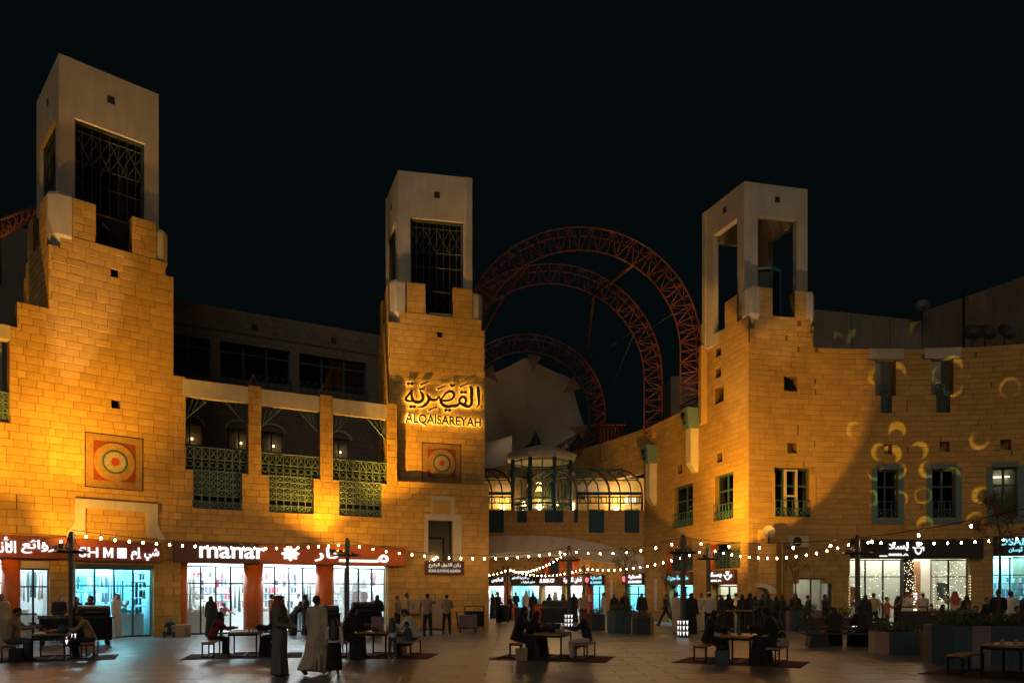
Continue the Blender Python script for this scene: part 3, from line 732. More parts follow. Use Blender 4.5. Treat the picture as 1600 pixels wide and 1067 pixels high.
# low corner block in front of the curved wall
LB = Path([W5.pos(U(1160)) + W5.nrm(U(1160)) * .06, (13.25, 37.55)]); LR = Path([(13.25, 37.55), (13.45, 38.6)])
sol = [(0.0, LB.len, 0, 4.2), (0.0, LB.u(1200), 4.2, 4.9)]; dr = (LB.u(1176), LB.u(1200), 0, 2.05)
q = slab(LB, sol, [dr], .35); q2 = slab(LR, [(0.0, LR.len, 0, 4.2)], [], .3); q.add(q2.v, q2.f); q.build('wall', m_mortar, rw)
stones(LB, sol, [dr], rw, m_stone2, ch=.275, bw=.6, n_ind=60, seed=10); stones(LR, [(0.0, LR.len, 0, 4.2)], [], rw, m_stone2, ch=.275, bw=.6, n_ind=10, seed=11)
um_ = (dr[0] + dr[1]) / 2; r = (dr[1] - dr[0]) / 2 + .12
arc = MB()
for k in range(8):
    a, b = math.pi * k / 8, math.pi * (k + 1) / 8
    v = lambda q, rr, o: LB.P(um_ + rr * math.cos(q), 1.75 + rr * .62 * math.sin(q), o)
    arc.hexa([v(b, r, .12), v(a, r, .12), v(a, r, -.02), v(b, r, -.02), v(b, r + .32, .12), v(a, r + .32, .12), v(a, r + .32, -.02), v(b, r + .32, -.02)])
arc.build('door_arch', m_plaster2, rw)
d_ = LB.hx(MB(), dr[0], dr[1], 0, 2.05, -.3, -.2).build('door', m_grey, rw); LB.hx(MB(), dr[1] - .16, dr[1] - .1, .95, 1.15, -.2, -.14).build('handle', m_black, d_)
# brackets and teal boxes carrying the steel arches
def arch_foot(px, ytop, ymid, ybot, parent):
    u = U(px); z2, z1, z0 = W5.z(px, ytop), W5.z(px, ymid), W5.z(px, ybot)
    q = lambda du, z, o: W5.P(u + du, z, o)
    mb = MB(); w = .42
    mb.hexa([q(-w * .6, z0, .16), q(w * .6, z0, .16), q(w * .6, z0, 0), q(-w * .6, z0, 0), q(-w * .7, z0 + .5, .5), q(w * .7, z0 + .5, .5), q(w * .7, z0 + .5, 0), q(-w * .7, z0 + .5, 0)])
    W5.hx(mb, u - w * .7, u + w * .7, z0 + .5, z1, 0, .5); mb.build('bracket', m_plaster2, parent)
    mb = MB(); mb.hexa([q(-w * .8, z1, .62), q(w * .8, z1, .62), q(w * .8, z1, -.1), q(-w * .8, z1, -.1), q(-w * 1.1, z2, .8), q(w * 1.1, z2, .8), q(w * 1.1, z2, -.1), q(-w * 1.1, z2, -.1)])
    bx = mb.build('arch_shoe', m_tealpale, parent)
    for zz, rr in ((.62, .2), (.28, .1)):
        d = MB(); t = W5.tan(u); n = W5.nrm(u); c = q(-w * 1.0, z1 + (z2 - z1) * zz, .36)
        d.tube([c, c - Vector((t.x, t.y, 0)) * .06], rr, 12); d.build('pin', m_black, bx)
        c = q(0, z1 + (z2 - z1) * zz, .66 + .18 * zz); d = MB(); d.tube([c, c + Vector((n.x, n.y, 0)) * .06], rr, 12); d.build('pin', m_black, bx)
    return q(0, z2, .35)
foot1 = arch_foot(1088, 640, 671, 738, rw); foot2 = arch_foot(1023, 697, 725, 790, rw)
cp = Path([(11.7, 38.7), (15.2, 39.5)]); csd = Path([(10.42, 42.1), (11.7, 38.7)])
cap((11.7, 38.7), (15.2, 39.5), (10.42, 42.1), 15.0, 22.5, ((cp.u(1184), cp.u(1245), 20.9), (csd.u(1114), csd.u(1152), 20.9)), rw, glazed=False)
for q, a in ((W5.P(ue - .32, 0, -.38), 10), (W4.P(W4.u(1264), 0, -.42), 14)): corner_stone((q.x, q.y), R(a), rw, 15.6, 16.95, .5)
cx, cyy = 13.2, 40.7; kz0, kz1 = 14.6, 18.6; ok_ = lambda rr, z, k: (cx + rr * math.cos(R(14 + 45 * k)), cyy + rr * math.sin(R(14 + 45 * k)), z)
bx = MB(); bx.lathe([(.92, kz0), (.92, kz1 - .2), (.8, kz1)], (cx, cyy, 0), 8, False, R(14)); kk = bx.build('stair_cabin', m_black, rw); fr = MB()
for k in range(8): fr.bar(ok_(1.0, kz0, k), ok_(1.0, kz1, k), .09); fr.bar(ok_(1.0, kz1, k), ok_(1.0, kz1, k + 1), .12)
fr.build('cabin_frame', m_teal, kk)
rb2 = Path([(15.3, 38.9), (14.0, 42.4)]); mb = slab(rb2, [(0, rb2.len, 13.5, ZA + .4)], [], .4); rb3 = Path([(14.0, 42.4), (10.3, 42.3)]); q = slab(rb3, [(0, rb3.len, 11, ZA + .4)], [], .4); mb.add(q.v, q.f); mb.build('wall', m_stone2, rw)
# ------------------------------------------------------------------ buildings behind
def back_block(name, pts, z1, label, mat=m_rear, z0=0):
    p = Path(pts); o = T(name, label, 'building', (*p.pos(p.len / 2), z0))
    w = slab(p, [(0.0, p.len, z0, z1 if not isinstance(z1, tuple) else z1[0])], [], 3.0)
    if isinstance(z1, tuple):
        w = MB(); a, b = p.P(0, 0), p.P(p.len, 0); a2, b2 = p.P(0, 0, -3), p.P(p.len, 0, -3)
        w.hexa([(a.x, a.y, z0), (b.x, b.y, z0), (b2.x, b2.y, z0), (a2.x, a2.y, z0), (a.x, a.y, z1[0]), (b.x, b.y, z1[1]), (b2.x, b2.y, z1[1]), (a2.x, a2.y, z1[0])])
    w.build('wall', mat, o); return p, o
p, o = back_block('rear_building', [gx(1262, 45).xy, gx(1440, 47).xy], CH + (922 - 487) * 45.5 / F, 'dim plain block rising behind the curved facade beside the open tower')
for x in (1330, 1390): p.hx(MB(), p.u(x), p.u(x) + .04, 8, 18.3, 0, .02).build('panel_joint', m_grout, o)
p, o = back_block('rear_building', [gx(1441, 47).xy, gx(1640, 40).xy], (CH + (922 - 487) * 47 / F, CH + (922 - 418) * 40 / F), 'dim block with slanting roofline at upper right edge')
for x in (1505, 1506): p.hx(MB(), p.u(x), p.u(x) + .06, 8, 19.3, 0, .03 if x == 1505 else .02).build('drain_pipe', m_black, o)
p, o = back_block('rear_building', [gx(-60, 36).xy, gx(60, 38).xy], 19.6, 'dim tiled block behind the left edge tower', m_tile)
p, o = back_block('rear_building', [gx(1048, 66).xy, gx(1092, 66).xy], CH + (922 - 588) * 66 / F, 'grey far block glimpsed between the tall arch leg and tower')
# left roof truss behind the tower
tr = MB(); a, b = at(0, 372, 33), at(60, 335, 34); a2, b2 = at(0, 345, 33), at(60, 322, 34)
for i in range(6):
    t, t2 = i / 6, (i + 1) / 6; tr.tube([a.lerp(b, t), a2.lerp(b2, t2)], .05, 5); tr.tube([a2.lerp(b2, t), a.lerp(b, t2)], .05, 5)
tr.tube([a, b], .07, 5); tr.tube([a2, b2], .07, 5); tr.tube([at(0, 372, 33) - Vector((0, 0, 2)), a2], .06, 5)
tr.build('roof_truss', m_red, None, 'small red steel truss on the roof behind the leftmost tower', 'truss')
# ------------------------------------------------------------------ bridge with arch, parapet and glazed gallery
BY = 50.0; PB = Path([(-6.0, BY), (8.75, BY)])
br = T('footbridge', 'sandstone bridge over the passage with pale shallow arch and notched parapet', 'bridge', (1.0, BY, 0))
U = PB.u
notch = [(755, 787), (808, 823), (851, 880), (897, 903), (920, 944), (976, 999)]
nz = CH + (922 - 832) * BY / F; nzu = CH + (922 - 816) * BY / F; pt = CH + (922 - 797) * BY / F
bz = CH + (922 - 840) * BY / F
sol = [(0.0, PB.len, bz - 1.6, pt)]
holes = [(U(a), U(b), nz if a in (755, 920, 976) else nzu, pt + .01) for a, b in notch]
# arch curve: outer (crown) and inner edges in photo rows
def arch_z(px, inner):
    t = (px - 815) / 195.0
    y = (862 + 34 * t * t) if inner else (837 + 34 * t * t)
    return CH + (922 - y) * BY / F
hol = list(holes)
n = 40
us = [PB.len * i / n for i in range(n + 1)]
pxs = [800 + F * PB.pos(u).x / BY for u in us]
cut = [(us[i], us[i + 1] + 1e-4, bz - 1.7, (arch_z(pxs[i], 0) + arch_z(pxs[i + 1], 0)) / 2) for i in range(n)]
slab(PB, sol, hol + cut, .6).build('wall', m_mortar, br)
stones(PB, sol, hol + cut, br, m_stone2, ch=.29, bw=.6, n_ind=200, seed=12)
ab = MB()
for i in range(n):
    a, b = us[i], us[i + 1]; za, zb, ia, ib = arch_z(pxs[i], 0), arch_z(pxs[i + 1], 0), arch_z(pxs[i], 1), arch_z(pxs[i + 1], 1)
    ab.hexa([PB.P(a, ia, .14), PB.P(b, ib, .14), PB.P(b, ib, -.5), PB.P(a, ia, -.5), PB.P(a, za + .04, .14), PB.P(b, zb + .04, .14), PB.P(b, zb + .04, -.5), PB.P(a, za + .04, -.5)])
ab.build('arch_band', m_plaster2, br)
sf = MB(); PB.hx(sf, -2.0, PB.len, arch_z(815, 1) + .05, arch_z(815, 1) + .25, -9.0, -.5); sf.build('soffit', m_plaster, br)
for k, (a, b) in enumerate(notch):
    z0 = nz if a in (755, 920, 976) else nzu
    lattice(PB, U(a) + .02, U(b) - .02, z0 + .02, pt + (.05 if k not in (1, 2) else .25), -.12, br, m_teal, max(3, int((b - a) / 3.5)), 1, .05, diag=lambda i, j: 0, name='balcony_rail')
    PB.hx(MB(), U(a) + .02, U(b) - .02, z0 + .02, pt, -.22, -.2).build('notch_panel', m_teal, br)
# glazed gallery on the bridge
gl = T('glazed_gallery', 'barrel-vaulted glass gallery with teal ribs on top of the bridge', 'gallery', (3, BY + 1, nz))
def vault(x0, x1, nbay, ribs_extra=()):
    y0, y1 = BY + .7, BY + 4.4; zs = CH + (922 - 768) * BY / F; zt = CH + (922 - 724) * BY / F; zf = nz
    mb = MB(); rib = MB(); orib = MB(); yc = (y0 + y1) / 2
    def arcp(x, t):
        a = math.pi * t; x = x - (yc - (y1 - y0) / 2 * math.cos(a) - y0) * .95; return (x, yc - (y1 - y0) / 2 * math.cos(a), zs + (zt - zs) * math.sin(a))
    N = 10
    for i in range(nbay + 1):
        x = x0 + (x1 - x0) * i / nbay
        pts = [(x, y0, zf)] + [arcp(x, k / N) for k in range(N + 1)]
        (orib if i in (0, nbay) + ribs_extra else rib).tube(pts, .075 if i in (0, nbay) + ribs_extra else .05, 6)
    for t in (0, .16, .32, .5): 
        p0, p1 = arcp(x0, t), arcp(x1, t); rib.tube([p0, p1], .04, 5)
    rib.tube([(x0, y0, zs - .02), (x1, y0, zs - .02)], .10, 4)
    for zz in (zs - .65, zs - .25): rib.tube([(x0, y0, zz), (x1, y0, zz)], .045, 5)
    for i in range(nbay * 2):
        x = x0 + (x1 - x0) * (i + .5) / nbay / 2; rib.tube([(x, y0, zs - .65), (x, y0, zs - .25)], .035, 4)
    rib.build('ribs', m_teal, gl); orib.build('end_ribs', m_red, gl)
    for i in range(nbay):
        a, b = x0 + (x1 - x0) * i / nbay, x0 + (x1 - x0) * (i + 1) / nbay
        MB().add([(a, y0 + .02, zf), (b, y0 + .02, zf), (b, y0 + .02, zs), (a, y0 + .02, zs)], [(0, 1, 2, 3)]).build('pane', m_glgal, gl)
        vp = MB()
        for k in range(N): vp.add([arcp(a, k / N), arcp(b, k / N), arcp(b, (k + 1) / N), arcp(a, (k + 1) / N)], [(0, 1, 2, 3)], True)
        vp.build('vault_pane', m_glgal, gl)
xr0, xr1 = gx(903, BY).x, gx(1006, BY).x; vault(xr0, xr1, 6, (3,)); xl0, xl1 = gx(735, BY).x, gx(801, BY).x; vault(xl0, xl1, 4)
gi = MB(); gi.box(2.6, BY + 4.6, nz + 2.1, 17.2, .2, 4.2); gi.build('inner_wall', M('warm_inner_wall', (.55, .37, .15), .8, var=.2, vscale=2), gl)
gi = MB(); gi.box(2.4, BY + 2.6, nz - .06, 16.8, 3.9, .12); gi.build('gallery_floor', m_plaster, gl)
fx = MB(); fx.box(gx(925, BY).x, BY + 3.6, nz + .75, 2.6, .5, 1.5); fx.build('counter', m_wooddk, gl)
for k, (x0, x1, y0, y1, e) in enumerate(((977, 983, 777, 787, 4), (987, 993, 776, 786, 3), (985, 1000, 800, 806, 5), (893, 897, 785, 798, 5))):
    d = BY + 4.3; a, b = at(x0, y1, d), at(x1, y0, d)
    MB().box((a.x + b.x) / 2, d, (a.z + b.z) / 2, b.x - a.x, .05, b.z - a.z).build('lit_panel', EM('gallery_panel_glow', (1, .82, .55), e), gl)
for x, y in ((786, 793), (843, 793), (963, 794)):
    p = at(x, y, BY + 4.2); s = T('wall_sconce', {786: 'glowing bowl sconce in the left glass bay of the bridge gallery', 843: 'glowing bowl sconce behind the turret of the bridge gallery', 963: 'glowing bowl sconce inside the right glass vault'}[x], 'lamp', p)
    MB().lathe([(.06, -.18), (.2, -.02), (.3, .06), (.28, .08)], p, 14).build('bowl', m_warm_e, s); MB().box(p.x, p.y + .12, p.z - .1, .1, .2, .1).build('arm', m_black, s)
    lamp('glow', 'POINT', (p.x, p.y - .25, p.z + .35), 130, (1, .6, .22), s, shadow_soft_size=.2)
lamp('glow', 'POINT', at(975, 768, BY + 3), 240, (1, .66, .28), gl, shadow_soft_size=.3)
# octagonal turret
tu = T('glass_turret', 'octagonal glazed turret with dark spire at the middle of the bridge', 'turret', (gx(848, BY).x, BY + 1.6, nz))
cx, cyy = gx(848, BY).x, BY + 2.4; r = 2.1; zb = nz; zc = CH + (922 - 712) * BY / F; z2 = CH + (922 - 697) * BY / F; zsp = CH + (922 - 662) * BY / F
oc = lambda rr, z, k: (cx + rr * math.cos(R(22.5 + 45 * k)), cyy + rr * math.sin(R(22.5 + 45 * k)), z)
fr = MB()
for k in range(8): fr.tube([oc(r, zb, k), oc(r, zc, k)], .13, 4)
fr.build('post', m_teal, tu); fr = MB()
for z in (zb + .9, zb + 2.0, zb + 2.35, zc - .9, zc - .1):
    for k in range(8): fr.bar(oc(r, z, k), oc(r, z, k + 1), .06 if z not in (zb + 2.0,) else .1)
for k in range(8):
    a, b = Vector(oc(r, zb, k)), Vector(oc(r, zb, k + 1)); m = (a + b) / 2; fr.bar(m, (m.x, m.y, zc), .05)
fr.build('transom', m_tealpale, tu)
for k in range(8): MB().add([oc(r - .02, zb, k), oc(r - .02, zb, k + 1), oc(r - .02, zc, k + 1), oc(r - .02, zc, k)], [(0, 1, 2, 3)]).build('pane', m_glgal, tu)
MB().lathe([(r * 1.02, zc), (r * 1.16, zc + .1), (r * 1.2, zc + .3), (r * 1.12, zc + .45), (r * .9, zc + .6), (.9, z2 + .35), (.75, z2 + .4)], (cx, cyy, 0), 8, False, R(22.5)).build('cornice', m_plaster2, tu)
MB().lathe([(.8, z2 + .38), (.45, zsp - .9), (.03, zsp)], (cx - .4, cyy, 0), 8, False, R(22.5)).build('spire', m_charcoal, tu)
lamp('glow', 'POINT', (cx, cyy - .2, zb + 1.1), 90, (1, .6, .25), tu, shadow_soft_size=.3)
# ------------------------------------------------------------------ red steel arches
def truss_arch(cx, y, cz, ro, ri, zleg_r, zleg_l, label, nseg=34, w=.55, tr=.05):
    o = T('steel_arch', label, 'arch', (cx, y, cz), 'red lattice arches over the passage')
    def pts(r, n, dy):
        out = []
        for zz in (zleg_r,): out.append(Vector((cx + r, y + dy, zz)))
        nl = max(1, round((cz - zleg_r) / (math.pi * ro / n)))
        for k in range(1, nl): out.append(Vector((cx + r, y + dy, zleg_r + (cz - zleg_r) * k / nl)))
        for k in range(n + 1):
            a = math.pi * k / n; out.append(Vector((cx + r * math.cos(a), y + dy, cz + r * math.sin(a))))
        for k in range(1, nl + 1): out.append(Vector((cx - r, y + dy, cz + (zleg_l - cz) * k / nl)))
        return out
    A, B, I = pts(ro, nseg, -w), pts(ro, nseg, w), pts(ri, nseg, 0)
    for q, nm in ((A, 'outer_chord'), (B, 'outer_chord'), (I, 'inner_chord')): MB().tube(q, tr, 6).build(nm, m_red, o)
    b1 = MB(); k = min(len(A), len(I))
    for i in range(k - 1):
        t = tr * .62
        if i % 2 == 0: b1.tube([A[i], I[i + 1]], t, 4); b1.tube([B[i], I[i + 1]], t, 4); b1.tube([A[i], B[i + 1]], t, 4)
        else: b1.tube([I[i], A[i + 1]], t, 4); b1.tube([I[i], B[i + 1]], t, 4); b1.tube([B[i], A[i + 1]], t, 4)
        b1.tube([A[i], B[i]], t, 4); b1.tube([A[i], I[i]], t, 4); b1.tube([B[i], I[i]], t, 4)
    b1.build('bracing', m_red, o); return o
D1, D2, D3 = 44.0, 49.5, 57.0
def ctr(px, py, d): p = at(px, py, d); return p.x, d, p.z
c1 = ctr(905, 549, D1); r1 = 187 * D1 / F
truss_arch(*c1, r1, r1 - 1.06, 11.8, 11.8, 'largest and nearest red steel lattice arch rising behind the towers', 34)
c2 = ctr(858, 592, D2); r2 = 174 * D2 / F
truss_arch(*c2, r2, r2 - 1.05, 12.0, 12.0, 'middle-sized red steel lattice arch nested inside the largest', 32)
c3 = ctr(822, 648, D3); r3 = 122 * D3 / F
truss_arch(*c3, r3, r3 - 1.1, 9.5, 9.5, 'smallest red steel lattice arch framing the pale canopy', 26)
st = T('arch_struts', 'straight red struts and thin cables tying the three steel arches together', 'struts', (c2[0], D2, c2[2]))
def on(c, r, deg): return Vector((c[0] + r * math.cos(R(deg)), c[1], c[2] + r * math.sin(R(deg))))
for a, b in ((on(c1, r1 - 1.06, 58), on(c2, r2 - 1.05, 62)), (on(c1, r1 - 1.06, 120), on(c2, r2 - 1.05, 118)), (on(c2, r2 - 1.05, 62), on(c3, r3, 40)), (on(c2, r2 - 1.05, 118), on(c3, r3, 150))):
    MB().tube([a, b], .10, 6).build('strut', m_red, st)
for a, b in ((on(c1, r1 - 1, 22), on(c2, r2 - 1, 25)), (on(c2, r2 - 1, 30), on(c3, r3, 40)), (on(c2, r2 - 1, 28), on(c3, r3, 5)), (on(c2, r2 - 1, 64), on(c3, r3, 75)), (on(c2, r2 - 1, 118), on(c3, r3, 95))):
    MB().tube([a, b], .022, 4).build('cable', m_grey, st)
# sloping box truss at the foot of the small arch
tb = T('box_truss', 'short sloping red box truss behind the turret spire', 'truss', at(945, 700, 54))
mb = MB(); segs = [(at(850, 708, 58), at(945, 655, 56), 2.0), (at(938, 664, 55), at(978, 664, 54), 2.6)]
for a, b, h in segs:
    n = 7
    for dy in (0, 1.0):
        for i in range(n):
            p, q = a.lerp(b, i / n), a.lerp(b, (i + 1) / n); v = Vector((0, dy, 0)); hz = Vector((0, 0, -h * .55 if h < 2.5 else -h))
            mb.tube([p + v, q + v], .06, 5); mb.tube([p + v + hz, q + v + hz], .06, 5); mb.tube([p + v, p + v + hz], .04, 4)
            mb.tube([p + v, q + v + hz], .04, 4)
            if dy == 0: mb.tube([p, p + Vector((0, 1, 0))], .04, 4); mb.tube([p + hz, p + hz + Vector((0, 1, 0))], .04, 4)
mb.build('truss_frame', m_red, tb)
# pale tensile canopy
ca = T('fabric_canopy', 'pale scalloped tensile canopy hanging under the smallest red arch', 'canopy', (c3[0], 58, c3[2]))
m_fab = M('canopy_fabric', (.60, .55, .47), .8, var=.1, vscale=.6)
rc = r3 - 1.35; vs = []; fs = []; NA, NR = 64, 12
for i in range(NA + 1):
    a = R(-35 + 250 * i / NA); sc = 1 - .11 * abs(math.sin(R(-35 + 250 * i / NA) * 3.6 + .6)) ** .8
    for j in range(NR + 1):
        t = j / NR; rr = rc * sc * (1 - t) + .25 * t
        vs.append((c3[0] + rr * math.cos(a), 57.6 + 9 * t ** .75, c3[2] - 1.8 * t + rr * math.sin(a)))
for i in range(NA):
    for j in range(NR): fs.append((i * (NR + 1) + j, i * (NR + 1) + j + 1, (i + 1) * (NR + 1) + j + 1, (i + 1) * (NR + 1) + j))
MB().add(vs, fs, True).build('membrane', m_fab, ca)
for dg in (-15, 33, 82, 130, 180):
    c_, s_ = math.cos(R(dg)), math.sin(R(dg)); p = Vector((c3[0] + (rc + .15) * c_, 57.4, c3[2] + (rc + .15) * s_)); t = Vector((-s_, 0, c_)); n = Vector((c_, 0, s_))
    MB().add([p + t * .55, p - t * .55, p - n * 1.35 + Vector((0, .1, 0)), p + Vector((0, .15, 0))], [(0, 1, 2), (1, 3, 2), (3, 0, 2), (0, 3, 1)]).build('tension_plate', M('tension_plate_paint', (.16, .09, .05), .6), ca)
vs = []; fs = []
for i in range(9):
    for j in range(5):
        vs.append(tuple(at(740 + 60 * i / 8, 684 + 42 * j / 4 + 5 * math.sin(i * .5), 56 + j * .8)))
for i in range(8):
    for j in range(4): fs.append((i * 5 + j, i * 5 + j + 1, (i + 1) * 5 + j + 1, (i + 1) * 5 + j))
MB().add(vs, fs, True).build('lower_membrane', m_fab, ca)
lamp('glow', 'SPOT', at(800, 735, 55), 48, (1, .76, .52), ca, target=(c3[0], 62, c3[2] - 1), spot_size=R(110), spot_blend=.8, shadow_soft_size=.4)
# ------------------------------------------------------------------ passage building with its row of shops
pb = T('passage_building', 'sandstone passage wall with small lit shops under the bridge', 'building', (*W5.pos(4), 0))
U = W5.u; e = U(1008) - .02
psh = [(748, 789), (799, 842), (846, 878), (884, 914), (919, 944), (976, 1007)]
holes = [(U(a), U(b), 0, 2.25) for a, b in psh]
up = [(858, 876), (889, 897)]
holes += [(U(a), U(b), 3.2, 4.3) for a, b in up] + [(U(926), U(1008) - .1, 5.6, 9.6)]
sol = [(0.0, e, 0, 12.4)]
slab(W5, sol, holes, .5).build('wall', m_mortar, pb)
stones(W5, sol, holes, pb, m_stone2, ch=.3, bw=.8, seed=13, n_ind=150)
for a, b in up: 
    W5.hx(MB(), U(a), U(b), 3.2, 4.3, -.3, -.25).build('window', m_teal, pb)
for x in (855, 879, 900):
    p = W5.P(U(x), 0, .0); MB().lathe([(.3, 2.9), (.3, 4.4)], (p.x, p.y, 0), 14).build('column', m_orange, pb)
p = W5.P(U(794), 0, .05); MB().lathe([(.35, 0), (.35, 2.6)], (p.x, p.y, 0), 14).build('column', m_orange, pb)
for x in (957, 1026):
    W5.hx(MB(), U(x) - .16, U(x) + .16, .6, 2.6, .02, .08).build('poster_panel', M('pale_poster', (.5, .46, .42), .4, var=.3, vscale=3), pb if x < 1000 else rw)
# ------------------------------------------------------------------ shops
PAL = [(.75, .72, .70), (.6, .1, .14), (.08, .08, .1), (.7, .45, .5), (.85, .8, .75), (.12, .3, .34), (.5, .42, .35), (.3, .05, .1), (.16, .2, .3)]
PM = [M('goods_colour', c, .75, var=.2, vscale=12) for c in PAL]
def shop(path, u0, u1, zt, depth, label, wallm, tube, ntube=2, floor=None):
    o = T('shop_interior', label, 'shop', path.P((u0 + u1) / 2, 0)); z1 = zt + .35
    path.hx(MB(), u0 - .1, u1 + .1, 0, z1, -depth - .1, -depth).build('back_wall', wallm, o)
    for a, b in ((u0 - .2, u0 - .1), (u1 + .1, u1 + .2)): path.hx(MB(), a, b, 0, z1, -depth, -.5).build('side_wall', wallm, o)
    path.hx(MB(), u0 - .1, u1 + .1, z1, z1 + .1, -depth, -.5).build('ceiling', wallm, o)
    path.hx(MB(), u0 - .1, u1 + .1, .004, .02, -depth, -.02).build('floor', floor or m_shopwhite, o)
    for k in range(ntube):
        f = -.9 - (depth - 1.5) * k / max(1, ntube - 1)
        path.hx(MB(), u0 + .15, u1 - .15, z1 - .1, z1 - .04, f - .09, f + .09).build('ceiling_tube', tube, o)
    return o
def glazing(path, u0, u1, zt, n, parent, off=-.3, door=None, fm=m_black):
    xs = [u0 + (u1 - u0) * i / n for i in range(n + 1)]; f = MB(); w = .03
    for x in xs: path.hx(f, max(u0, x - w), min(u1, x + w), 0, zt, off - .04, off + .04)
    path.hx(f, u0, u1, zt - .06, zt, off - .045, off + .045); path.hx(f, u0, u1, zt * .74, zt * .74 + .05, off - .035, off + .035); path.hx(f, u0, u1, .02, .1, off - .045, off + .045)
    o = f.build('shopfront_frame', fm, parent)
    for i in range(n):
        if door is not None and i == door: continue
        path.hx(MB(), xs[i] + w, xs[i + 1] - w, .1, zt - .06, off - .006, off + .006).build('pane', m_glass, o)
    if door is not None:
        for q in (xs[door] + .08,): path.hx(MB(), q, q + .03, .9, 1.35, off + .05, off + .1).build('door_handle', m_grey, o)
def garment(mb, fm, w, h, kind):
    if kind == 0: P = [(-.5, 1), (-.2, 1.06), (.2, 1.06), (.5, 1), (.62, .62), (.42, .56), (.36, 0), (-.36, 0), (-.42, .56), (-.62, .62)]
    elif kind == 1: P = [(-.18, 1), (.18, 1), (.25, .6), (.55, 0), (-.55, 0), (-.25, .6)]
    elif kind == 2: P = [(-.4, 1), (.4, 1), (.42, 0), (.08, 0), (0, .65), (-.08, 0), (-.42, 0)]
    else: P = [(-.5, 1), (.5, 1), (.5, 0), (-.5, 0)]
    n = len(P); d = .05
    vs = [fm @ Vector((x * w, z * h, o)) for o in (0, d) for x, z in P]
    mb.add(vs, [tuple(n + i for i in range(n)), tuple(range(n))[::-1]] + [(i, (i + 1) % n, n + (i + 1) % n, n + i) for i in range(n)])
def display(path, u0, u1, z0, z1, off, rows, cols, label, kinds=(0, 3), pal=None, seed=1, fill=.85, side=None):
    rnd = random.Random(seed); o = T('merchandise_display', label, 'merchandise', path.P((u0 + u1) / 2, z0, off))
    fr = MB(); du, dz = (u1 - u0) / cols, (z1 - z0) / rows
    for r in range(rows): path.hx(fr, u0, u1, z0 + (r + 1) * dz - .03, z0 + (r + 1) * dz, off - .02, off + .02)
    fr.build('rail', m_grey, o)
    for r in range(rows):
        for c in range(cols):
            if rnd.random() > fill: continue
            w = du * rnd.uniform(.55, .85); h = dz * rnd.uniform(.6, .88); k = rnd.choice(kinds)
            fm = frame(path, u0 + (c + .5) * du + rnd.uniform(-.1, .1) * du, z0 + (r + 1) * dz - h * 1.07 - .02, off + rnd.uniform(.02, .14))
            mb = MB(); garment(mb, fm, w, h, k); mb.build('item', rnd.choice(pal or PM), o)
    return o
def table_pile(path, u0, u1, off0, off1, h, label, seed=1, pal=None, top=True):
    rnd = random.Random(seed); o = T('goods_table', label, 'display table', path.P((u0 + u1) / 2, 0, (off0 + off1) / 2))
    path.hx(MB(), u0, u1, .02, h, off0, off1).build('counter', m_white, o)
    for k in range(int((u1 - u0) / .26)):
        for j in range(rnd.randint(1, 3)):
            a = u0 + .02 + k * .26; z = h + j * .075
            path.hx(MB(), a, a + .22, z + .002, z + .07, off0 + .05 + rnd.uniform(0, .1), off1 - .05 - rnd.uniform(0, .1)).build('folded_cloth', rnd.choice(pal or PM), o)
    return o
white = [PM[0], PM[4]]; dark = [PM[2], PM[8], PM[6]]
# far-left shop
U = W1.u
s = shop(W1, U(-118), U(78), 3.0, 3.7, 'brightly lit clothing shop cut off by the left picture edge', m_shopwhite, m_tube_e)
glazing(W1, U(-118), U(6), 2.9, 4, s); glazing(W1, U(30), U(78), 2.72, 2, s)
W1.hx(MB(), U(30), U(80), 2.72, 3.02, -.35, -.1).build('fascia', m_plaster2, s)
for x in (18, -70):
    p = W1.P(U(x), 0, -.15); MB().lathe([(.3, 0), (.3, 3.02)], (p.x, p.y, 0), 20).build('column', m_orange, s)
display(W1, U(28), U(80), 1.35, 2.6, -1.3, 1, 9, 'row of pale dresses hanging in the far-left shop window', (1, 0), [PM[0], PM[4], PM[3], PM[5]], 3, 1)
table_pile(W1, U(26), U(79), -1.2, -.6, .55, 'heap of dark folded clothes in the far-left shop window', 4, dark)
table_pile(W1, U(34), U(76), -1.9, -1.35, .95, 'grey folded clothes stacked behind the far-left window heap', 5, [PM[6], PM[2], PM[0]])
display(W1, U(-100), U(8), .5, 2.6, -2.6, 2, 9, 'hanging clothes at the picture edge in the far-left shop', (0, 1), None, 6)
# second shop, cyan
s = shop(W1, U(119), U(239), 2.9, 3.8, 'cyan-lit shop under the dark red sign with a glowing square', m_shopcyan, m_cyantube_e, 3)
glazing(W1, U(119), U(239), 2.78, 4, s, -.25, 1, m_teal)
W1.hx(MB(), U(118), U(241), 2.78, 2.95, -.3, -.05).build('fascia', m_grey, s)
display(W1, U(128), U(205), 1.2, 2.5, -3.2, 2, 11, 'cyan-lit rows of bags and garments on the back rail of the second shop', (0, 3, 1), [PM[0], PM[5], PM[2], PM[3], PM[0]], 7)
display(W1, U(185), U(212), 1.0, 2.4, -1.6, 1, 6, 'dark trousers hanging in the doorway of the cyan shop', (2, 1), [PM[5], PM[8], PM[0], PM[2]], 8)
display(W1, U(214), U(238), .9, 2.6, -.9, 5, 4, 'racks of small shoes beside the cyan shop door', (3,), dark + [PM[5]], 9)
table_pile(W1, U(200), U(236), -1.5, -.9, .95, 'pale heap of goods on a counter at the cyan shop door', 10, [PM[0], PM[5]])
table_pile(W1, U(125), U(170), -2.4, -1.7, .8, 'white goods counter inside the cyan shop', 11, white)
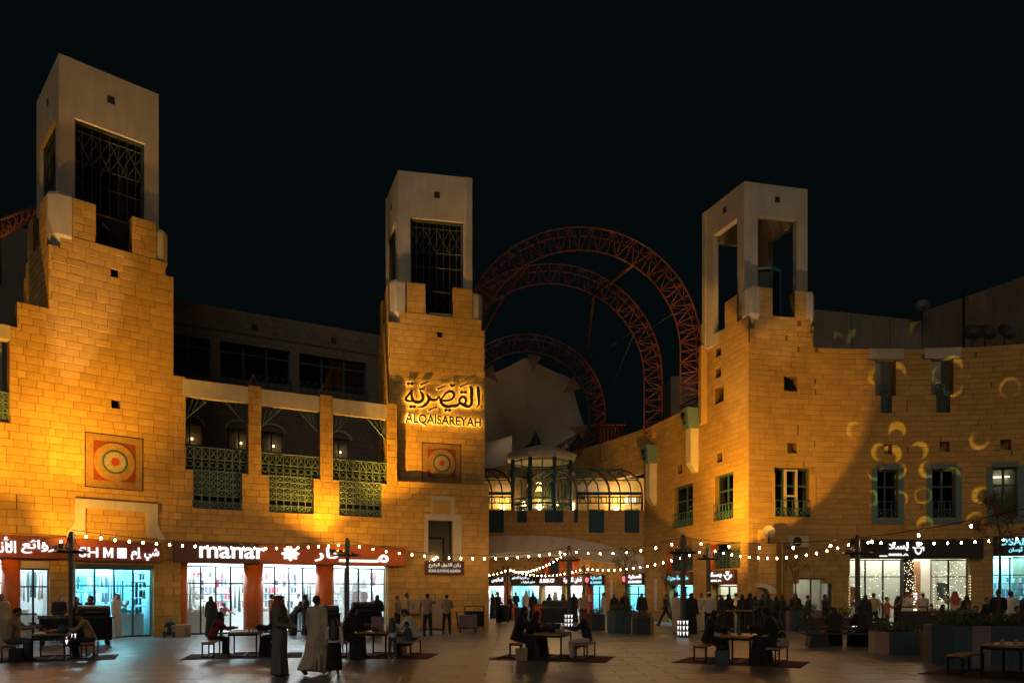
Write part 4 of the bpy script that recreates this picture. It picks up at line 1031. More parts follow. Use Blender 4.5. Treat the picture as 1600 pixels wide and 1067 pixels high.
# big three-bay shop
U = W2.u
s = shop(W2, U(284), U(605), 3.05, 4.6, 'large white-lit clothing shop with three glass bays under the orange sign', m_shopwhite, m_tube_e, 3)
for k, (a, b) in enumerate(((291, 385), (409, 497), (521, 604))):
    glazing(W2, U(a), U(b), 2.95, 4, s, -.3, 1 if k < 2 else None)
    display(W2, U(a) - .1, U(b) + .1, 1.05, 2.75, -4.2, 5, 15, ['pink and black small garments on the wall of the left glass bay', 'dark boots and bags on the wall of the middle glass bay', 'pale underwear packs on the wall of the right glass bay'][k], ((0, 3), (3, 2), (0, 1))[k], [None, [PM[2], PM[8], PM[0], PM[1], PM[2]], [PM[0], PM[3], PM[4], PM[6]]][k], 20 + k, .8)
    table_pile(W2, U(a) + .3, U(b) - .2, -3.1, -2.4, .9, ['white counter of folded goods in the left glass bay', 'white counter of folded goods in the middle glass bay', 'white counter of folded goods in the right glass bay'][k], 30 + k, white + [PM[6]])
display(W2, U(545), U(603), .95, 2.75, -1.3, 2, 4, 'pale gowns hanging in the right glass bay', (1, 0), [PM[4], PM[0], PM[3]], 40, 1)
display(W2, U(292), U(312), .7, 2.6, -1.2, 1, 3, 'yellowish and green clothes at the left end of the left glass bay', (1, 0), [M('pale_yellow_cloth', (.6, .55, .3), .8), PM[5], PM[0]], 41, 1)
display(W2, U(366), U(384), .6, 2.2, -1.2, 1, 3, 'teal coats hanging at the right end of the left glass bay', (1,), [PM[5], PM[8]], 42, 1)
display(W2, U(483), U(498), .8, 2.1, -1.2, 1, 3, 'dark long garments at the right end of the middle glass bay', (2, 1), [PM[8], PM[5]], 43, 1)
table_pile(W2, U(296), U(330), -1.5, -.9, 1.0, 'tall white counter at the entrance of the left glass bay', 44, white)
for x, w in ((287, .2), (397, .46), (509, .46)):
    p = W2.P(U(x), 0, -.16); MB().lathe([(w * .9, 0), (w * .9, 3.05)], (p.x, p.y, 0), 20).build('column', m_orange, s)
# cafe and pharmacy on the right
U = W4.u; zt = W4.z(1420, 872)
m_cafew = M('cafe_wall', (.62, .60, .52), .8, var=.08)
m_cafe_e = EM('cafe_lamp_glow', (1, .93, .80), 28)
s = shop(W4, sd[0] + .05, sd[1] - .05, zt, 4.5, 'cafe with pale walls and fairy lights behind the dark sign at right', m_cafew, m_cafe_e, 2, m_plaster)
for a, b, n in ((1329, 1412, 3), (1458, 1514, 2)): glazing(W4, U(a), U(b), zt - .05, n, s)
col = W4.hx(MB(), U(1413), U(1428), 0, zt - .02, -.4, -.02).build('dark_pillar', m_charcoal, s)
fl = MB(); rnd = random.Random(3)
def spk(u, z, o): fl.sphere(W4.P(u, z, o), .013, 5, 3)
for k in range(120): spk(U(1413) + rnd.random() * (U(1428) - U(1413)), .8 + rnd.random() * (zt - .9), .0)
for x in (1430, 1459, 1514, 1516, 1327):
    for k in range(15): spk(U(x) + rnd.uniform(-.02, .02), .6 + k * .145, .02)
for k in range(90): spk(U(1462) + rnd.random() * (U(1512) - U(1462)), .9 + rnd.random() * (zt - 1), -.22)
for k in range(60): spk(U(1335) + rnd.random() * (U(1410) - U(1335)), 1.2 + rnd.random() * (zt - 1.3), -.22)
fl.build('fairy_lights', EM('fairy_glow', (1, .82, .5), 6), s, kind='stuff')
W4.hx(MB(), U(1430), U(1457), 0, zt - .1, -1.4, -1.3).build('wood_panel', m_wood, s)
pn = MB()
for i in range(5):
    for j in range(8): pn.sphere(W4.P(U(1434) + i * .12, .75 + j * .14, -1.25), .035, 5, 3)
pn.build('bulb_wall', EM('bulb_wall_glow', (1, .95, .88), 4), s, kind='stuff')
for a, b, z0, z1, m in ((1345, 1357, 1.3, 2.1, M('orange_poster', (.45, .13, .05), .6, var=.6, vscale=8)), (1478, 1494, 1.4, 2.3, M('grey_poster', (.14, .17, .19), .6, var=.5, vscale=6))):
    W4.hx(MB(), U(a), U(b), z0, z1, -1.1, -1.05).build('poster', m, s)
ct = T('cafe_counter', 'cafe counter with coffee machine behind the window at right', 'counter', W4.P(U(1370), 0, -1.8))
W4.hx(MB(), U(1345), U(1410), .02, 1.05, -2.0, -1.4).build('counter', m_plaster2, ct); W4.hx(MB(), U(1350), U(1372), 1.05, 1.5, -1.9, -1.5).build('coffee_machine', m_grey, ct); W4.hx(MB(), U(1385), U(1402), 1.05, 1.35, -1.85, -1.5).build('display_case', m_wood, ct)
s = shop(W4, so[0] + .05, so[1] - .05, W4.z(1580, 868), 4.0, 'pharmacy-like shop with white shelves at the right picture edge', m_shopwhite, m_cyantube_e, 2)
glazing(W4, so[0] + .05, so[1] - .05, W4.z(1580, 868) - .05, 3, s)
display(W4, U(1555), U(1635), .7, 2.6, -3.6, 6, 14, 'shelves of small boxes in the shop at the right picture edge', (3,), [PM[0], PM[5], PM[8], PM[0]], 50)
# wing shops
U = W5.u
for k, (a, b) in enumerate(w5s):
    s = shop(W5, a + .03, b - .03, 2.2, 2.6, ['pale cafe doorway with arched mirror under the brown sign', 'teal-lit shop with plants left of the brown-signed cafe'][k], (m_cafew, m_shopcyan)[k], (m_cafe_e, m_cyantube_e)[k], 2)
    glazing(W5, a + .03, b - .03, 2.15, 2, s)
    display(W5, a + .2, b - .2, .8, 2.0, -2.2, 2, 6, ['shelves on the back wall of the arched-mirror cafe', 'dark leafy goods in the teal-lit shop'][k], (3, 1), [[PM[6], PM[0]], [PM[5], PM[2]]][k], 60 + k)
# passage shops
nm = ['pink and green clothing shop just right of the middle tower', 'teal-lit perfume shop deep in the passage', 'white textile shop in the passage with spelled-out sign', 'white shop behind the passage lamp post', 'narrow shop with tall red sale banner in the passage', 'teal-lit pharmacy front at the passage mouth']
gp = ['hanging pink and green clothes in the first passage shop', 'dark bottles and boxes in the teal passage shop', 'white fabrics in the passage textile shop', 'white garments behind the passage lamp post', 'shelf goods behind the red sale banner', 'small boxes inside the teal pharmacy front']
for k, (x0, x1) in enumerate(psh):
    a, b = U(x0) + .04, U(x1) - .04; cyn = k in (1, 4, 5)
    s = shop(W5, a, b, 2.25, 2.8, nm[k], m_shopcyan if cyn or k == 1 else m_shopwhite, m_cyantube_e if cyn else m_tube_e, 2)
    if k in (4, 5): glazing(W5, a, b, 2.2, 2, s)
    display(W5, a + .1, b - .1, .5, 2.0, -1.6 if k < 2 else -2.2, 2, max(3, int((b - a) / .3)), gp[k], (0, 3), [[PM[3], PM[1], M('green_cloth', (.05, .3, .15), .8), PM[0]], [PM[5], PM[2], PM[0]], white, white + [PM[6]], [PM[5], PM[0]], [PM[0], PM[5]]][k], 70 + k)
# ------------------------------------------------------------------ shop signs
def sign(path, r, label, board, texts, off0=.04, off1=.45, boardm2=None, rim=None):
    o = T('shop_sign', label, 'sign', path.P((r[0] + r[1]) / 2, r[2], off1))
    b = path.hx(MB(), *r, off0, off1).build('board', board, o)
    for t in texts:
        s, x0, x1, z0, z1, m = t[:6]; bold = t[6] if len(t) > 6 else .02
        w, h = r[1] - r[0], r[3] - r[2]; rr = (r[0] + w * x0, r[0] + w * x1, r[2] + h * z0, r[2] + h * z1)
        me = s if isinstance(s, bpy.types.Mesh) else text_mesh(s, bold, .02)
        wall_mesh('lettering', me, path, rr, off1 + .03, m, o)
    return o
def poly_mesh(polys, depth=.02):
    mb = MB()
    for P in polys:
        n = len(P); mb.add([(x, y, z) for z in (-depth, depth) for x, y in P], [tuple(n + i for i in range(n)), tuple(range(n))[::-1]] + [(i, (i + 1) % n, n + (i + 1) % n, n + i) for i in range(n)])
    return mb.mesh('lettering', m_white_e)
def flower():
    P = []
    for k in range(8):
        a = k * math.pi / 4; q = []
        for t in range(12):
            b = 2 * math.pi * t / 12; x, y = .26 + .23 * math.cos(b), .115 * math.sin(b); q.append((.5 + x * math.cos(a) - y * math.sin(a), .5 + x * math.sin(a) + y * math.cos(a)))
        P.append(q)
    return poly_mesh(P)
def cup():
    P = [[(.3, .95), (.7, .95), (.62, .62), (.38, .62)]]
    arc = [(.5 + .34 * math.cos(a), .52 + .5 * math.sin(a)) for a in [math.pi + math.pi * k / 10 for k in range(11)]]; ar2 = [(.5 + .25 * math.cos(a), .52 + .38 * math.sin(a)) for a in [math.pi + math.pi * k / 10 for k in range(11)]][::-1]
    P.append(arc + ar2); P.append([(0, .6), (.2, .55), (.2, .48), (0, .5)]); P.append([(.82, .6), (1, .6), (1, .3), (.93, .3), (.93, .5), (.82, .5)])
    P.append([(.2, .55), (.8, .55), (.8, .5), (.2, .5)]); return poly_mesh(P)
WE = m_white_e
U = W1.u
def zr(path, x, y0, y1): return path.z(x, y1), path.z(x, y0)
sign(W1, (U(-110), U(100), *zr(W1, 50, 838, 872)), 'dark red shop sign with white Arabic letters at left edge', m_redb, [(arab('روائع'), .64, .90, .2, .85, WE, .018), (arab('الأناقة'), .34, .60, .2, .92, WE, .018)])
sign(W1, (U(113), U(246), *zr(W1, 180, 846, 877)), 'dark red shop sign with Latin and Arabic letters around a white square', m_redb,
     [('SH', .04, .25, .16, .66, WE, .012), (poly_mesh([[(0, 0), (.22, 0), (.22, 1), (0, 1)], [(.78, 0), (1, 0), (1, 1), (.78, 1)], [(.22, 1), (.22, .62), (.5, .05), (.5, .42)], [(.78, 1), (.5, .42), (.5, .05), (.78, .62)]]), .31, .42, .16, .66, WE), (poly_mesh([[(0, 0), (1, 0), (1, 1), (0, 1)]]), .47, .575, .16, .66, WE), (arab('إم'), .63, .76, .1, .72, WE, .02), (arab('شي'), .79, .97, .08, .7, WE, .02)])
U = W2.u
sg = sign(W2, (U(270), U(628), *zr(W2, 440, 851, 881)), 'long orange and brown shop sign with white letters and a flower', m_orangeb,
     [('manar', .095, .36, .22, .80, WE, .018), (flower(), .425, .505, .14, .92, WE), (arab('نار'), .57, .675, .16, .88, WE, .02), (arab('مـــــ'), .68, .915, .16, .6, WE, .02)])
r0 = (U(270), U(402), *zr(W2, 440, 851, 881)); W2.hx(MB(), r0[0] - .004, r0[1], r0[2] - .004, r0[3] + .004, .1, .455).build('dark_panel', m_brownb, sg)
U = W3.u
sign(W3, (U(663), U(725), W3.z(690, 898), W3.z(690, 876)), 'small brown plaque below the stepped window on the middle tower', m_brownb,
     [(arab('ركن الذوق الرفيع'), .1, .9, .5, .86, EM('plaque_letter_glow', (.9, .8, .65), .8), .015), ('ROKN ALTHOUQ ALRAFEA', .1, .9, .16, .4, EM('plaque_letter_glow', (.9, .8, .65), .6), .02)], .02, .08)
# backlit calligraphy on the middle tower
cal = T('calligraphy_sign', 'dark backlit Arabic calligraphy and Latin letters glowing on the middle tower', 'sign', W3U.P(W3U.u(690), W3U.z(690, 668), .1))
def brush(pts, grow=0, depth=.035):
    """flat stroke of varying width through (x, y, w) zoom-pixel points"""
    P = [Vector((p[0], -p[1])) for p in pts]; Wd = [p[2] / 2 + grow for p in pts]; L = []; Rr = []
    Q = []; QW = []
    for i in range(len(P) - 1):
        a, b, c, d = P[max(i - 1, 0)], P[i], P[i + 1], P[min(i + 2, len(P) - 1)]
        for k in range(5):
            t = k / 5; Q.append(.5 * (2 * b + (c - a) * t + (2 * a - 5 * b + 4 * c - d) * t * t + (3 * b - a - 3 * c + d) * t ** 3)); QW.append(Wd[i] * (1 - t) + Wd[i + 1] * t)
    Q.append(P[-1]); QW.append(Wd[-1])
    for i, q in enumerate(Q):
        t = (Q[min(i + 1, len(Q) - 1)] - Q[max(i - 1, 0)]).normalized(); n = Vector((-t.y, t.x)); L.append(q + n * QW[i]); Rr.append(q - n * QW[i])
    return L, Rr
STR = [[(1335, 265, 30), (1345, 340, 58), (1352, 450, 42), (1355, 540, 32), (1335, 595, 20), (1300, 622, 6)],
       [(1205, 262, 30), (1235, 320, 60), (1232, 450, 44), (1232, 545, 46), (1190, 596, 46), (1120, 584, 46), (1050, 545, 44)],
       [(1125, 570, 30), (1138, 480, 34), (1098, 436, 40), (1048, 462, 38), (1030, 510, 34), (1068, 548, 30), (1120, 556, 24)],
       [(1040, 535, 34), (985, 585, 44), (905, 590, 44), (835, 602, 50), (770, 578, 52), (730, 535, 44), (712, 488, 26)],
       [(705, 500, 30), (800, 502, 34), (895, 482, 34), (942, 420, 38), (925, 366, 44), (875, 346, 40), (815, 374, 34), (770, 424, 30), (730, 484, 26)],
       [(712, 495, 26), (692, 432, 20), (662, 478, 34), (605, 492, 46), (550, 478, 48), (512, 430, 42), (490, 392, 18)],
       [(525, 440, 34), (512, 515, 44), (470, 568, 46), (405, 602, 30), (338, 600, 6)],
       [(378, 345, 22), (418, 398, 44), (424, 465, 46), (388, 518, 50), (322, 526, 50), (270, 502, 46), (240, 440, 46), (238, 325, 22)],
       [(238, 325, 20), (202, 388, 34), (152, 448, 40), (146, 488, 40), (200, 508, 34), (262, 506, 30)],
       [(375, 242, 22), (522, 180, 18)], [(660, 315, 22), (810, 252, 18)], [(1030, 280, 22), (1180, 214, 18)], [(510, 665, 22), (658, 600, 18)],
       [(366, 296, 20), (388, 322, 26), (416, 300, 24), (434, 312, 24), (456, 272, 12)],
       [(878, 222, 20), (905, 255, 40), (940, 245, 40), (956, 228, 14)]]
for c_ in ((185, 220), (245, 220), (225, 600), (280, 600), (1072, 360), (1130, 360), (805, 660), (866, 660)): STR.append([(c_[0] - 34, c_[1], 4), (c_[0], c_[1], 60), (c_[0] + 34, c_[1], 4)])
def cali(grow, off, depth):
    mb = MB(); pp = W3U; k = 1 / 10.667
    def W_(v): px, py = 620 + v.x * k, 580 - v.y * k; return pp.u(px), pp.z(px, py)
    for s_ in STR:
        L, Rr = brush(s_, grow); n = len(L); vs = []
        for o_ in (off - depth, off):
            for v in L: u, z = W_(v); vs.append(pp.P(u, z, o_))
            for v in Rr: u, z = W_(v); vs.append(pp.P(u, z, o_))
        fs = []
        for i in range(n - 1):
            fs += [(2 * n + i, 3 * n + i, 3 * n + i + 1, 2 * n + i + 1), (i, i + 1, n + i + 1, n + i), (i, 2 * n + i, 2 * n + i + 1, i + 1), (n + i, n + i + 1, 3 * n + i + 1, 3 * n + i)]
        mb.add(vs, fs)
    return mb
cali(2.5, .18, .04).build('calligraphy', m_charcoal, cal); cali(-5, .12, .02).build('back_glow', m_halo_e, cal)
rr = (W3U.u(632), W3U.u(750), W3U.z(690, 667), W3U.z(690, 650))
wall_mesh('lettering', text_mesh('ALQAISAREYAH', .018, .03), W3U, rr, .16, m_charcoal, cal)
wall_mesh('back_glow', text_mesh('ALQAISAREYAH', -.006, .01), W3U, rr, .10, m_halo_e, cal)
# right-hand signs
U = W4.u
besla = lambda x0: [(arab('بسلا'), x0, x0 + .15, .42, .85, WE, .03), ('B E S L A', x0, x0 + .15, .2, .3, WE, .03), (cup(), x0 + .18, x0 + .26, .2, .88, WE)]
sg = sign(W4, (U(1328), U(1500), W4.z(1420, 873), W4.z(1420, 843)), 'long dark cafe sign with white letters and a cup at right', m_charcoal, [(arab('بسلا'), .34, .52, .42, .85, WE, .03), ('BESLA', .34, .52, .16, .27, WE, .03), (cup(), .56, .66, .2, .9, WE), ('-----', .25, .32, .12, .17, WE, .02)], .04, .3)
W4.hx(MB(), U(1500), U(1533), W4.z(1420, 873), W4.z(1420, 843), .04, .3).build('board_end', m_charcoal, sg)
sign(W4, (so[0], so[1], W4.z(1580, 866), W4.z(1580, 838)), 'dark sign with cyan letters at the right picture edge', m_charcoal, [('OSAN', .06, .62, .5, .9, m_cyan_e, .02), (arab('أوسان'), .24, .5, .1, .42, m_cyan_e, .03)], .04, .3)
U = W5.u
def sign5(x0, x1, z0, z1, label, board, texts): sign(W5, (U(x0), U(x1), z0, z1), label, board, texts, .04, .2)
sign5(1111, 1153, 2.24, 2.98, 'brown cafe sign with white cup on the floodlit wing', m_brownb, [(arab('بسلا'), .08, .55, .45, .85, WE, .03), ('BESLA', .08, .55, .18, .3, WE, .03), (cup(), .62, .92, .25, .9, WE)])
sign5(1045, 1084, 2.24, 2.95, 'brown sign with teal Arabic letters on the floodlit wing', m_brownb, [(arab('مؤسسة حديقة'), .08, .92, .3, .75, m_cyan_e, .03)])
sign5(976, 1008, 2.28, 3.0, 'white and red lit pharmacy sign at the passage mouth', m_charcoal, [(arab('العناية'), .3, .95, .5, .92, WE, .015), ('AL ENAYAH', .3, .95, .15, .38, WE, .015), (poly_mesh([[(0, .3), (.5, 0), (1, .3), (1, .8), (.5, 1), (0, .8)]]), .03, .2, .25, .8, EM('red_logo_glow', (1, .12, .16), 2))])
sign5(918, 945, 2.28, 3.0, 'small teal and red lit sign above the sale banner', m_charcoal, [(arab('العناية'), .3, .95, .5, .92, m_cyan_e, .012), ('AL ENAYAH', .3, .95, .15, .38, m_cyan_e, .012), (poly_mesh([[(0, .3), (.5, 0), (1, .3), (1, .8), (.5, 1), (0, .8)]]), .03, .2, .25, .8, EM('red_logo_glow', (1, .12, .16), 2))])
sign5(881, 916, 2.28, 3.05, 'brown passage sign with white Arabic letters behind the lamp post', m_brownb, [(arab('قطن'), .6, .9, .2, .8, WE, .015), (arab('الديرة'), .1, .52, .2, .8, WE, .015)])
sign5(844, 880, 2.28, 3.05, 'brown passage sign with white Latin capital letters', m_brownb, [('AL DERA COTTON', .06, .94, .3, .7, WE, .015)])
sign5(798, 843, 2.32, 3.2, 'charcoal passage sign with two small lines of white Arabic', m_charcoal, [(arab('دار نفائس الدرعية للعطور'), .08, .94, .52, .85, EM('dim_letter_glow', (.8, .9, .9), 1.2), .02), (arab('عطور شرقية وغربية'), .2, .9, .15, .42, EM('dim_letter_glow', (.8, .9, .9), 1.2), .02)])
sign5(748, 790, 2.3, 3.1, 'grey lit passage sign half hidden by the middle tower', m_charcoal, [(arab('الملابس'), .5, .92, .3, .85, WE, .03)])
ba = T('sale_banner', 'tall red sale banner with fifty percent beside the narrow passage shop', 'banner', W5.P(U(923), .1, .1)); rr = (U(918.5), U(928), .2, 2.15)
W5.hx(MB(), *rr, .06, .1).build('cloth', M('red_banner', (.45, .03, .03), .6), ba)
wall_mesh('lettering', text_mesh('50%', .03, .005), W5, (rr[0] + .15, rr[1] - .15, 1.1, 1.6), .11, m_white, ba)
# ------------------------------------------------------------------ floodlights on brackets
SOD = (1, .455, .03); LAN = (1, .66, .36)
# (heads are hung on the lamp posts below)
# red uplights in the arch shoes
for k, (f, c, e) in enumerate(((foot1, c1, 120), (foot2, c2, 20))):
    lamp('arch_uplight', 'SPOT', f + Vector((0, 0, .12)), e, (1, .30, .10), rw, target=f + Vector((-.35, .2, 9)), spot_size=R(85), spot_blend=.8, shadow_soft_size=.1)
q = W3U.P(W3U.len, 15.0, -1.5) + Vector((.4, 0, 0)); lamp('arch_uplight', 'SPOT', q, 70, (1, .30, .10), mt, target=q + Vector((.6, 3, 5)), spot_size=R(90), spot_blend=.8, shadow_soft_size=.1)
# gobo projector: yellow crescents on the curved facade
def gobo():
    p = Vector((17.2, 24.0, 4.35)); tgt = W4.P(W4.u(1452), 9.4)
    o = T('gobo_projector', 'small pattern projector clamped above the right plaza lamp arm', 'projector', p)
    lp = lamp('beam', 'SPOT', p, 5600, (1, .72, .08), o, target=tgt, spot_size=R(33), spot_blend=.25, shadow_soft_size=.01)
    d = lp.data; d.use_nodes = True; n = d.node_tree.nodes; l = d.node_tree.links; em = n['Emission']
    tc = n.new('ShaderNodeTexCoord'); sp = n.new('ShaderNodeSeparateXYZ'); l.new(tc.outputs['Normal'], sp.inputs[0])
    dx = n.new('ShaderNodeMath'); dx.operation = 'DIVIDE'; dy = n.new('ShaderNodeMath'); dy.operation = 'DIVIDE'
    l.new(sp.outputs[0], dx.inputs[0]); l.new(sp.outputs[2], dx.inputs[1]); l.new(sp.outputs[1], dy.inputs[0]); l.new(sp.outputs[2], dy.inputs[1])
    cb = n.new('ShaderNodeCombineXYZ'); l.new(dx.outputs[0], cb.inputs[0]); l.new(dy.outputs[0], cb.inputs[1])
    vo = n.new('ShaderNodeTexVoronoi'); vo.voronoi_dimensions = '2D'; vo.inputs['Scale'].default_value = 13; vo.inputs['Randomness'].default_value = .45; l.new(cb.outputs[0], vo.inputs['Vector'])
    # crescent: inside a disc round the cell point, outside a disc shifted by a random direction
    sc_ = n.new('ShaderNodeVectorMath'); sc_.operation = 'SCALE'; sc_.inputs['Scale'].default_value = 13; l.new(cb.outputs[0], sc_.inputs[0])
    ps = n.new('ShaderNodeVectorMath'); ps.operation = 'SCALE'; ps.inputs['Scale'].default_value = 13; l.new(vo.outputs['Position'], ps.inputs[0])
    df = n.new('ShaderNodeVectorMath'); df.operation = 'SUBTRACT'; l.new(sc_.outputs[0], df.inputs[0]); l.new(ps.outputs[0], df.inputs[1])
    off = n.new('ShaderNodeVectorMath'); off.operation = 'SUBTRACT'; l.new(vo.outputs['Color'], off.inputs[0]); off.inputs[1].default_value = (.5, .35, .5)
    o2 = n.new('ShaderNodeVectorMath'); o2.operation = 'SCALE'; o2.inputs['Scale'].default_value = .40; l.new(off.outputs[0], o2.inputs[0])
    df2 = n.new('ShaderNodeVectorMath'); df2.operation = 'SUBTRACT'; l.new(df.outputs[0], df2.inputs[0]); l.new(o2.outputs[0], df2.inputs[1])
    s2 = n.new('ShaderNodeSeparateXYZ'); l.new(df2.outputs[0], s2.inputs[0]); c2_ = n.new('ShaderNodeCombineXYZ'); l.new(s2.outputs[0], c2_.inputs[0]); l.new(s2.outputs[1], c2_.inputs[1])
    s1 = n.new('ShaderNodeSeparateXYZ'); l.new(df.outputs[0], s1.inputs[0]); c1_ = n.new('ShaderNodeCombineXYZ'); l.new(s1.outputs[0], c1_.inputs[0]); l.new(s1.outputs[1], c1_.inputs[1])
    ln1 = n.new('ShaderNodeVectorMath'); ln1.operation = 'LENGTH'; l.new(c1_.outputs[0], ln1.inputs[0]); ln2 = n.new('ShaderNodeVectorMath'); ln2.operation = 'LENGTH'; l.new(c2_.outputs[0], ln2.inputs[0])
    a = n.new('ShaderNodeMapRange'); a.inputs[1].default_value = .39; a.inputs[2].default_value = .31; l.new(ln1.outputs['Value'], a.inputs[0])
    b = n.new('ShaderNodeMapRange'); b.inputs[1].default_value = .26; b.inputs[2].default_value = .36; l.new(ln2.outputs['Value'], b.inputs[0])
    mu = n.new('ShaderNodeMath'); mu.operation = 'MULTIPLY'; l.new(a.outputs[0], mu.inputs[0]); l.new(b.outputs[0], mu.inputs[1])
    sp3 = n.new('ShaderNodeSeparateXYZ'); l.new(vo.outputs['Color'], sp3.inputs[0]); th_ = n.new('ShaderNodeMath'); th_.operation = 'GREATER_THAN'; th_.inputs[1].default_value = .56; l.new(sp3.outputs[2], th_.inputs[0])
    m3 = n.new('ShaderNodeMath'); m3.operation = 'MULTIPLY'; l.new(mu.outputs[0], m3.inputs[0]); l.new(th_.outputs[0], m3.inputs[1]); l.new(m3.outputs[0], em.inputs['Strength'])
    MB().tube([p + Vector((0, -.4, -.02)), p + Vector((0, -.05, 0))], .12, 10).build('housing', m_black, o); MB().bar(p + Vector((0, -.2, -.1)), p + Vector((0, -.2, -.5)), .05).build('clamp', m_black, o)
    return p
gp_ = gobo()
# ------------------------------------------------------------------ plaza lamp posts
def make_post():
    o = T('lamp_post', 'x', 'lamp post')
    MB().box(0, 0, 2.05, .15, .15, 4.1).build('pole', m_grey, o)
    MB().box(0, 0, .36, .34, .34, .72).build('base', m_black, o)
    for k in range(4):
        a = k * math.pi / 2; c, s = math.cos(a), math.sin(a); tr = MB()
        for r in range(3):
            for q in (-1, 1):
                x0 = q * .082; zb, zt = .07 + r * .22, .235 + r * .22
                tr.add([(c * x - s * y, s * x + c * y, z) for x, y, z in ((x0 - .06, -.176, zt), (x0 + .06, -.176, zt), (x0 + .012, -.176, zb), (x0 - .012, -.176, zb))], [(3, 2, 1, 0)])
        tr.build('light_panel', m_tri_e, o)
    rg = MB(); N = 20; rg.tube([(.55 * math.cos(2 * math.pi * k / N), .55 * math.sin(2 * math.pi * k / N), 3.42) for k in range(N + 1)], .035, 6, False)
    rg.bar((-.55, 0, 3.42), (.55, 0, 3.42), .05); rg.bar((0, -.55, 3.43), (0, .55, 3.43), .05); rg.build('ring_arm', m_black, o)
    st_ = MB()
    for k in range(4):
        a = k * math.pi / 2 + math.pi / 4; st_.tube([(.08 * math.cos(a), .08 * math.sin(a), 4.05), (.14 * math.cos(a), .14 * math.sin(a), 3.75), (.3 * math.cos(a), .3 * math.sin(a), 3.52), (.54 * math.cos(a), .54 * math.sin(a), 3.44)], .018, 5)
    st_.build('stay', m_black, o); MB().box(0, 0, 4.13, .1, .1, .06).build('post_cap', m_black, o)
    return o
post0 = make_post(); POSTS = {}
for i, (px, d, lab, h) in enumerate(((112, 26.3, 'lamp post in front of the two dark red signs at left', .94), (543, 33.2, 'lamp post in front of the right end of the orange sign', 1), (889, 38.8, 'lamp post standing in the middle of the passage mouth', 1), (1067, 31.2, 'nearest lamp post in front of the floodlit wing', 1),
        (1107, 37.0, 'lamp post in front of the brown cup sign', 1), (1340, 31.4, 'lamp post in front of the dark cafe sign at right', 1), (912, 56, 'slim far lamp post beside the sale banner', .9), (794, 58, 'far lamp post beside the orange column deep in the passage', .9))):
    o = post0 if i == 0 else copy_tree(post0)
    o.location = gx(px, d); o.scale = (h, h, h); o.rotation_euler = (0, 0, R(8 * i)); o['label'] = lab; o['group'] = 'lamp posts on the plaza'
    POSTS[px] = (gx(px, d).x, d, 4.1 * h)
# off-frame post on the right that carries the nearest string and the projector
o = copy_tree(post0); o.location = (17.2, 23.4, 0); o['label'] = 'lamp post just outside the right picture edge'; o['group'] = 'lamp posts on the plaza'
o.scale = (1, 1, 1.02)
o = copy_tree(post0); p_ = gx(-75, 23.0); o.location = p_; o['label'] = 'lamp post just outside the left picture edge'; o['group'] = 'lamp posts on the plaza'; POSTS[-70] = (p_.x, p_.y, 4.1)
def post_flood(key, beams, label):
    x, y, h = POSTS[key]; d0 = (Vector(beams[0][0]) - Vector((x, y, 3.6))); d0.z = 0; d0.normalize(); p = Vector((x, y, 3.62 * h / 4.1)) + d0 * .5
    if key == 112: p += Vector((-.62, .1, .06))
    o = T('floodlight', label, 'floodlight', p - Vector((0, 0, .15)), 'floodlights clamped to the lamp post rings')
    MB().bar(p - d0 * .1 - Vector((0, 0, .16)), p - d0 * .02, .04).build('bracket', m_black, o)
    for k, (t, power, size, blend_, col) in enumerate(beams):
        q0 = p + Vector((-d0.y, d0.x, 0)) * (.22 * k - .11 * (len(beams) - 1)); d = (Vector(t) - q0).normalized(); q = d.to_track_quat('Z', 'Y').to_matrix().to_4x4(); q.translation = q0
        MB().hexa([q @ Vector(v) for v in ((-.06, -.05, -.12), (.06, -.05, -.12), (.06, .05, -.12), (-.06, .05, -.12), (-.09, -.08, 0), (.09, -.08, 0), (.09, .08, 0), (-.09, .08, 0))]).build('housing', m_black, o)
        lamp('beam', 'SPOT', q0 + d * .05, power, col, o, target=t, spot_size=R(size), spot_blend=blend_, shadow_soft_size=.12)
post_flood(-70, [(W1.P(W1.u(25), 9.0), 4200, 68, 1, SOD), (W1.P(W1.u(15), 5.4), 700, 80, .7, SOD)], 'floodlight pair on the lamp post outside the left edge')
post_flood(112, [(W1.P(W1.u(180), 11.5), 3500, 66, 1, SOD), (W1.P(W1.u(135), 5.4), 760, 86, .7, SOD), ((-16.5, 30.8, 19.6), 4900, 19, .8, LAN)], 'floodlight trio on the lamp post before the two dark red signs')
post_flood(543, [(W2.P(W2.u(455), 9.2), 1900, 100, 1, SOD), (W3U.P(W3U.u(690), 12.0), 7600, 48, 1, SOD), (W2.P(W2.u(540), 5.6), 330, 100, .8, SOD), (W3.P(W3.len * .45, 4.4), 620, 84, 1, SOD), ((-4.2, 38.2, 19.8), 4500, 18, .8, LAN)], 'floodlight group on the lamp post before the orange sign')
post_flood(1107, [(W5.P(W5.u(1120), 11.5), 2600, 76, 1, SOD), (W5.P(W5.u(1138), 4.6), 420, 130, 1, SOD), ((11.4, 40, 19.6), 2000, 28, .8, LAN)], 'floodlight group on the lamp post before the cup sign')
post_flood(1067, [((10.8, 39.0, 8.2), 6000, 54, .12, SOD)], 'single floodlight on the nearest lamp post')
post_flood(1340, [((13.4, 39.0, 19.2), 2300, 22, .8, LAN), (W4.P(W4.u(1430), 12), 420, 95, 1, SOD)], 'floodlight pair on the lamp post before the cafe sign')
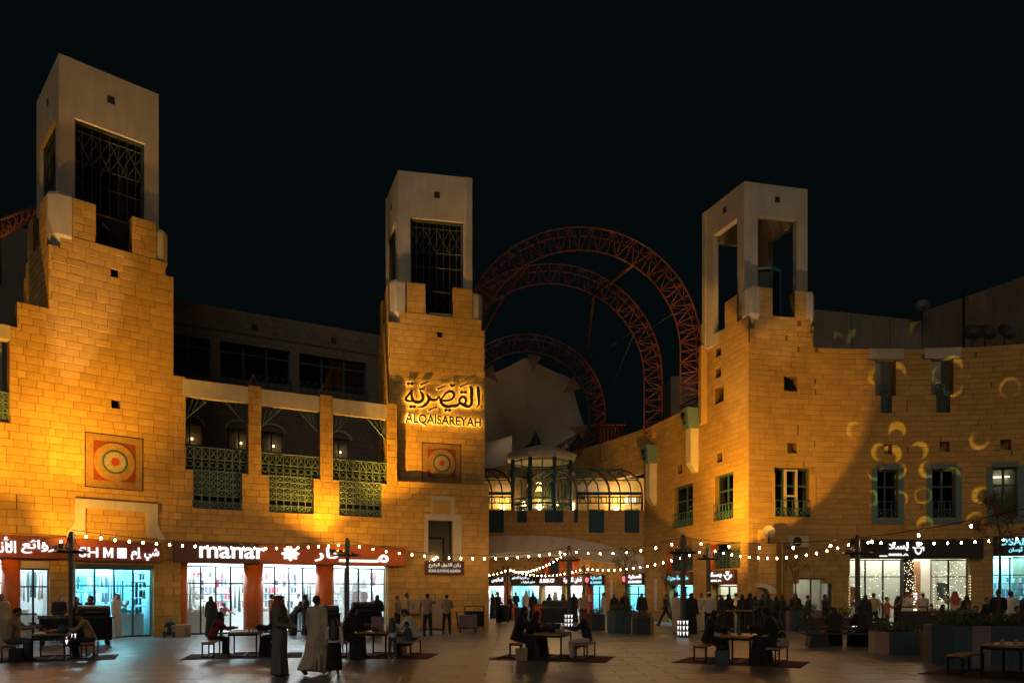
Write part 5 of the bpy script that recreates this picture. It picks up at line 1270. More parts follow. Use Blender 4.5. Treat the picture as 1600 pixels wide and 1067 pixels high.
# ------------------------------------------------------------------ string lights
BGLOW = [EM('string_bulb_glow', (1, .57, .25), e) for e in (90, 135, 155, 195)]
bulb_me = [MB().lathe([(.012, .05), (.024, .03), (.038, -.016), (.03, -.042), (.010, -.055)], (0, 0, 0), 10).mesh('bulb', m_) for m_ in BGLOW]
sock_me = MB().lathe([(.022, -.04), (.022, .05), (.01, .06)], (0, 0, 0), 6).mesh('socket', m_black)
def string(a, b, n, sag, label, t0=.02, t1=.98):
    a, b = Vector(a), Vector(b); o = T('string_light', label, 'string lights', a, 'strings of warm bulbs')
    def P(t): q = a.lerp(b, t); q.z -= sag * 4 * t * (1 - t); return q
    MB().tube([P(k / 24) for k in range(25)], .012, 4, False).build('cable', m_black, o)
    for k in range(n):
        q = P(t0 + (t1 - t0) * (k + .5) / n); s_ = bpy.data.objects.new('bulb', random.choice(bulb_me)); C.objects.link(s_); s_.parent = o; s_.location = q - a - Vector((0, 0, .16)); s_.scale = (.88, .88, .88); s_.rotation_euler = (random.gauss(0, .12), random.gauss(0, .12), 0)
        c = bpy.data.objects.new('socket', sock_me); C.objects.link(c); c.parent = s_; c.location = (0, 0, .085)
PT = lambda k, dz=-.05: Vector((POSTS[k][0], POSTS[k][1], POSTS[k][2] + dz))
string(at(-60, 838, 25.5), PT(112), 6, .16, 'string of bulbs crossing the far-left sign')
string(PT(112, .12), PT(543), 22, .30, 'string of bulbs crossing the cyan shop and the orange sign')
string(PT(543), PT(889), 18, .5, 'string of bulbs crossing the middle tower base')
string(PT(889), PT(1067), 8, .28, 'string of bulbs between the passage post and the nearest post')
string(PT(1067), Vector((14.4, 17.2, 4.5)), 10, .75, 'nearest string of large bulbs rising to the right edge')
string(PT(1107), PT(1340), 15, .55, 'string of bulbs in front of the low corner block')
string(PT(1340), Vector((21.5, 29.5, 4.3)), 15, .22, 'string of bulbs along the dark cafe sign')
string(PT(912), PT(1107), 17, .45, 'string of bulbs across the small passage tree')
string(PT(794), PT(912), 19, .5, 'lower string of bulbs deep in the passage')
string(PT(794), PT(889), 20, .55, 'upper string of bulbs in the passage')
# added bulb strings out of frame, fill light for the near figures
string(Vector((-11, 2.2, 4.6)), Vector((11, 2.2, 4.6)), 18, .5, 'string of bulbs above the photographer')
string(Vector((-11, -3, 4.6)), Vector((11, -3, 4.6)), 18, .5, 'string of bulbs behind the photographer')
string(Vector((-3.2, 60, 3.4)), PT(794), 9, .3, 'short string of bulbs at the edge of the middle tower')
# ------------------------------------------------------------------ tables, benches and rugs
def make_table(w=.8, l=1.5, h=.72):
    o = T('picnic_table', 'x', 'table')
    for k in range(5): MB().box(-w / 2 + w * (k + .5) / 5, 0, h - .02, w / 5 - .008, l, .04).build('plank', m_wood, o)
    ap = MB(); 
    for s in (-1, 1): ap.box(s * (w / 2 - .03), 0, h - .075, .04, l - .04, .07); ap.box(0, s * (l / 2 - .03), h - .08, w - .1, .04, .06)
    ap.build('apron', m_black, o)
    for sx in (-1, 1):
        for sy in (-1, 1): MB().box(sx * (w / 2 - .03), sy * (l / 2 - .04), (h - .04) / 2, .042, .042, h - .05).build('leg', m_black, o)
    for sy in (-1, 1): MB().box(0, sy * (l / 2 - .04), .03, w - .1, .035, .035).build('stretcher', m_black, o)
    MB().box(0, 0, .031, .035, l - .1, .03).build('stretcher', m_black, o)
    return o
def make_bench(w=.36, l=1.4, h=.45):
    o = T('bench', 'x', 'bench')
    for k in range(2): MB().box(-w / 2 + w * (k + .5) / 2, 0, h - .02, w / 2 - .008, l, .04).build('plank', m_wood, o)
    for sx in (-1, 1):
        for sy in (-1, 1): MB().box(sx * (w / 2 - .03), sy * (l / 2 - .05), (h - .04) / 2, .036, .036, h - .05).build('leg', m_black, o)
    for sy in (-1, 1): MB().box(0, sy * (l / 2 - .05), .03, w - .09, .03, .03).build('stretcher', m_black, o); MB().box(0, sy * (l / 2 - .05), h - .06, w - .09, .03, .03).build('crossbar', m_black, o)
    MB().box(0, 0, .031, .03, l - .12, .026).build('stretcher', m_black, o)
    return o
tb0, bn0 = make_table(), make_bench(); first = True
def local(c, rz, x, y): a, b = math.cos(rz), math.sin(rz); return Vector((c[0] + a * x - b * y, c[1] + b * x + a * y, 0))
SETS = {}
def picnic(key, c, deg, lt_, lb, lr, lg):
    global first
    rz = R(deg); SETS[key] = (Vector((*c, 0)), rz)
    t = tb0 if first else copy_tree(tb0); t.location = (*c, .012); t.rotation_euler = (0, 0, rz); t['label'] = lt_; t['group'] = 'picnic tables on the plaza'
    for k, s in enumerate((-1, 1)):
        b = bn0 if (first and k == 0) else copy_tree(bn0); p = local(c, rz, s * .92, 0); b.location = (p.x, p.y, .012); b.rotation_euler = (0, 0, rz); b['label'] = (lb, lr)[k]; b['group'] = 'benches beside the picnic tables'
    first = False
    g = T('rug', lg, 'rug', (*c, 0)); m = MB(); m.box(c[0], c[1], .006, 3.2, 1.9, .008, rz); m.build('pile', m_rug, g)
    m = MB()
    for s in (-1, 1):
        p = local(c, rz, s * 1.56, 0); m.box(p.x, p.y, .008, .06, 1.9, .008, rz)
    m.build('border', M('rug_border', (.05, .012, .014), .95), g)
picnic('T1', (-12.75, 21.3), 24, 'picnic table with food at the left edge', 'bench left of the leftmost picnic table', 'bench right of the leftmost picnic table', 'red rug under the leftmost picnic table')
picnic('T2', (-7.75, 22.3), 14, 'picnic table in front of the left glass bay', 'empty bench in front of the left glass bay', 'bench under the woman in black by the left glass bay', 'red rug in front of the left glass bay')
picnic('T3', (-3.85, 22.3), -5, 'picnic table with a family in front of the middle tower', 'bench under the seated mother in front of the middle tower', 'bench under the man in white in front of the middle tower', 'dark rug in front of the middle tower')
picnic('T4', (1.15, 21.5), -15, 'picnic table with a dark basket in the middle of the plaza', 'bench under the two women at the central table', 'bench under the man in a headscarf at the central table', 'dark rug under the central picnic table')
picnic('T5', (6.05, 20.3), -28, 'picnic table with a small lantern right of centre', 'half empty bench left of the lantern table', 'bench right of the lantern table', 'dark rug under the lantern table')
picnic('T6', (11.0, 16.9), -49, 'picnic table cut off by the right picture edge', 'empty bench at the lower right corner', 'bench beyond the lower right table', 'dark rug at the lower right corner')
# things on the tables
def small(name, label, cat, p, parts, group=None):
    o = T(name, label, cat, p, group)
    for nm_, mb, m in parts: mb.v = [(x + p[0], y + p[1], z + p[2]) for x, y, z in mb.v]; mb.build(nm_, m, o)
    return o
m_paper = M('paper', (.55, .52, .46), .8); m_tea = M('green_bottle_glass', (.03, .12, .07), .2, var=.1)
def tp(key, x, y): c, rz = SETS[key]; q = local(c, rz, x, y); return (q.x, q.y, .734)
small('bread_tray', 'bread on a tray on the leftmost picnic table', 'tray', tp('T1', .05, -.3), [('tray', MB().lathe([(.16, 0), (.19, .02), (.2, .03)], n=14), m_grey), ('bread', MB().lathe([(.15, .025), (.14, .07), (.06, .1)], n=12), m_wood)])
small('blue_bag', 'blue cloth bag at the right of the leftmost picnic table', 'bag', tp('T1', .3, -.45), [('body', MB().lathe([(.12, 0), (.15, .08), (.09, .2)], n=10), M('blue_cloth', (.03, .10, .18), .8))])
small('woven_basket', 'dark woven basket on the central picnic table', 'basket', tp('T4', -.02, .1), [('bowl', MB().lathe([(.16, 0), (.2, .1), (.22, .22), (.2, .23)], n=16), m_charcoal), ('handle', MB().tube([(.2 * math.cos(a), 0, .2 + .25 * math.sin(a)) for a in [math.pi * k / 8 for k in range(9)]], .012, 5), m_charcoal)])
for k, (x, y) in enumerate(((.18, -.4), (.24, -.25))): small('paper_cup', ('paper cup at the near edge of the central table', 'paper cup farther back on the central table')[k], 'cup', tp('T4', x, y), [('cup', MB().lathe([(.03, 0), (.042, .1), (.044, .102)], n=10), m_paper)])
small('napkin_box', 'pale napkin box on the central table', 'box', tp('T4', .22, 0), [('body', MB().box(0, 0, .045, .2, .12, .09), m_paper), ('tissue', MB().lathe([(.03, .09), (.015, .14)], n=6), m_white)])
small('table_lantern', 'green glass lantern with flat shade on the right-of-centre table', 'lantern', tp('T5', -.02, -.1), [('stem', MB().lathe([(.05, 0), (.06, .04), (.03, .12), (.045, .3), (.02, .5)], n=10), m_tea), ('shade', MB().lathe([(.33, .62), (.33, .64), (.06, .655)], n=20), m_wood), ('neck', MB().lathe([(.1, .55), (.14, .62)], n=10), m_tan)])
small('lunch_box', 'pinkish picture box standing on the family table', 'box', tp('T3', -.12, .25), [('body', MB().box(0, 0, .2, .36, .12, .4), M('picture_box', (.25, .16, .2), .5, var=.6, vscale=7))])
for k in range(3): small('drink_can', ('dark drink can beside the picture box', 'dark drink can nearest on the family table', 'dark drink can farthest on the family table')[k], 'can', tp('T3', -.15 + .1 * k, -.15 - .12 * k), [('can', MB().lathe([(.03, 0), (.034, .01), (.034, .11), (.028, .12)], n=10), m_maroon)])
small('phone', 'white phone lying on the table by the left glass bay', 'phone', tp('T2', -.22, .2), [('slab', MB().box(0, 0, .006, .3, .2, .012), m_white)])
c = ground(785, 1027); o = T('manhole_cover', 'pale round manhole cover left of the central picnic table', 'manhole cover', c)
MB().lathe([(.36, .002), (.36, .008), (.34, .01)], c, 24).build('lid', M('worn_steel', (.22, .21, .2), .25, metal=.6, var=.3, vscale=20), o)  # pale metal disc lying flat on the paving
MB().lathe([(.4, .001), (.4, .005)], c, 24).build('rim', m_grey, o)
# slatted bench with heavy legs
c = ground(1322, 1010); o = T('slatted_bench', 'long slatted bench with backrest and heavy dark legs at right', 'bench', c); rz = R(-4)
for k in range(4): q = local(c, rz, 0, -.25 + k * .15); MB().box(q.x, q.y, .45, 2.9, .13, .05, rz).build('slat', m_wooddk, o)
for k in range(3): q = local(c, rz, 0, .3 + k * .03); MB().box(q.x, q.y, .6 + k * .15, 2.9, .04, .12, rz).build('back_slat', m_wooddk, o)
for s in (-1, 1):
    q = local(c, rz, s * .95, 0); m = MB(); w = .3
    m.hexa([tuple(local(q, rz, x, y)[:2]) + (z,) for x, y, z in ((-w * 1.15, -.26, 0), (w * 1.15, -.26, 0), (w * 1.15, .26, 0), (-w * 1.15, .26, 0), (-w * .85, -.28, .42), (w * .85, -.28, .42), (w * .85, .28, .42), (-w * .85, .28, .42))]); m.build('leg', m_charcoal, o)
    q = local(c, rz, s * 1.2, .3); MB().bar((q.x, q.y, .4), (q.x, q.y + .08, 1.0), .05).build('back_post', m_black, o)
for k, px in enumerate((1318, 1333)):
    p = at(px, 992, c.y - .15); small('paper_bowl', ('white paper bowl on the slatted bench, left one', 'white paper bowl on the slatted bench, right one')[k], 'bowl', (p.x, c.y - .15, .476), [('bowl', MB().lathe([(.05, 0), (.09, .07), (.092, .072)], n=12), m_paper)])
# ------------------------------------------------------------------ planters with shrubs
COLS = {'pink': (.40, .22, .20), 'teal': (.035, .075, .09), 'navy': (.022, .03, .042), 'orange': (.34, .11, .02), 'yellow': (.42, .22, .02), 'cream': (.42, .37, .27), 'mauve': (.20, .14, .15)}
CMAT = {k: M(k + '_planter_panel', v, .6, var=.15, vscale=5) for k, v in COLS.items()}
def leaf_mb(c, rx, ry, h, n, rnd, size=.07):
    mb = MB()
    for k in range(n):
        a = rnd.random() * 6.28; r = math.sqrt(rnd.random()); p = Vector((c[0] + rx * r * math.cos(a), c[1] + ry * r * math.sin(a), c[2] + h * rnd.random() ** 1.3))
        d = Vector((rnd.uniform(-1, 1), rnd.uniform(-1, 1), rnd.uniform(.1, 1.2))).normalized(); s = d.cross(Vector((rnd.uniform(-1, 1), rnd.uniform(-1, 1), .1))).normalized(); L = size * rnd.uniform(.7, 1.6)
        mb.add([p, p + d * L * .5 + s * L * .22, p + d * L, p + d * L * .5 - s * L * .22], [(0, 1, 2, 3)])
    return mb
def planter(px, py, w, dpt, h, cols, label, shrub, seed, rz=0, leaf=m_leaf, lh=.3):
    c = ground(px, py); c.y += dpt / 2; c.x = (px - 800) / F * c.y; o = T('planter', label, 'planter', c, 'planters with coloured panels')
    cut = min(w, dpt) * .28; P = [(-w / 2 + cut, -dpt / 2), (w / 2 - cut, -dpt / 2), (w / 2, -dpt / 2 + cut), (w / 2, dpt / 2 - cut), (w / 2 - cut, dpt / 2), (-w / 2 + cut, dpt / 2), (-w / 2, dpt / 2 - cut), (-w / 2, -dpt / 2 + cut)]
    P = [local(c, rz, *q) for q in P]; ci = 0
    for k in range(8):
        a, b = P[k], P[(k + 1) % 8]; L = (b - a).length; n = max(1, round(L / .45)) if k == 0 else 1
        for j in range(n):
            p, q = a.lerp(b, j / n), a.lerp(b, (j + 1) / n); t = (q - p).normalized(); nn = Vector((t.y, -t.x, 0)); e = .004
            m = MB(); m.hexa([p + t * e, q - t * e, q - t * e - nn * .05, p + t * e - nn * .05, p + t * e + Vector((0, 0, h)), q - t * e + Vector((0, 0, h)), q - t * e - nn * .05 + Vector((0, 0, h)), p + t * e - nn * .05 + Vector((0, 0, h))])
            m.build('panel', CMAT[cols[ci % len(cols)]], o); ci += 1
    m = MB(); m.add([p.lerp(c, .06) + Vector((0, 0, h - .06)) for p in P], [tuple(range(8))]); m.build('soil', m_bark, o)
    rnd = random.Random(seed); s = T('shrub', shrub, 'shrub', c + Vector((0, 0, h - .06)), 'low shrubs in the planters')
    leaf_mb((c.x, c.y, h - .05), w * .42, dpt * .4, lh, int(420 * w * dpt) + 120, rnd).build('foliage', leaf, s)
    st = MB()
    for k in range(10): x, y = rnd.uniform(-.35, .35) * w, rnd.uniform(-.35, .35) * dpt; st.tube([(c.x + x, c.y + y, h - .08), (c.x + x * 1.1, c.y + y * 1.1, h + lh * .7)], .008, 4)
    st.build('stem', m_bark, s); return c
planter(1400, 1023, 1.45, 1.0, .68, ['teal', 'teal', 'orange', 'navy', 'orange', 'navy', 'teal', 'cream', 'pink'], 'planter with orange and teal panels right of the slatted bench', 'low shrub in the orange and teal planter', 1)
planter(1545, 1040, 3.0, 1.3, 1.0, ['teal', 'mauve', 'teal', 'teal', 'navy', 'pink', 'navy', 'cream'], 'largest planter behind the lower right table with pink end panel', 'low shrubs in the largest planter at right', 2, R(-8))
planter(1475, 1015, 1.1, 1.0, .8, ['teal', 'teal', 'navy', 'navy', 'cream', 'cream'], 'cream and teal planter left of the largest one', 'low shrub in the cream and teal planter', 3)
planter(1250, 985, 1.9, 1.0, .95, ['teal', 'teal', 'mauve', 'mauve', 'navy', 'navy', 'mauve'], 'teal and mauve planter in front of the low stepped window', 'low shrub in the teal and mauve planter', 4)
planter(1312, 990, 1.3, .9, .75, ['navy', 'mauve', 'mauve', 'navy'], 'small dark and mauve planter behind the slatted bench', 'spiky plant in the small dark and mauve planter', 5, leaf=m_leaf, lh=.4)
planter(1285, 1000, .8, .6, .62, ['orange', 'pink', 'navy', 'teal'], 'small planter with orange panel at the left end of the slatted bench', 'low shrub at the left end of the slatted bench', 6)
planter(972, 989, 1.3, 1.0, 1.0, ['teal', 'teal', 'mauve', 'mauve', 'navy', 'navy', 'teal'], 'tall teal and mauve planter with a small tree at the passage mouth', 'low shrub under the small passage tree', 7)
planter(1004, 991, .95, .7, .72, ['navy', 'yellow', 'yellow', 'navy', 'cream', 'cream', 'cream'], 'short planter with bright yellow panel at the passage mouth', 'dry low shrub in the yellow-panelled planter', 8, leaf=m_dryleaf)
planter(931, 985, .85, .8, .75, ['navy', 'navy', 'yellow', 'yellow', 'navy', 'cream', 'yellow'], 'dark planter with yellow side behind the central man', 'low shrub in the dark and yellow planter', 9)
planter(1452, 985, 1.2, .8, .75, ['teal', 'teal', 'navy', 'cream'], 'teal planter behind the man in the red headscarf', 'low shrub behind the man in the red headscarf', 10)
planter(1490, 992, 1.3, .8, .8, ['teal', 'navy', 'cream', 'cream'], 'dark planter in front of the man with raised arm', 'low shrub in front of the man with raised arm', 11)
# ------------------------------------------------------------------ small trees
def tree(px, d, zbase, htrunk, hcrown, rcrown, label, seed, leafm, nleaf, lean=0):
    rnd = random.Random(seed); b = gx(px, d); b.z = zbase; o = T('young_tree', label, 'tree', b); tr = MB(); tips = []
    top = b + Vector((lean, 0, htrunk)); tr.tube([b, b.lerp(top, .5) + Vector((.04, .02, 0)), top], [.045, .04, .032], 7)
    def grow(p, dr, L, r, depth):
        q = p + dr * L; m_ = p.lerp(q, .5) + Vector((rnd.uniform(-.05, .05), rnd.uniform(-.05, .05), 0)); tr.tube([p, m_, q], [r, r * .8, r * .6], 5)
        tips.append(q); tips.append(m_)
        if depth:
            for k in range(rnd.randint(2, 3)):
                d2 = (dr + Vector((rnd.uniform(-.8, .8), rnd.uniform(-.8, .8), rnd.uniform(-.1, .5)))).normalized(); grow(q, d2, L * rnd.uniform(.6, .8), r * .6, depth - 1)
    for k in range(6):
        a = k * 1.05 + rnd.random(); t = rnd.uniform(.75, 1); grow(b.lerp(top, t), Vector((math.cos(a) * rcrown / hcrown, math.sin(a) * rcrown / hcrown, .9)).normalized(), hcrown * .36, .018, 3)
    tr.build('trunk', m_bark, o); lf = MB()
    for k in range(nleaf):
        p = rnd.choice(tips) + Vector((rnd.gauss(0, .07), rnd.gauss(0, .07), rnd.gauss(0, .07))); dd = Vector((rnd.uniform(-1, 1), rnd.uniform(-1, 1), rnd.uniform(-1, .6))).normalized(); s = dd.cross(Vector((.3, .5, .8))).normalized(); L = rnd.uniform(.05, .1)
        lf.add([p, p + dd * L * .5 + s * L * .25, p + dd * L, p + dd * L * .5 - s * L * .25], [(0, 1, 2, 3)])
    lf.build('crown', leafm, o); return o
tree(977, 33.6, .9, 2.2, .9, .55, 'thin young tree with sparse dark crown at the passage mouth', 1, m_leaf, 380)
tree(1242, 35.6, .85, 2.0, 1.0, .6, 'thin pale young tree in front of the low stepped window', 2, m_dryleaf, 420)
tree(1560, 24.5, .9, 2.9, 1.5, 1.1, 'largest young tree with dry leaves at the right edge', 3, m_dryleaf, 1500, .05)
tree(1052, 40, .0, 2.6, .9, .5, 'dry little tree beside the orange column on the wing', 4, m_dryleaf, 260, -.5)
# ------------------------------------------------------------------ carts, bins and equipment
def cart(px, d, w, dp, h, label, rz, body, lid=True, wheels=True, bulk=None):
    c = gx(px, d); o = T('food_cart', label, 'cart', c); m = MB(); q = lambda x, y: local(c, rz, x, y)
    m.box(c.x, c.y, .18 + (h - .18) / 2, w, dp, h - .18, rz); m.build('body', body, o)
    MB().box(c.x, c.y, h + .02, w + .1, dp + .1, .04, rz).build('worktop', m_grey, o)
    for k in range(3): p = q(-w / 2 + w * (k + .5) / 3, -dp / 2 - .012); MB().box(p.x, p.y, .18 + (h - .18) / 2, w / 3 - .03, .02, h - .3, rz).build('door', m_black, o)
    if lid:
        l_ = MB(); N = 8; pts = [(dp * .5 * math.cos(math.pi * k / N), h + .05 + dp * .55 * math.sin(math.pi * k / N)) for k in range(N + 1)]
        vs = [(*q(s * w * .45, y)[:2], z) for s in (-1, 1) for y, z in pts]; n = N + 1
        l_.add(vs, [(k, k + 1, n + k + 1, n + k) for k in range(N)] + [tuple(range(n))[::-1], tuple(n + k for k in range(n))], False); l_.build('lid', m_black, o)
        p = q(0, -dp * .55); MB().bar((*q(-w * .25, -dp * .58)[:2], h + .2), (*q(w * .25, -dp * .58)[:2], h + .2), .03).build('handle', m_grey, o)
    for sx in (-1, 1):
        for sy in (-1, 1):
            p = q(sx * w * .4, sy * dp * .38); MB().tube([(p.x - .03, p.y, .09), (p.x + .03, p.y, .09)], .09, 12).build('wheel', m_black, o)
    return c
cart(88, 26.6, 1.0, .6, .92, 'grill cart with trays left of the two seated women at left', R(30), m_charcoal, False)
c = gx(88, 26.6)
for k in range(5): small('serving_tray', ('leftmost', 'second', 'middle', 'fourth', 'rightmost')[k] + ' steel tray on the grill cart at left', 'tray', (c.x - .4 + .2 * k, c.y - .1 + .1 * k, .962), [('pan', MB().box(0, 0, .03, .16, .3, .06), m_grey), ('food', MB().sphere((0, 0, .06), .06, 8, 5, .6), (m_wood, m_white, m_orangecl)[k % 3])])
cart(146, 26.8, 1.1, .7, .95, 'black lidded grill cart in front of the cyan shop', R(34), m_charcoal)
cart(513, 33.0, .9, .6, .9, 'black lidded grill cart between the two near men and the lamp post', R(26), m_charcoal)
cart(567, 32.4, 1.0, .6, 1.05, 'black grill cart right of the lamp post by the orange sign', R(22), m_charcoal)
cart(868, 41, 1.5, .7, .95, 'black grill cart behind the central picnic table', R(-10), m_charcoal)
# luggage-style trolley and rack by the middle tower
c = gx(731, 34.6); o = T('box_trolley', 'mauve box trolley on small wheels by the middle tower', 'trolley', c)
MB().box(c.x, c.y, .52, .82, .5, .55, R(4)).build('box', CMAT['mauve'], o); MB().box(c.x, c.y, .22, .9, .55, .05, R(4)).build('deck', m_black, o)
for sx in (-1, 1):
    for sy in (-1, 1): MB().tube([(c.x + sx * .34 - .02, c.y + sy * .2, .09), (c.x + sx * .34 + .02, c.y + sy * .2, .09)], .085, 12).build('wheel', m_black, o)
hd = MB(); hd.tube([(c.x - .45, c.y - .2, .25), (c.x - .5, c.y - .2, .95), (c.x - .5, c.y + .2, .95), (c.x - .45, c.y + .2, .25)], .02, 6); hd.build('handle', m_grey, o)
c = gx(741, 36.4); o = T('wheeled_rack', 'black wheeled bin rack against the foot of the middle tower', 'rack', c)
MB().box(c.x, c.y, .55, .85, .45, .75, R(14)).build('bin', m_black, o); f = MB()
for sx in (-1, 1): f.bar((c.x + sx * .45, c.y + sx * .1, .05), (c.x + sx * .45, c.y + sx * .1, 1.15), .04)
f.bar((c.x - .45, c.y - .1, 1.15), (c.x + .45, c.y + .1, 1.15), .04); f.build('frame', m_grey, o)
c = gx(788, 45); o = T('wheeled_bin', 'tall teal wheeled bin beside the uniformed man in the passage', 'bin', c)
MB().lathe([(.26, .08), (.32, .95), (.34, .97)], c, 10).build('body', m_teal, o); MB().lathe([(.36, .97), (.3, 1.05)], c, 10).build('lid', m_teal, o)
for s in (-1, 1): MB().tube([(c.x + s * .24 - .03, c.y, .08), (c.x + s * .24 + .03, c.y, .08)], .08, 10).build('wheel', m_black, o)
c = gx(811, 46); o = T('litter_box', 'dark square litter box in the passage', 'bin', c); MB().box(c.x, c.y, .42, .55, .55, .84).build('body', m_charcoal, o); MB().box(c.x, c.y, .87, .62, .62, .06).build('rim', m_grey, o)
c = gx(847, 42.5); o = T('orange_kiosk', 'orange counter kiosk behind the two women at the central table', 'kiosk', c); MB().box(c.x, c.y, .55, .95, .7, 1.1, R(8)).build('body', m_orange, o); MB().box(c.x, c.y, 1.12, 1.05, .8, .05, R(8)).build('top', m_wooddk, o)
p = local(c, R(8), .55, -.1); MB().box(p.x, p.y, .52, .14, .72, 1.0, R(8)).build('side_panel', m_charcoal, o)
c = gx(799, 50); o = T('orange_kiosk', 'small orange stand near the far passage lamp post', 'kiosk', c); MB().box(c.x, c.y, .5, .55, .5, 1.0, R(8)).build('body', m_orange, o); MB().box(c.x, c.y, 1.02, .6, .55, .04, R(8)).build('top', m_wooddk, o)
c = gx(1428, 33.5); o = T('service_stand', 'dark waiter stand with gold triangle pattern before the red headscarf man', 'stand', c)
MB().box(c.x, c.y, .5, 1.25, .5, 1.0).build('body', m_charcoal, o); f = MB(); f.bar((c.x - .6, c.y, 1.18), (c.x + .6, c.y, 1.18), .04)
for s in (-1, 1): f.bar((c.x + s * .6, c.y, .98), (c.x + s * .6, c.y, 1.18), .04)
f.build('rail', m_black, o)
for k in range(5):
    g = MB(); x = c.x - .35 + k * .16
    g.bar((x - .06, c.y - .26, .12), (x, c.y - .26, .24), .012); g.bar((x + .06, c.y - .26, .12), (x, c.y - .26, .24), .012); g.bar((x - .06, c.y - .26, .12), (x + .06, c.y - .26, .12), .012); g.build('triangle', M('gold_paint', (.5, .35, .15), .4), o)
for s, px in ((0, 66), (1, 70)):
    c = gx(30 + s * 0, 27.2) if s == 0 else gx(12, 27.0)
c = gx(14, 27.2); o = T('plastic_tub', 'pale green plastic tub at the foot of the orange column at left', 'tub', c); MB().lathe([(.16, 0), (.19, .5), (.2, .52)], c, 14).build('body', M('pale_green_plastic', (.35, .42, .3), .5), o); MB().lathe([(.205, .52), (.19, .56)], c, 14).build('lid', m_white, o)
for k, (px, d, w, lab) in enumerate(((279, 31.2, .5, 'brown cardboard box left of the first glass bay'), (290, 31.6, .4, 'smaller cardboard box at the corner of the first glass bay'), (533, 34.0, .8, 'cardboard box under the lamp post by the orange sign'))):
    c = gx(px, d); o = T('cardboard_box', lab, 'box', c); MB().box(c.x, c.y, .25, w, .4, .5, R(25)).build('carton', m_tan, o); MB().box(c.x, c.y, .505, w * .9, .05, .01, R(25)).build('tape', m_paper, o)
# dishes and air-conditioning unit
def dish(p, r, aim, label, m=m_plaster2):
    o = T('satellite_dish', label, 'satellite dish', p); p = Vector(p); q = Vector(aim).normalized().to_track_quat('Z', 'Y').to_matrix().to_4x4(); q.translation = p
    mb = MB(); pr = [(r * t, r * .35 * t * t) for t in (.05, .35, .7, 1)]; n = 18; vs = []
    for rr, z in pr: vs += [q @ Vector((rr * math.cos(2 * math.pi * j / n), rr * math.sin(2 * math.pi * j / n), z)) for j in range(n)]
    mb.add(vs, [(i * n + j, i * n + (j + 1) % n, (i + 1) * n + (j + 1) % n, (i + 1) * n + j) for i in range(3) for j in range(n)] + [tuple(range(n))], True); mb.build('reflector', m, o)
    a = MB(); a.tube([q @ Vector((0, -r, r * .3)), q @ Vector((0, 0, r * .9))], .02, 5); a.tube([p, p + Vector((0, .1, -r * 1.5))], .03, 5); a.build('arm', m_grey, o)
dish(LB.P(LB.u(1203), 4.75, .35), .30, (-.2, -1, .25), 'pale satellite dish on the low corner block')
dish(at(1442, 480, 46), .45, (-.4, -1, .5), 'satellite dish on the skyline above the curved facade', m_grey)
for k, px in enumerate((1520, 1540, 1570)): dish(at(px, 522, 41), .5, (-.3 + .2 * k, -1, .4), ('satellite dish behind the right parapet, left of three', 'satellite dish behind the right parapet, middle of three', 'satellite dish behind the right parapet, right of three')[k], m_charcoal)
r = W4.rect(1226, 1255, 838, 855); o = T('air_conditioner', 'air conditioning unit on the curved wall beside the dish', 'air conditioner', W4.P((r[0] + r[1]) / 2, r[2], .3))
W4.hx(MB(), r[0], r[1], r[2], r[3], .1, .5).build('casing', m_plaster2, o); wall_disc(W4, r[0] + (r[1] - r[0]) * .38, (r[2] + r[3]) / 2, [(.24, .5), (.24, .52)], m_dark, o, 'fan'); W4.hx(MB(), r[0], r[1], r[2] - .06, r[2], .0, .45).build('bracket', m_grey, o)
# ------------------------------------------------------------------ people
def _ico():
    b = bmesh.new(); bmesh.ops.create_icosphere(b, subdivisions=2, radius=1); v = [x.co.copy() for x in b.verts]; b.free(); return v
ICO = _ico()
def hull_into(mb, ells):
    b = bmesh.new()
    for c, r in ells:
        r = r if isinstance(r, (tuple, list)) else (r, r, r)
        for v in ICO: b.verts.new((c[0] + v.x * r[0], c[1] + v.y * r[1], c[2] + v.z * r[2]))
    g = bmesh.ops.convex_hull(b, input=b.verts)
    bmesh.ops.delete(b, geom=list({e for e in g['geom_interior'] + g['geom_unused'] if isinstance(e, bmesh.types.BMVert)}), context='VERTS')
    b.verts.index_update(); mb.add([v.co[:] for v in b.verts], [tuple(v.index for v in f.verts) for f in b.faces]); b.free()
def blend(name, hulls, mat, voxel=.02, fold=None, smooth_it=4):
    mb = MB()
    for h in hulls: hull_into(mb, h)
    o = bpy.data.objects.new('tmp', mb.mesh('tmp', mat)); r = o.modifiers.new('r', 'REMESH'); r.mode = 'VOXEL'; r.voxel_size = voxel; r.use_smooth_shade = True
    if smooth_it: s = o.modifiers.new('s', 'SMOOTH'); s.iterations = smooth_it; s.factor = .5
    me = temp_eval(o); me.name = name; me.materials.clear(); me.materials.append(mat)
    if fold:
        z0, z1, amp, nf, cx, cy_ = fold
        for v in me.vertices:
            t = (z1 - v.co.z) / (z1 - z0)
            if t > 0:
                t = min(1, t); a = math.atan2(v.co.y - cy_, v.co.x - cx); k = amp * t * (math.sin(a * nf + v.co.z * 2.2) + .6 * math.sin(a * (nf * 1.7) - v.co.z * 3 + 1.3))
                v.co.x += math.cos(a) * k; v.co.y += math.sin(a) * k
    for p in me.polygons: p.use_smooth = True
    return me
def V3(*a): return Vector(a)
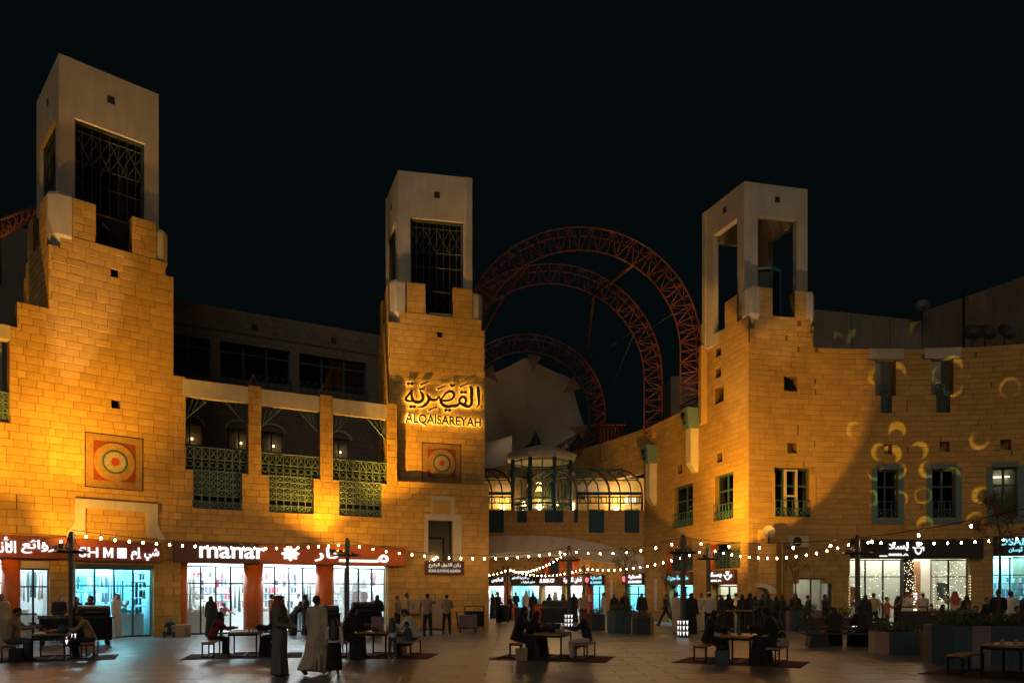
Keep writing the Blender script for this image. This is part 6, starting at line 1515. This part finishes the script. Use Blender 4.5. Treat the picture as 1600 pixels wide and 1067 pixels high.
def person_meshes(pose, out, vox=.016):
    g = lambda k, d=0: pose.get(k, d)
    lean = R(g('lean')); up = V3(0, -math.sin(lean), math.cos(lean)); fw = V3(0, -math.cos(lean), -math.sin(lean))
    w = g('w', 1.0); hc = V3(0, 0, 0)
    legs = {}
    for s, q in ((-1, 'L'), (1, 'R')):
        t, k, ou = R(g('th' + q)), R(g('kn' + q)), R(g('lo' + q, 3)); h = hc + V3(s * .09, 0, -.02)
        kn = h + V3(s * math.sin(ou), -math.sin(t) * math.cos(ou), -math.cos(t) * math.cos(ou)) * .44; an = kn + V3(0, -math.sin(t - k), -math.cos(t - k)) * .42
        legs[q] = (h, kn, an, t - k)
    z0 = min(l[2].z for l in legs.values()) - .075; dz = V3(0, 0, -z0 if 'sit' not in pose else pose['sit'])
    hc = hc + dz; legs = {q: (a + dz, b + dz, c + dz, t) for q, (a, b, c, t) in legs.items()}
    sc = hc + up * .50; nk = hc + up * .57; hp = R(g('nod')); hy = R(g('yaw')); tilt = V3(0, -math.sin(lean * .5 + hp), math.cos(lean * .5 + hp)); hd = nk + tilt * .135
    F3 = V3(math.sin(hy), -math.cos(hy), 0); F3 = (F3 - tilt * F3.dot(tilt)).normalized(); S3 = tilt.cross(F3).normalized()
    arms = {}
    for s, q in ((-1, 'L'), (1, 'R')):
        a, ou, e, inn = R(g('ar' + q)), R(g('ao' + q, 9)), R(g('el' + q, 12)), R(g('ai' + q, 0)); sh = sc + V3(s * .185 * w, 0, -.02)
        d1 = V3(s * math.sin(ou), -math.sin(a) * math.cos(ou), -math.cos(a) * math.cos(ou)); el = sh + d1 * .285
        d2 = V3(-s * math.sin(inn) + s * math.sin(ou) * .5, -math.sin(a + e), -math.cos(a + e)).normalized(); wr = el + d2 * .25
        arms[q] = (sh, el, wr, d2, s)
    H = []; hr = lambda x, y, z: hd + S3 * x + F3 * y + tilt * z
    H.append([(hr(0, -.005, .035), (.078, .094, .088)), (hr(0, .02, -.03), (.064, .075, .07)), (hr(0, .045, -.085), (.032, .03, .028))])
    H.append([(hr(0, .1, -.005), .011), (hr(0, .112, -.035), .016), (hr(0, .085, .02), .012)])
    for s in (-1, 1): H.append([(hr(s * .08, -.01, -.012), (.013, .02, .03))]); H.append([(hr(s * .03, .082, .03), (.022, .014, .01))])
    H.append([(hr(-.02, .082, -.062), .010), (hr(.02, .082, -.062), .010)])
    H.append([(nk - up * .04, .056), (hd - tilt * .06, .052)])
    H.append([(sc + S3 * 0 + V3(-.13 * w, 0, 0), (.075, .085, .07)), (sc + V3(.13 * w, 0, 0), (.075, .085, .07)), (hc + up * .3, (.15 * w, .105, .1)), (nk - up * .05, (.07, .06, .05))])
    H.append([(hc + up * .3, (.145 * w, .1, .1)), (hc + up * .12, (.135 * w, .1, .08))]); H.append([(hc + up * .12, (.14 * w, .1, .08)), (hc, (.155 * w, .115, .1))])
    for q, (sh, el, wr, d2, s) in arms.items():
        H.append([(sh, .056), (el, .041)]); H.append([(el, .041), (wr, .027)])
        side = d2.cross(V3(0, 1, 0) if abs(d2.y) < .9 else V3(0, 0, 1)).normalized(); pn = d2.cross(side)
        pm = wr + d2 * .085; H.append([(wr + d2 * .02, .024), (pm + pn * .028, .014), (pm - pn * .028, .014)])
        cu = side * s
        for i, (of, L) in enumerate(((.030, .062), (.011, .075), (-.010, .07), (-.031, .055))):
            b0 = pm + pn * of; b1 = b0 + d2 * L * .55 + cu * .008; b2 = b1 + d2 * L * .4 + cu * .024; H.append([(b0, .0095), (b1, .009)]); H.append([(b1, .009), (b2, .008)])
        t0 = wr + d2 * .035 + pn * .026; t1 = t0 + pn * .03 + d2 * .03 + cu * .01; t2 = t1 + d2 * .03 + cu * .008; H.append([(t0, .012), (t1, .011)]); H.append([(t1, .011), (t2, .009)])
    for q, (h, k, a, t) in legs.items():
        H.append([(h, (.088, .09, .09)), (k, .056)]); H.append([(k, .056), (k.lerp(a, .35) + V3(0, .012, 0), .056)]); H.append([(k.lerp(a, .35) + V3(0, .012, 0), .056), (a, .036)])
        fd = V3(0, -math.cos(t), math.sin(t)) if abs(t) < 1.0 else V3(0, -1, 0)
        fd.z = max(-.6, min(.35, fd.z)); H.append([(a + V3(0, .03, -.035), (.035, .04, .035)), (a + fd * .13 + V3(0, 0, -.045), (.042, .05, .025))])
    res = [('body', blend('body', H, out.get('skin', m_skin), vox, None, 2))]
    oc_ = out.get('outfit'); arms_h = lambda r0, r1, long, flare=0: [x for q, (sh, el, wr, d2, s) in arms.items() for x in ([[(sh, r0), (el, r1)]] + ([[(el, r1), (wr + d2 * .0, r1 * .82 + flare)]] if long else [[(el, r1), (el.lerp(wr, .12), r1)]]))]
    torso = lambda e: [[(sc + V3(-.135 * w, 0, -.005), (.082 + e, .09 + e, .075 + e)), (sc + V3(.135 * w, 0, -.005), (.082 + e, .09 + e, .075 + e)), (hc + up * .3, (.155 * w + e, .115 + e, .1)), (nk - up * .06, (.068 + e, .06 + e, .03))], [(hc + up * .3, (.155 * w + e, .115 + e, .1)), (hc + up * .05, (.155 * w + e, .12 + e, .08))]]
    def skirt(e, hem, shrink=0):
        (h1, k1, a1, _), (h2, k2, a2, _) = legs['L'], legs['R']; hz = lambda a, k: a + V3(0, 0, hem) + (k - a).normalized() * 0
        th = [(hc + up * .05, (.16 * w + e, .125 + e, .1)), (hc, (.17 * w + e, .13 + e, .1)), (k1, .085 + e), (k2, .085 + e)]
        sh_ = [(k1, .085 + e), (k2, .085 + e), (hz(a1, k1), (.085 + e * 1.6, .095 + e * 1.6, .03)), (hz(a2, k2), (.085 + e * 1.6, .095 + e * 1.6, .03))]
        return [th, sh_]
    cx, cyy = hc.x, hc.y; fold = (.03, hc.z, .019, 7, cx, (legs['L'][2].y + legs['R'][2].y) / 2 * .6)
    cm = out.get('cloth', m_whitecloth)
    if oc_ == 'thobe':
        res.append(('thobe', blend('thobe', torso(.028) + arms_h(.075, .058, True, .012) + skirt(.03, -.02), cm, .02, fold)))
    elif oc_ == 'abaya':
        res.append(('abaya', blend('abaya', torso(.04) + arms_h(.085, .075, True, .035) + skirt(.05, -.055), cm, .022, fold)))
    else:
        res.append(('shirt', blend('shirt', torso(.018) + arms_h(.07, .054, out.get('sleeve', 'long') == 'long') + [[(hc + up * .05, (.165 * w, .13, .06)), (hc - up * .02, (.172 * w, .135, .05))]], cm, .018, None)))
        if oc_ == 'skirt': res.append(('skirt', blend('skirt', skirt(.035, .16), out.get('legs', m_blackcloth), .02, (.2, hc.z, .014, 8, cx, cyy))))
        else:
            tr = [[(hc + up * .03, (.16 * w, .125, .06)), (legs['L'][0], .1), (legs['R'][0], .1)]]
            for q, (h, k, a, t) in legs.items(): tr += [[(h, (.1, .105, .1)), (k, .074)], [(k, .074), (a + V3(0, 0, .01), .056)]]
            res.append(('trousers', blend('trousers', tr, out.get('legs', m_navy), .018, None)))
    shoe = []
    for q, (h, k, a, t) in legs.items():
        fd = V3(0, -math.cos(t), math.sin(t)) if abs(t) < 1.0 else V3(0, -1, 0); fd.z = max(-.6, min(.35, fd.z))
        shoe.append([(a + V3(0, .035, -.04), (.042, .045, .036)), (a + fd * .14 + V3(0, 0, -.05), (.047, .055, .026)), (a + V3(0, 0, .0), .044)])
    res.append(('shoes', blend('shoes', shoe, out.get('shoe', m_shoe), .016, None, 1)))
    hs = out.get('head', 'hair')
    if hs in ('hair', 'long', 'cap', 'bob'):
        hh = [[(hr(0, -.018, .05), (.088, .095, .085)), (hr(0, -.06, 0), (.076, .05, .07))]]
        if hs == 'long': hh.append([(hr(0, -.05, .02), (.1, .075, .09)), (sc - fw * .09 + up * .0, (.16, .06, .08)), (hc + up * .2 - fw * .13, (.15, .05, .05))]); hh += [[(hr(s * .075, 0, .02), (.02, .04, .05)), (sc + V3(s * .08, 0, 0) - fw * .03, (.03, .05, .05))] for s in (-1, 1)]
        res.append(('hair', blend('hair', hh, m_hair, .014, None, 2)))
        if hs == 'cap': res.append(('cap', blend('cap', [[(hr(0, -.012, .075), (.094, .1, .06))]], out.get('capm', m_whitecloth), .014, None, 2)))
        for s in (-1, 1): mb = MB().sphere(hr(s * .031, .092, .012), .011, 6, 4); res.append(('eye', mb.mesh('eye', m_hair)))
    elif hs == 'hood':
        hh = [[(hr(0, -.03, .045), (.098, .098, .1)), (hr(0, -.03, -.07), (.09, .09, .06))], [(hr(0, -.02, -.07), (.09, .085, .05)), (sc + V3(-.13 * w, 0, .0), (.1, .11, .06)), (sc + V3(.13 * w, 0, .0), (.1, .11, .06)), (sc - fw * .08 - up * .15, (.16, .06, .1)), (sc + fw * .08 - up * .12, (.12, .05, .08))]]
        if out.get('veil', True): hh.append([(hr(0, .045, -.045), (.07, .065, .05)), (sc + fw * .1 - up * .04, (.1, .04, .06))])
        res.append(('headscarf', blend('headscarf', hh, cm if cm is m_blackcloth else m_blackcloth, .016, None, 3)))
        for s in (-1, 1): mb = MB().sphere(hr(s * .031, .092, .012), .011, 6, 4); res.append(('eye', mb.mesh('eye', m_hair)))
    elif hs == 'ghutra':
        gm = out.get('gm', m_redcheck)
        hh = [[(hr(0, -.015, .06), (.1, .11, .08)), (hr(0, -.05, -.02), (.1, .085, .08))], [(hr(0, -.06, 0), (.1, .07, .08)), (sc - fw * .1 + V3(-.12, 0, 0), (.07, .05, .06)), (sc - fw * .1 + V3(.12, 0, 0), (.07, .05, .06)), (hc + up * .28 - fw * .13, (.11, .03, .06))]]
        for s in (-1, 1): hh.append([(hr(s * .088, .0, .03), (.022, .05, .06)), (sc + V3(s * .11, -.03, .02), (.06, .07, .06)), (sc + V3(s * .12, 0, -.12) + fw * .1, (.05, .03, .07))])
        res.append(('headcloth', blend('headcloth', hh, gm, .016, None, 3)))
        mb = MB(); N = 18; mb.tube([hr(.097 * math.cos(2 * math.pi * k / N), -.015 + .107 * math.sin(2 * math.pi * k / N), .085) for k in range(N + 1)], .011, 6, False)
        mb.tube([hr(.09 * math.cos(2 * math.pi * k / N), -.015 + .1 * math.sin(2 * math.pi * k / N), .105) for k in range(N + 1)], .010, 6, False); res.append(('head_band', mb.mesh('head_band', m_hair)))
        for s in (-1, 1): mb = MB().sphere(hr(s * .031, .092, .012), .011, 6, 4); res.append(('eye', mb.mesh('eye', m_hair)))
    return res
PC = {}
def person(key, label, loc, rz, scale=1.0, pose=None, out=None, group=None, vox=.018):
    o = T('person', label, 'person')
    if key not in PC: PC[key] = person_meshes(pose, out, vox)
    bd = None
    for nm, me in PC[key]:
        c = bpy.data.objects.new(nm, me); C.objects.link(c)
        if nm == 'eye': c.parent = bd
        else: c.parent = o
        if nm == 'body': bd = c
    o.location = loc; o.rotation_euler = (0, 0, R(rz)); o.scale = (scale,) * 3
    if group: o['group'] = group
    return o
STAND = dict(arL=4, arR=-3, elL=14, elR=18); HOLD = dict(arL=10, elL=68, aiL=42, arR=10, elR=72, aiR=42)
WALK = dict(thL=22, knL=8, thR=-20, knR=22, arL=-18, arR=22, elL=15, elR=25, lean=3); SIT = dict(sit=.54, thL=84, thR=84, knL=88, knR=86, loL=8, loR=8, lean=14, arL=48, arR=44, elL=48, elR=55, aiL=15, aiR=15, nod=12)
SITUP = dict(SIT, lean=5, nod=4); PHONE = dict(arL=3, elL=10, arR=48, elR=85, aiR=20, nod=16)
def at_g(px, y): p = ground(px, y); return (p.x, p.y, .003)
def at_d(px, d): p = gx(px, d); return (p.x, p.y, .003)
def seat(key, side, y, back=.06):
    c, rz = SETS[key]; q = local(c, rz, side * (.92 + back), y); return (q.x, q.y, .012), math.degrees(rz) + (90 if side < 0 else -90)
# the three walking figures in front
person('A', 'man in grey-green thobe and pink headscarf standing in front of the orange sign', at_g(437, 1056), 78, 1.0, HOLD, dict(outfit='thobe', cloth=m_greycloth, head='ghutra'), vox=.014)
person('B', 'bareheaded man in cream thobe walking away beside a girl', at_g(494, 1053), 168, 1.01, dict(WALK, thL=14, thR=-14, knR=26, knL=4, arR=6, arL=-6), dict(outfit='thobe', cloth=m_creamcloth, head='hair', shoe=m_shoe), vox=.014)
person('C', 'small girl with long dark hair, white top and black skirt', at_g(522, 1058), 190, .735, dict(WALK, thL=12, thR=-10, knR=10, arR=14), dict(outfit='skirt', cloth=m_whitecloth, legs=m_blackcloth, head='long', shoe=m_wshoe), vox=.016)
# leftmost table
l, r = seat('T1', -1, -.2); person('D', 'broad man in cream shirt seated left of the leftmost table', l, r, 1.06, dict(SIT, w=1.12), dict(cloth=m_tan, legs=m_jean, head='hair'), vox=.016)
l, r = seat('T1', 1, -.15); person('E', 'man in tan shirt with black strap bending over the leftmost table', l, r, 1.0, dict(SIT, lean=24, nod=30, thL=78), dict(cloth=m_tan, legs=m_navy, head='hair'), vox=.016)
person('A2', 'man in cream thobe cut off by the left picture edge', at_d(2, 25.6), 40, 1.0, STAND, dict(outfit='thobe', cloth=m_creamcloth, head='hair'))
person('F', 'vendor in black and white track jacket behind the grill cart', at_d(93, 27.9), 12, .98, dict(HOLD, arL=12, arR=10, elL=35, elR=35), dict(cloth=m_navy, legs=m_navy, head='hair'))
AB = dict(outfit='abaya', cloth=m_blackcloth, head='hood'); ABF = dict(AB, veil=False)
person('G', 'woman in black standing left of the black lidded grill cart', at_d(120, 27.9), 70, .93, HOLD, ABF)
person('G', 'woman in black with face showing behind the lidded grill cart at left', at_d(141, 29.0), -30, .95)
person('H', 'man in white thobe and headcloth at the door of the cyan shop', at_d(182, 30.6), 75, 1.0, PHONE, dict(outfit='thobe', cloth=m_whitecloth, head='ghutra', gm=m_whitecloth))
person('I', 'child in dark shirt sitting by the wall left of the glass bays', (*gx(267, 31.2).xy, -.12), 10, .80, dict(SITUP, sit=.36, thL=100, thR=100, knL=115, knR=115, loL=18, loR=18), dict(cloth=m_navy, legs=m_jean, head='hair'))
# second table
l, r = seat('T2', 1, -.15); person('J', 'woman in black seated right of the table by the left glass bay', l, r, .98, dict(SIT, lean=16, nod=18), AB, vox=.016)
l, r = seat('T2', -1, .55); person('K', 'person in maroon jacket seated with back turned by the left glass bay', l, r + 25, .95, dict(SIT, lean=22), dict(cloth=m_maroon, legs=m_navy, head='hood'))
person('L', 'girl in pink top leaning forward at the left glass bay', at_d(346, 32.2), 60, .80, dict(WALK, lean=22, thL=10, thR=-8, knR=4, arL=50, arR=55, elL=20, elR=20, nod=-10), dict(cloth=m_pink, legs=m_navy, head='bob'))
person('L2', 'shop assistant in white inside the left glass bay', at_d(308, 35.0), 20, .95, HOLD, dict(cloth=m_whitecloth, legs=m_navy, head='hair'))
person('M', 'woman in black bending over in front of the middle glass bay', at_d(458, 32.6), 150, .90, dict(STAND, lean=48, arL=60, arR=65, thL=-8, thR=4), AB)
person('G', 'woman in black walking past the middle glass bay', at_d(478, 32.8), 120, .97)
person('L2', 'shop assistant in white inside the middle glass bay', at_d(466, 36.6), -20, .98)
# third table
l, r = seat('T3', -1, -.2); person('J2', 'woman in black holding a child at the family table', l, r, 1.04, dict(SIT, lean=20, nod=22, elL=80, elR=80, arL=30, arR=30), AB, vox=.016)
l, r = seat('T3', -1, -.15, -.35); person('K2', 'toddler on the lap of the woman in black', (l[0], l[1], .13), r + 180, .5, dict(SITUP, nod=5), dict(cloth=m_tan, legs=m_navy, head='hair'))
c, rz = SETS['T3']; q = local(c, rz, .62, -.95); person('N', 'girl in white shirt and jeans standing at the family table', (q.x, q.y, .012), math.degrees(rz) - 170, .64, dict(STAND, lean=6, arL=40, arR=40, elL=40, elR=40), dict(cloth=m_whitecloth, legs=m_jean, head='long', shoe=m_wshoe, sleeve='short'))
l, r = seat('T3', 1, -.35); person('K3', 'child in dark blue seated at the family table', l, r, .74, dict(SIT, lean=10), dict(cloth=m_jean, legs=m_navy, head='hair'))
l, r = seat('T3', 1, .2, .1); person('O', 'man in white thobe seated right of the family table', l, r, 1.04, dict(SIT, lean=24, nod=24), dict(outfit='thobe', cloth=m_whitecloth, head='hair'))
# men by the middle tower
person('P', 'man with dark cap and beige vest left of the tan cabinet', at_d(621, 34.2), 60, .93, HOLD, dict(cloth=m_tan, legs=m_navy, head='cap', capm=m_navy, sleeve='short'))
person('P2', 'bearded man in beige vest beside the capped man', at_d(636, 34.0), 100, 1.0, STAND, dict(cloth=m_tan, legs=m_navy, head='hair', sleeve='short'))
person('Q', 'man in beige shirt with one arm held out before the tan cabinet', at_d(668, 31.8), 165, 1.0, dict(STAND, arR=30, aoR=38, elR=15, arL=80, elL=110, thL=6, thR=-6), dict(cloth=m_tan, legs=m_navy, head='hair', sleeve='short'))
person('R', 'man in beige shirt and pale cap walking past the mauve trolley', at_d(698, 33.0), 178, 1.0, dict(WALK, thL=16, thR=-18, arL=35, elL=60, arR=30, elR=60), dict(cloth=m_tan, legs=m_navy, head='cap', capm=m_tan, sleeve='short'))
# central table
l, r = seat('T4', -1, -.3); person('J', 'nearer woman in black seated left of the central table', l, r, 1.07)
l, r = seat('T4', -1, .4, -.1); person('J2', 'farther woman in black leaning on the central table', l, r + 10, .98)
l, r = seat('T4', 1, -.05); person('S', 'man in black jacket and pale headscarf seated right of the central table', l, r, 1.0, dict(SIT, lean=10, nod=8, thL=60, knL=40), dict(cloth=m_navy, legs=m_creamcloth, head='ghutra', gm=m_redcheck), vox=.016)
# passage
person('F2', 'uniformed man in dark clothes beside the teal wheeled bin', at_d(778, 45), 60, 1.02, HOLD, dict(cloth=m_navy, legs=m_navy, head='hair'))
person('H2', 'man in grey thobe and headcloth deep in the passage', at_d(822, 52), 170, 1.0, STAND, dict(outfit='thobe', cloth=m_whitecloth, head='ghutra', gm=m_whitecloth))
person('T', 'woman in black left of the spelled-out passage sign', at_d(833, 51), 170, .97, STAND, AB)
person('M', 'person in black bending over the cart in the passage', at_d(848, 45), 100, .9)
person('H2', 'man in pale thobe in front of the passage textile shop', at_d(868, 50), 80, 1.0)
person('T', 'woman in black beside the white passage shop', at_d(880, 51), 100, .93)
person('P2', 'man in beige shirt standing right of the passage lamp post', at_d(911, 38.5), 10, 1.02)
person('U', 'seated visitor at the orange stand in the passage', at_d(797, 49.2), 120, .9, STAND, dict(cloth=m_maroon, legs=m_navy, head='bob'))
person('T', 'leftmost of three women in black by the teal pharmacy front', at_d(960, 41), 20, .95)
person('G', 'middle of three women in black by the teal pharmacy front', at_d(976, 40.5), -25, 1.0)
person('T', 'rightmost of three women in black by the teal pharmacy front', at_d(1003, 42), 160, .98)
# crowd in front of the wing
person('V', 'man in dark jacket striding left before the pale poster', at_d(1041, 41), -80, 1.0, dict(WALK, thL=30, thR=-26, knR=20), dict(cloth=m_navy, legs=m_navy, head='hair'))
person('W', 'man in beige thobe half hidden by the nearest lamp post', at_d(1057, 33.6), 120, 1.03, STAND, dict(outfit='thobe', cloth=m_creamcloth, head='hair'))
person('T', 'woman in black right of the nearest lamp post', at_d(1080, 33.8), 170, 1.0)
person('X', 'man in pale sweater, dark trousers and white cap seen from behind', at_d(1108, 32.6), 168, 1.03, dict(STAND, arR=24, elR=45, aoR=22, w=1.08), dict(cloth=m_creamcloth, legs=m_navy, head='cap'))
person('W', 'man in pale thobe just left of the white-capped man', at_d(1097, 35.5), 30, 1.0)
person('G', 'woman in black carrying an orange balloon beside the cup sign', at_d(1139, 33.0), 150, .98)
person('T', 'woman in black at the left of the group before the arched door', at_d(1160, 34.2), 140, .96)
person('G', 'woman in black in the middle of the group before the arched door', at_d(1171, 33.6), 200, 1.0)
person('T', 'woman in black at the right of the group before the arched door', at_d(1181, 35), 100, .92)
person('W', 'man in white thobe standing in the arched doorway', at_d(1184, 36.6), 10, 1.0)
person('T', 'woman in black with a small bag at the lower corner block', at_d(1200, 36), 200, .97)
person('G', 'woman in black walking past the lower corner block edge', at_d(1224, 36.5), 60, .94)
person('T', 'woman in black standing before the low stepped window', at_d(1243, 36.6), 170, .99)
# lantern table
l, r = seat('T5', -1, .35); person('J', 'woman in black seated behind the lantern at the right-of-centre table', l, r, 1.0)
l, r = seat('T5', 1, -.3); person('J2', 'woman in black with a tan handbag right of the lantern table', l, r, 1.1)
l, r = seat('T5', 1, .4); person('J', 'second woman in black right of the lantern table', l, r, 1.0)
c, rz = SETS['T5']; q = local(c, rz, 1.1, -.42); small('handbag', 'tan handbag hanging on the woman right of the lantern table', 'handbag', (q.x, q.y, .5), [('bag', MB().hexa([(-.16, -.07, 0), (.16, -.07, 0), (.16, .07, 0), (-.16, .07, 0), (-.13, -.04, .2), (.13, -.04, .2), (.13, .04, .2), (-.13, .04, .2)]), m_tan), ('strap', MB().tube([(.12 * math.cos(a), 0, .18 + .2 * math.sin(a)) for a in [math.pi * k / 8 for k in range(9)]], .012, 5), m_tan)])
l, r = seat('T6', 1, -.1); person('J2', 'person in black at the lower right picture corner', l, r, 1.0)
# slatted bench sitters, turned away
c = ground(1322, 1010)
person('J', 'woman in black on the left of the slatted bench', (c.x - .35, c.y + .08, .01), 165, .98); person('J2', 'woman in black on the right of the slatted bench', (c.x + .62, c.y + .05, .01), 190, 1.02)
# right-hand crowd
person('Y', 'man in white thobe and red headscarf holding a phone before the cafe', at_d(1420, 34.6), -60, 1.04, PHONE, dict(outfit='thobe', cloth=m_whitecloth, head='ghutra', gm=m_redcheck))
person('Z', 'boy in orange shirt left of the dark waiter stand', at_d(1386, 32.8), 60, .92, dict(STAND, arR=50, elR=80), dict(cloth=m_orangecl, legs=m_jean, head='hair'))
person('T', 'woman in black between the orange-shirted boy and the red headscarf man', at_d(1402, 34), -120, .93)
person('AA', 'man in white thobe with raised arm seen from behind by the cafe', at_d(1492, 34.6), 165, 1.04, dict(STAND, arR=60, elR=120, aoR=20), dict(outfit='thobe', cloth=m_creamcloth, head='ghutra', gm=m_redcheck))
person('K', 'person in maroon seated at the cafe front', (*gx(1466, 35.5).xy, .0), 20, .95)
person('D', 'customer in tan shirt seated inside the cafe front', (*gx(1450, 36).xy, .0), 30, .95)
person('AB', 'seated man in black jumper facing the plaza behind the largest planter', (*gx(1526, 27).xy, .0), -10, 1.0, dict(SITUP, lean=-6), dict(cloth=m_navy, legs=m_navy, head='hair'))
person('F2', 'standing man in dark suit in front of the young tree at right', at_d(1560, 27.5), 165, 1.08)
person('BB', 'man in white shirt at the right edge before the white shelves', at_d(1580, 29), 110, 1.06, STAND, dict(cloth=m_whitecloth, legs=m_navy, head='hair', sleeve='short'))
person('AB', 'seated man in black at the right picture edge behind the planter', (*gx(1592, 26.4).xy, .0), 20, 1.0)
person('K3', 'child in dark clothes seated left of the man in the black jumper', (*gx(1512, 29.5).xy, .0), -20, 1.05)
person('V', 'man in dark clothes behind the seated man in the black jumper', at_d(1541, 29.8), 30, .96)
# more of the evening crowd
for key, px, d, rz, sc_, lab in (('T', 1128, 36.2, 30, .95, 'woman in black behind the white-capped man'), ('W', 1150, 36.5, 150, 1.0, 'man in beige thobe behind the group by the cup sign'), ('G', 1190, 34.6, -70, .96, 'woman in black left of the woman with the small bag'), ('T', 1213, 37.0, 140, .9, 'shorter woman in black at the corner block edge'),
        ('V', 1262, 34.5, 80, 1.0, 'man in dark clothes walking behind the teal and mauve planter'), ('G', 1290, 35.2, 40, .96, 'woman in black at the right end of the low stepped window'), ('T', 1352, 34.0, 170, .95, 'woman in black left of the cafe entrance'), ('P2', 1365, 35.5, 150, 1.0, 'man in beige shirt at the cafe window'),
        ('X', 1442, 36.5, 170, 1.0, 'man in pale sweater at the cafe entrance'), ('F2', 806, 54, 30, 1.0, 'man in dark clothes before the teal perfume shop'), ('G', 858, 48, -60, .95, 'woman in black right of the orange kiosk'), ('T', 897, 46, 20, .97, 'woman in black beyond the passage lamp post'), ('W', 943, 45, -90, 1.0, 'man in beige thobe near the sale banner'),
        ('T', 770, 52, 60, .95, 'woman in black at the edge of the middle tower'), ('G', 590, 32.8, 160, .95, 'woman in black looking into the right glass bay'), ('P2', 425, 33.0, 130, .98, 'man in beige vest outside the middle glass bay'), ('T', 330, 31.8, 170, .93, 'woman in black at the door of the left glass bay'), ('G', 1510, 33.5, 200, .95, 'woman in black behind the raised-arm man'), ('T', 1605, 31, 160, 1.0, 'woman in black at the right edge before the white shelves')):
    person(key, lab, at_d(px, d), rz, sc_)
for k, (key_, x, y) in enumerate((('T1', -.2, .2), ('T1', .18, .45), ('T2', .15, -.4), ('T2', .22, -.1), ('T3', .2, .1), ('T5', .2, .3), ('T5', -.2, -.5), ('T6', -.1, -.3), ('T6', .1, -.1))):
    small('paper_cup', ('left cup on the leftmost table', 'far cup on the leftmost table', 'near cup on the table by the left glass bay', 'far cup on the table by the left glass bay', 'cup on the family table', 'far cup on the lantern table', 'near cup on the lantern table', 'near cup on the lower right table', 'far cup on the lower right table')[k], 'cup', tp(key_, x, y), [('cup', MB().lathe([(.028, 0), (.04, .1), (.042, .102)], n=10), m_paper)])
for k, (px, d, m_) in enumerate(((556, 21.0, m_navy), (1128, 19.6, m_jean), (815, 20.6, m_tan), (25, 20.4, m_navy))):
    q = gx(px, d); small('shopping_bag', ('dark bag on the ground left of the family table', 'blue-grey bag on the ground left of the lantern table', 'tan bag on the ground left of the central table', 'dark bag on the ground left of the leftmost table')[k], 'bag', (q.x, q.y, .012), [('body', MB().hexa([(-.15, -.08, 0), (.15, -.08, 0), (.15, .08, 0), (-.15, .08, 0), (-.17, -.05, .34), (.16, -.05, .36), (.16, .05, .36), (-.17, .05, .34)]), m_), ('handle', MB().tube([(.07 * math.cos(a), 0, .34 + .14 * math.sin(a)) for a in [math.pi * j / 8 for j in range(9)]], .01, 5), m_)])
# chairs for those who sit by the cafe
def chair(p, rz, label):
    o = T('cafe_chair', label, 'chair', p, 'black cafe chairs')
    q = lambda x, y: local(p, R(rz), x, y)
    s = q(0, .0); MB().box(s.x, s.y, .43, .44, .44, .04, R(rz)).build('seat', m_black, o); s = q(0, .24); MB().box(s.x, s.y, .68, .42, .03, .4, R(rz)).build('backrest', m_black, o)
    for x in (-.19, .19):
        for y in (-.19, .19): s = q(x, y); MB().box(s.x, s.y, .21, .035, .035, .42).build('leg', m_black, o)
for px, d, rz, lab in ((1466, 35.5, 20, 'chair under the person in maroon at the cafe front'), (1450, 36, 30, 'chair under the customer in tan shirt'), (1526, 27, -10, 'chair under the man in the black jumper'), (1592, 26.4, 20, 'chair at the right picture edge'), (1512, 29.5, -20, 'chair under the child left of the man in the black jumper')): chair(gx(px, d), rz, lab)
ba_ = gx(1148, 32.9); small('balloon', 'small orange balloon beside the woman in black near the cup sign', 'balloon', (ba_.x, ba_.y, 1.25), [('skin', MB().sphere((0, 0, .1), .1, 12, 8, 1.2), M('orange_balloon', (.7, .25, .03), .3, var=0, emit=(1, .4, .05), es=.25)), ('string', MB().tube([(0, 0, -.02), (.02, 0, -.3)], .004, 4), m_white)])  # faint glow added to the balloon's own colour
bpy.data.scenes.remove(WS)
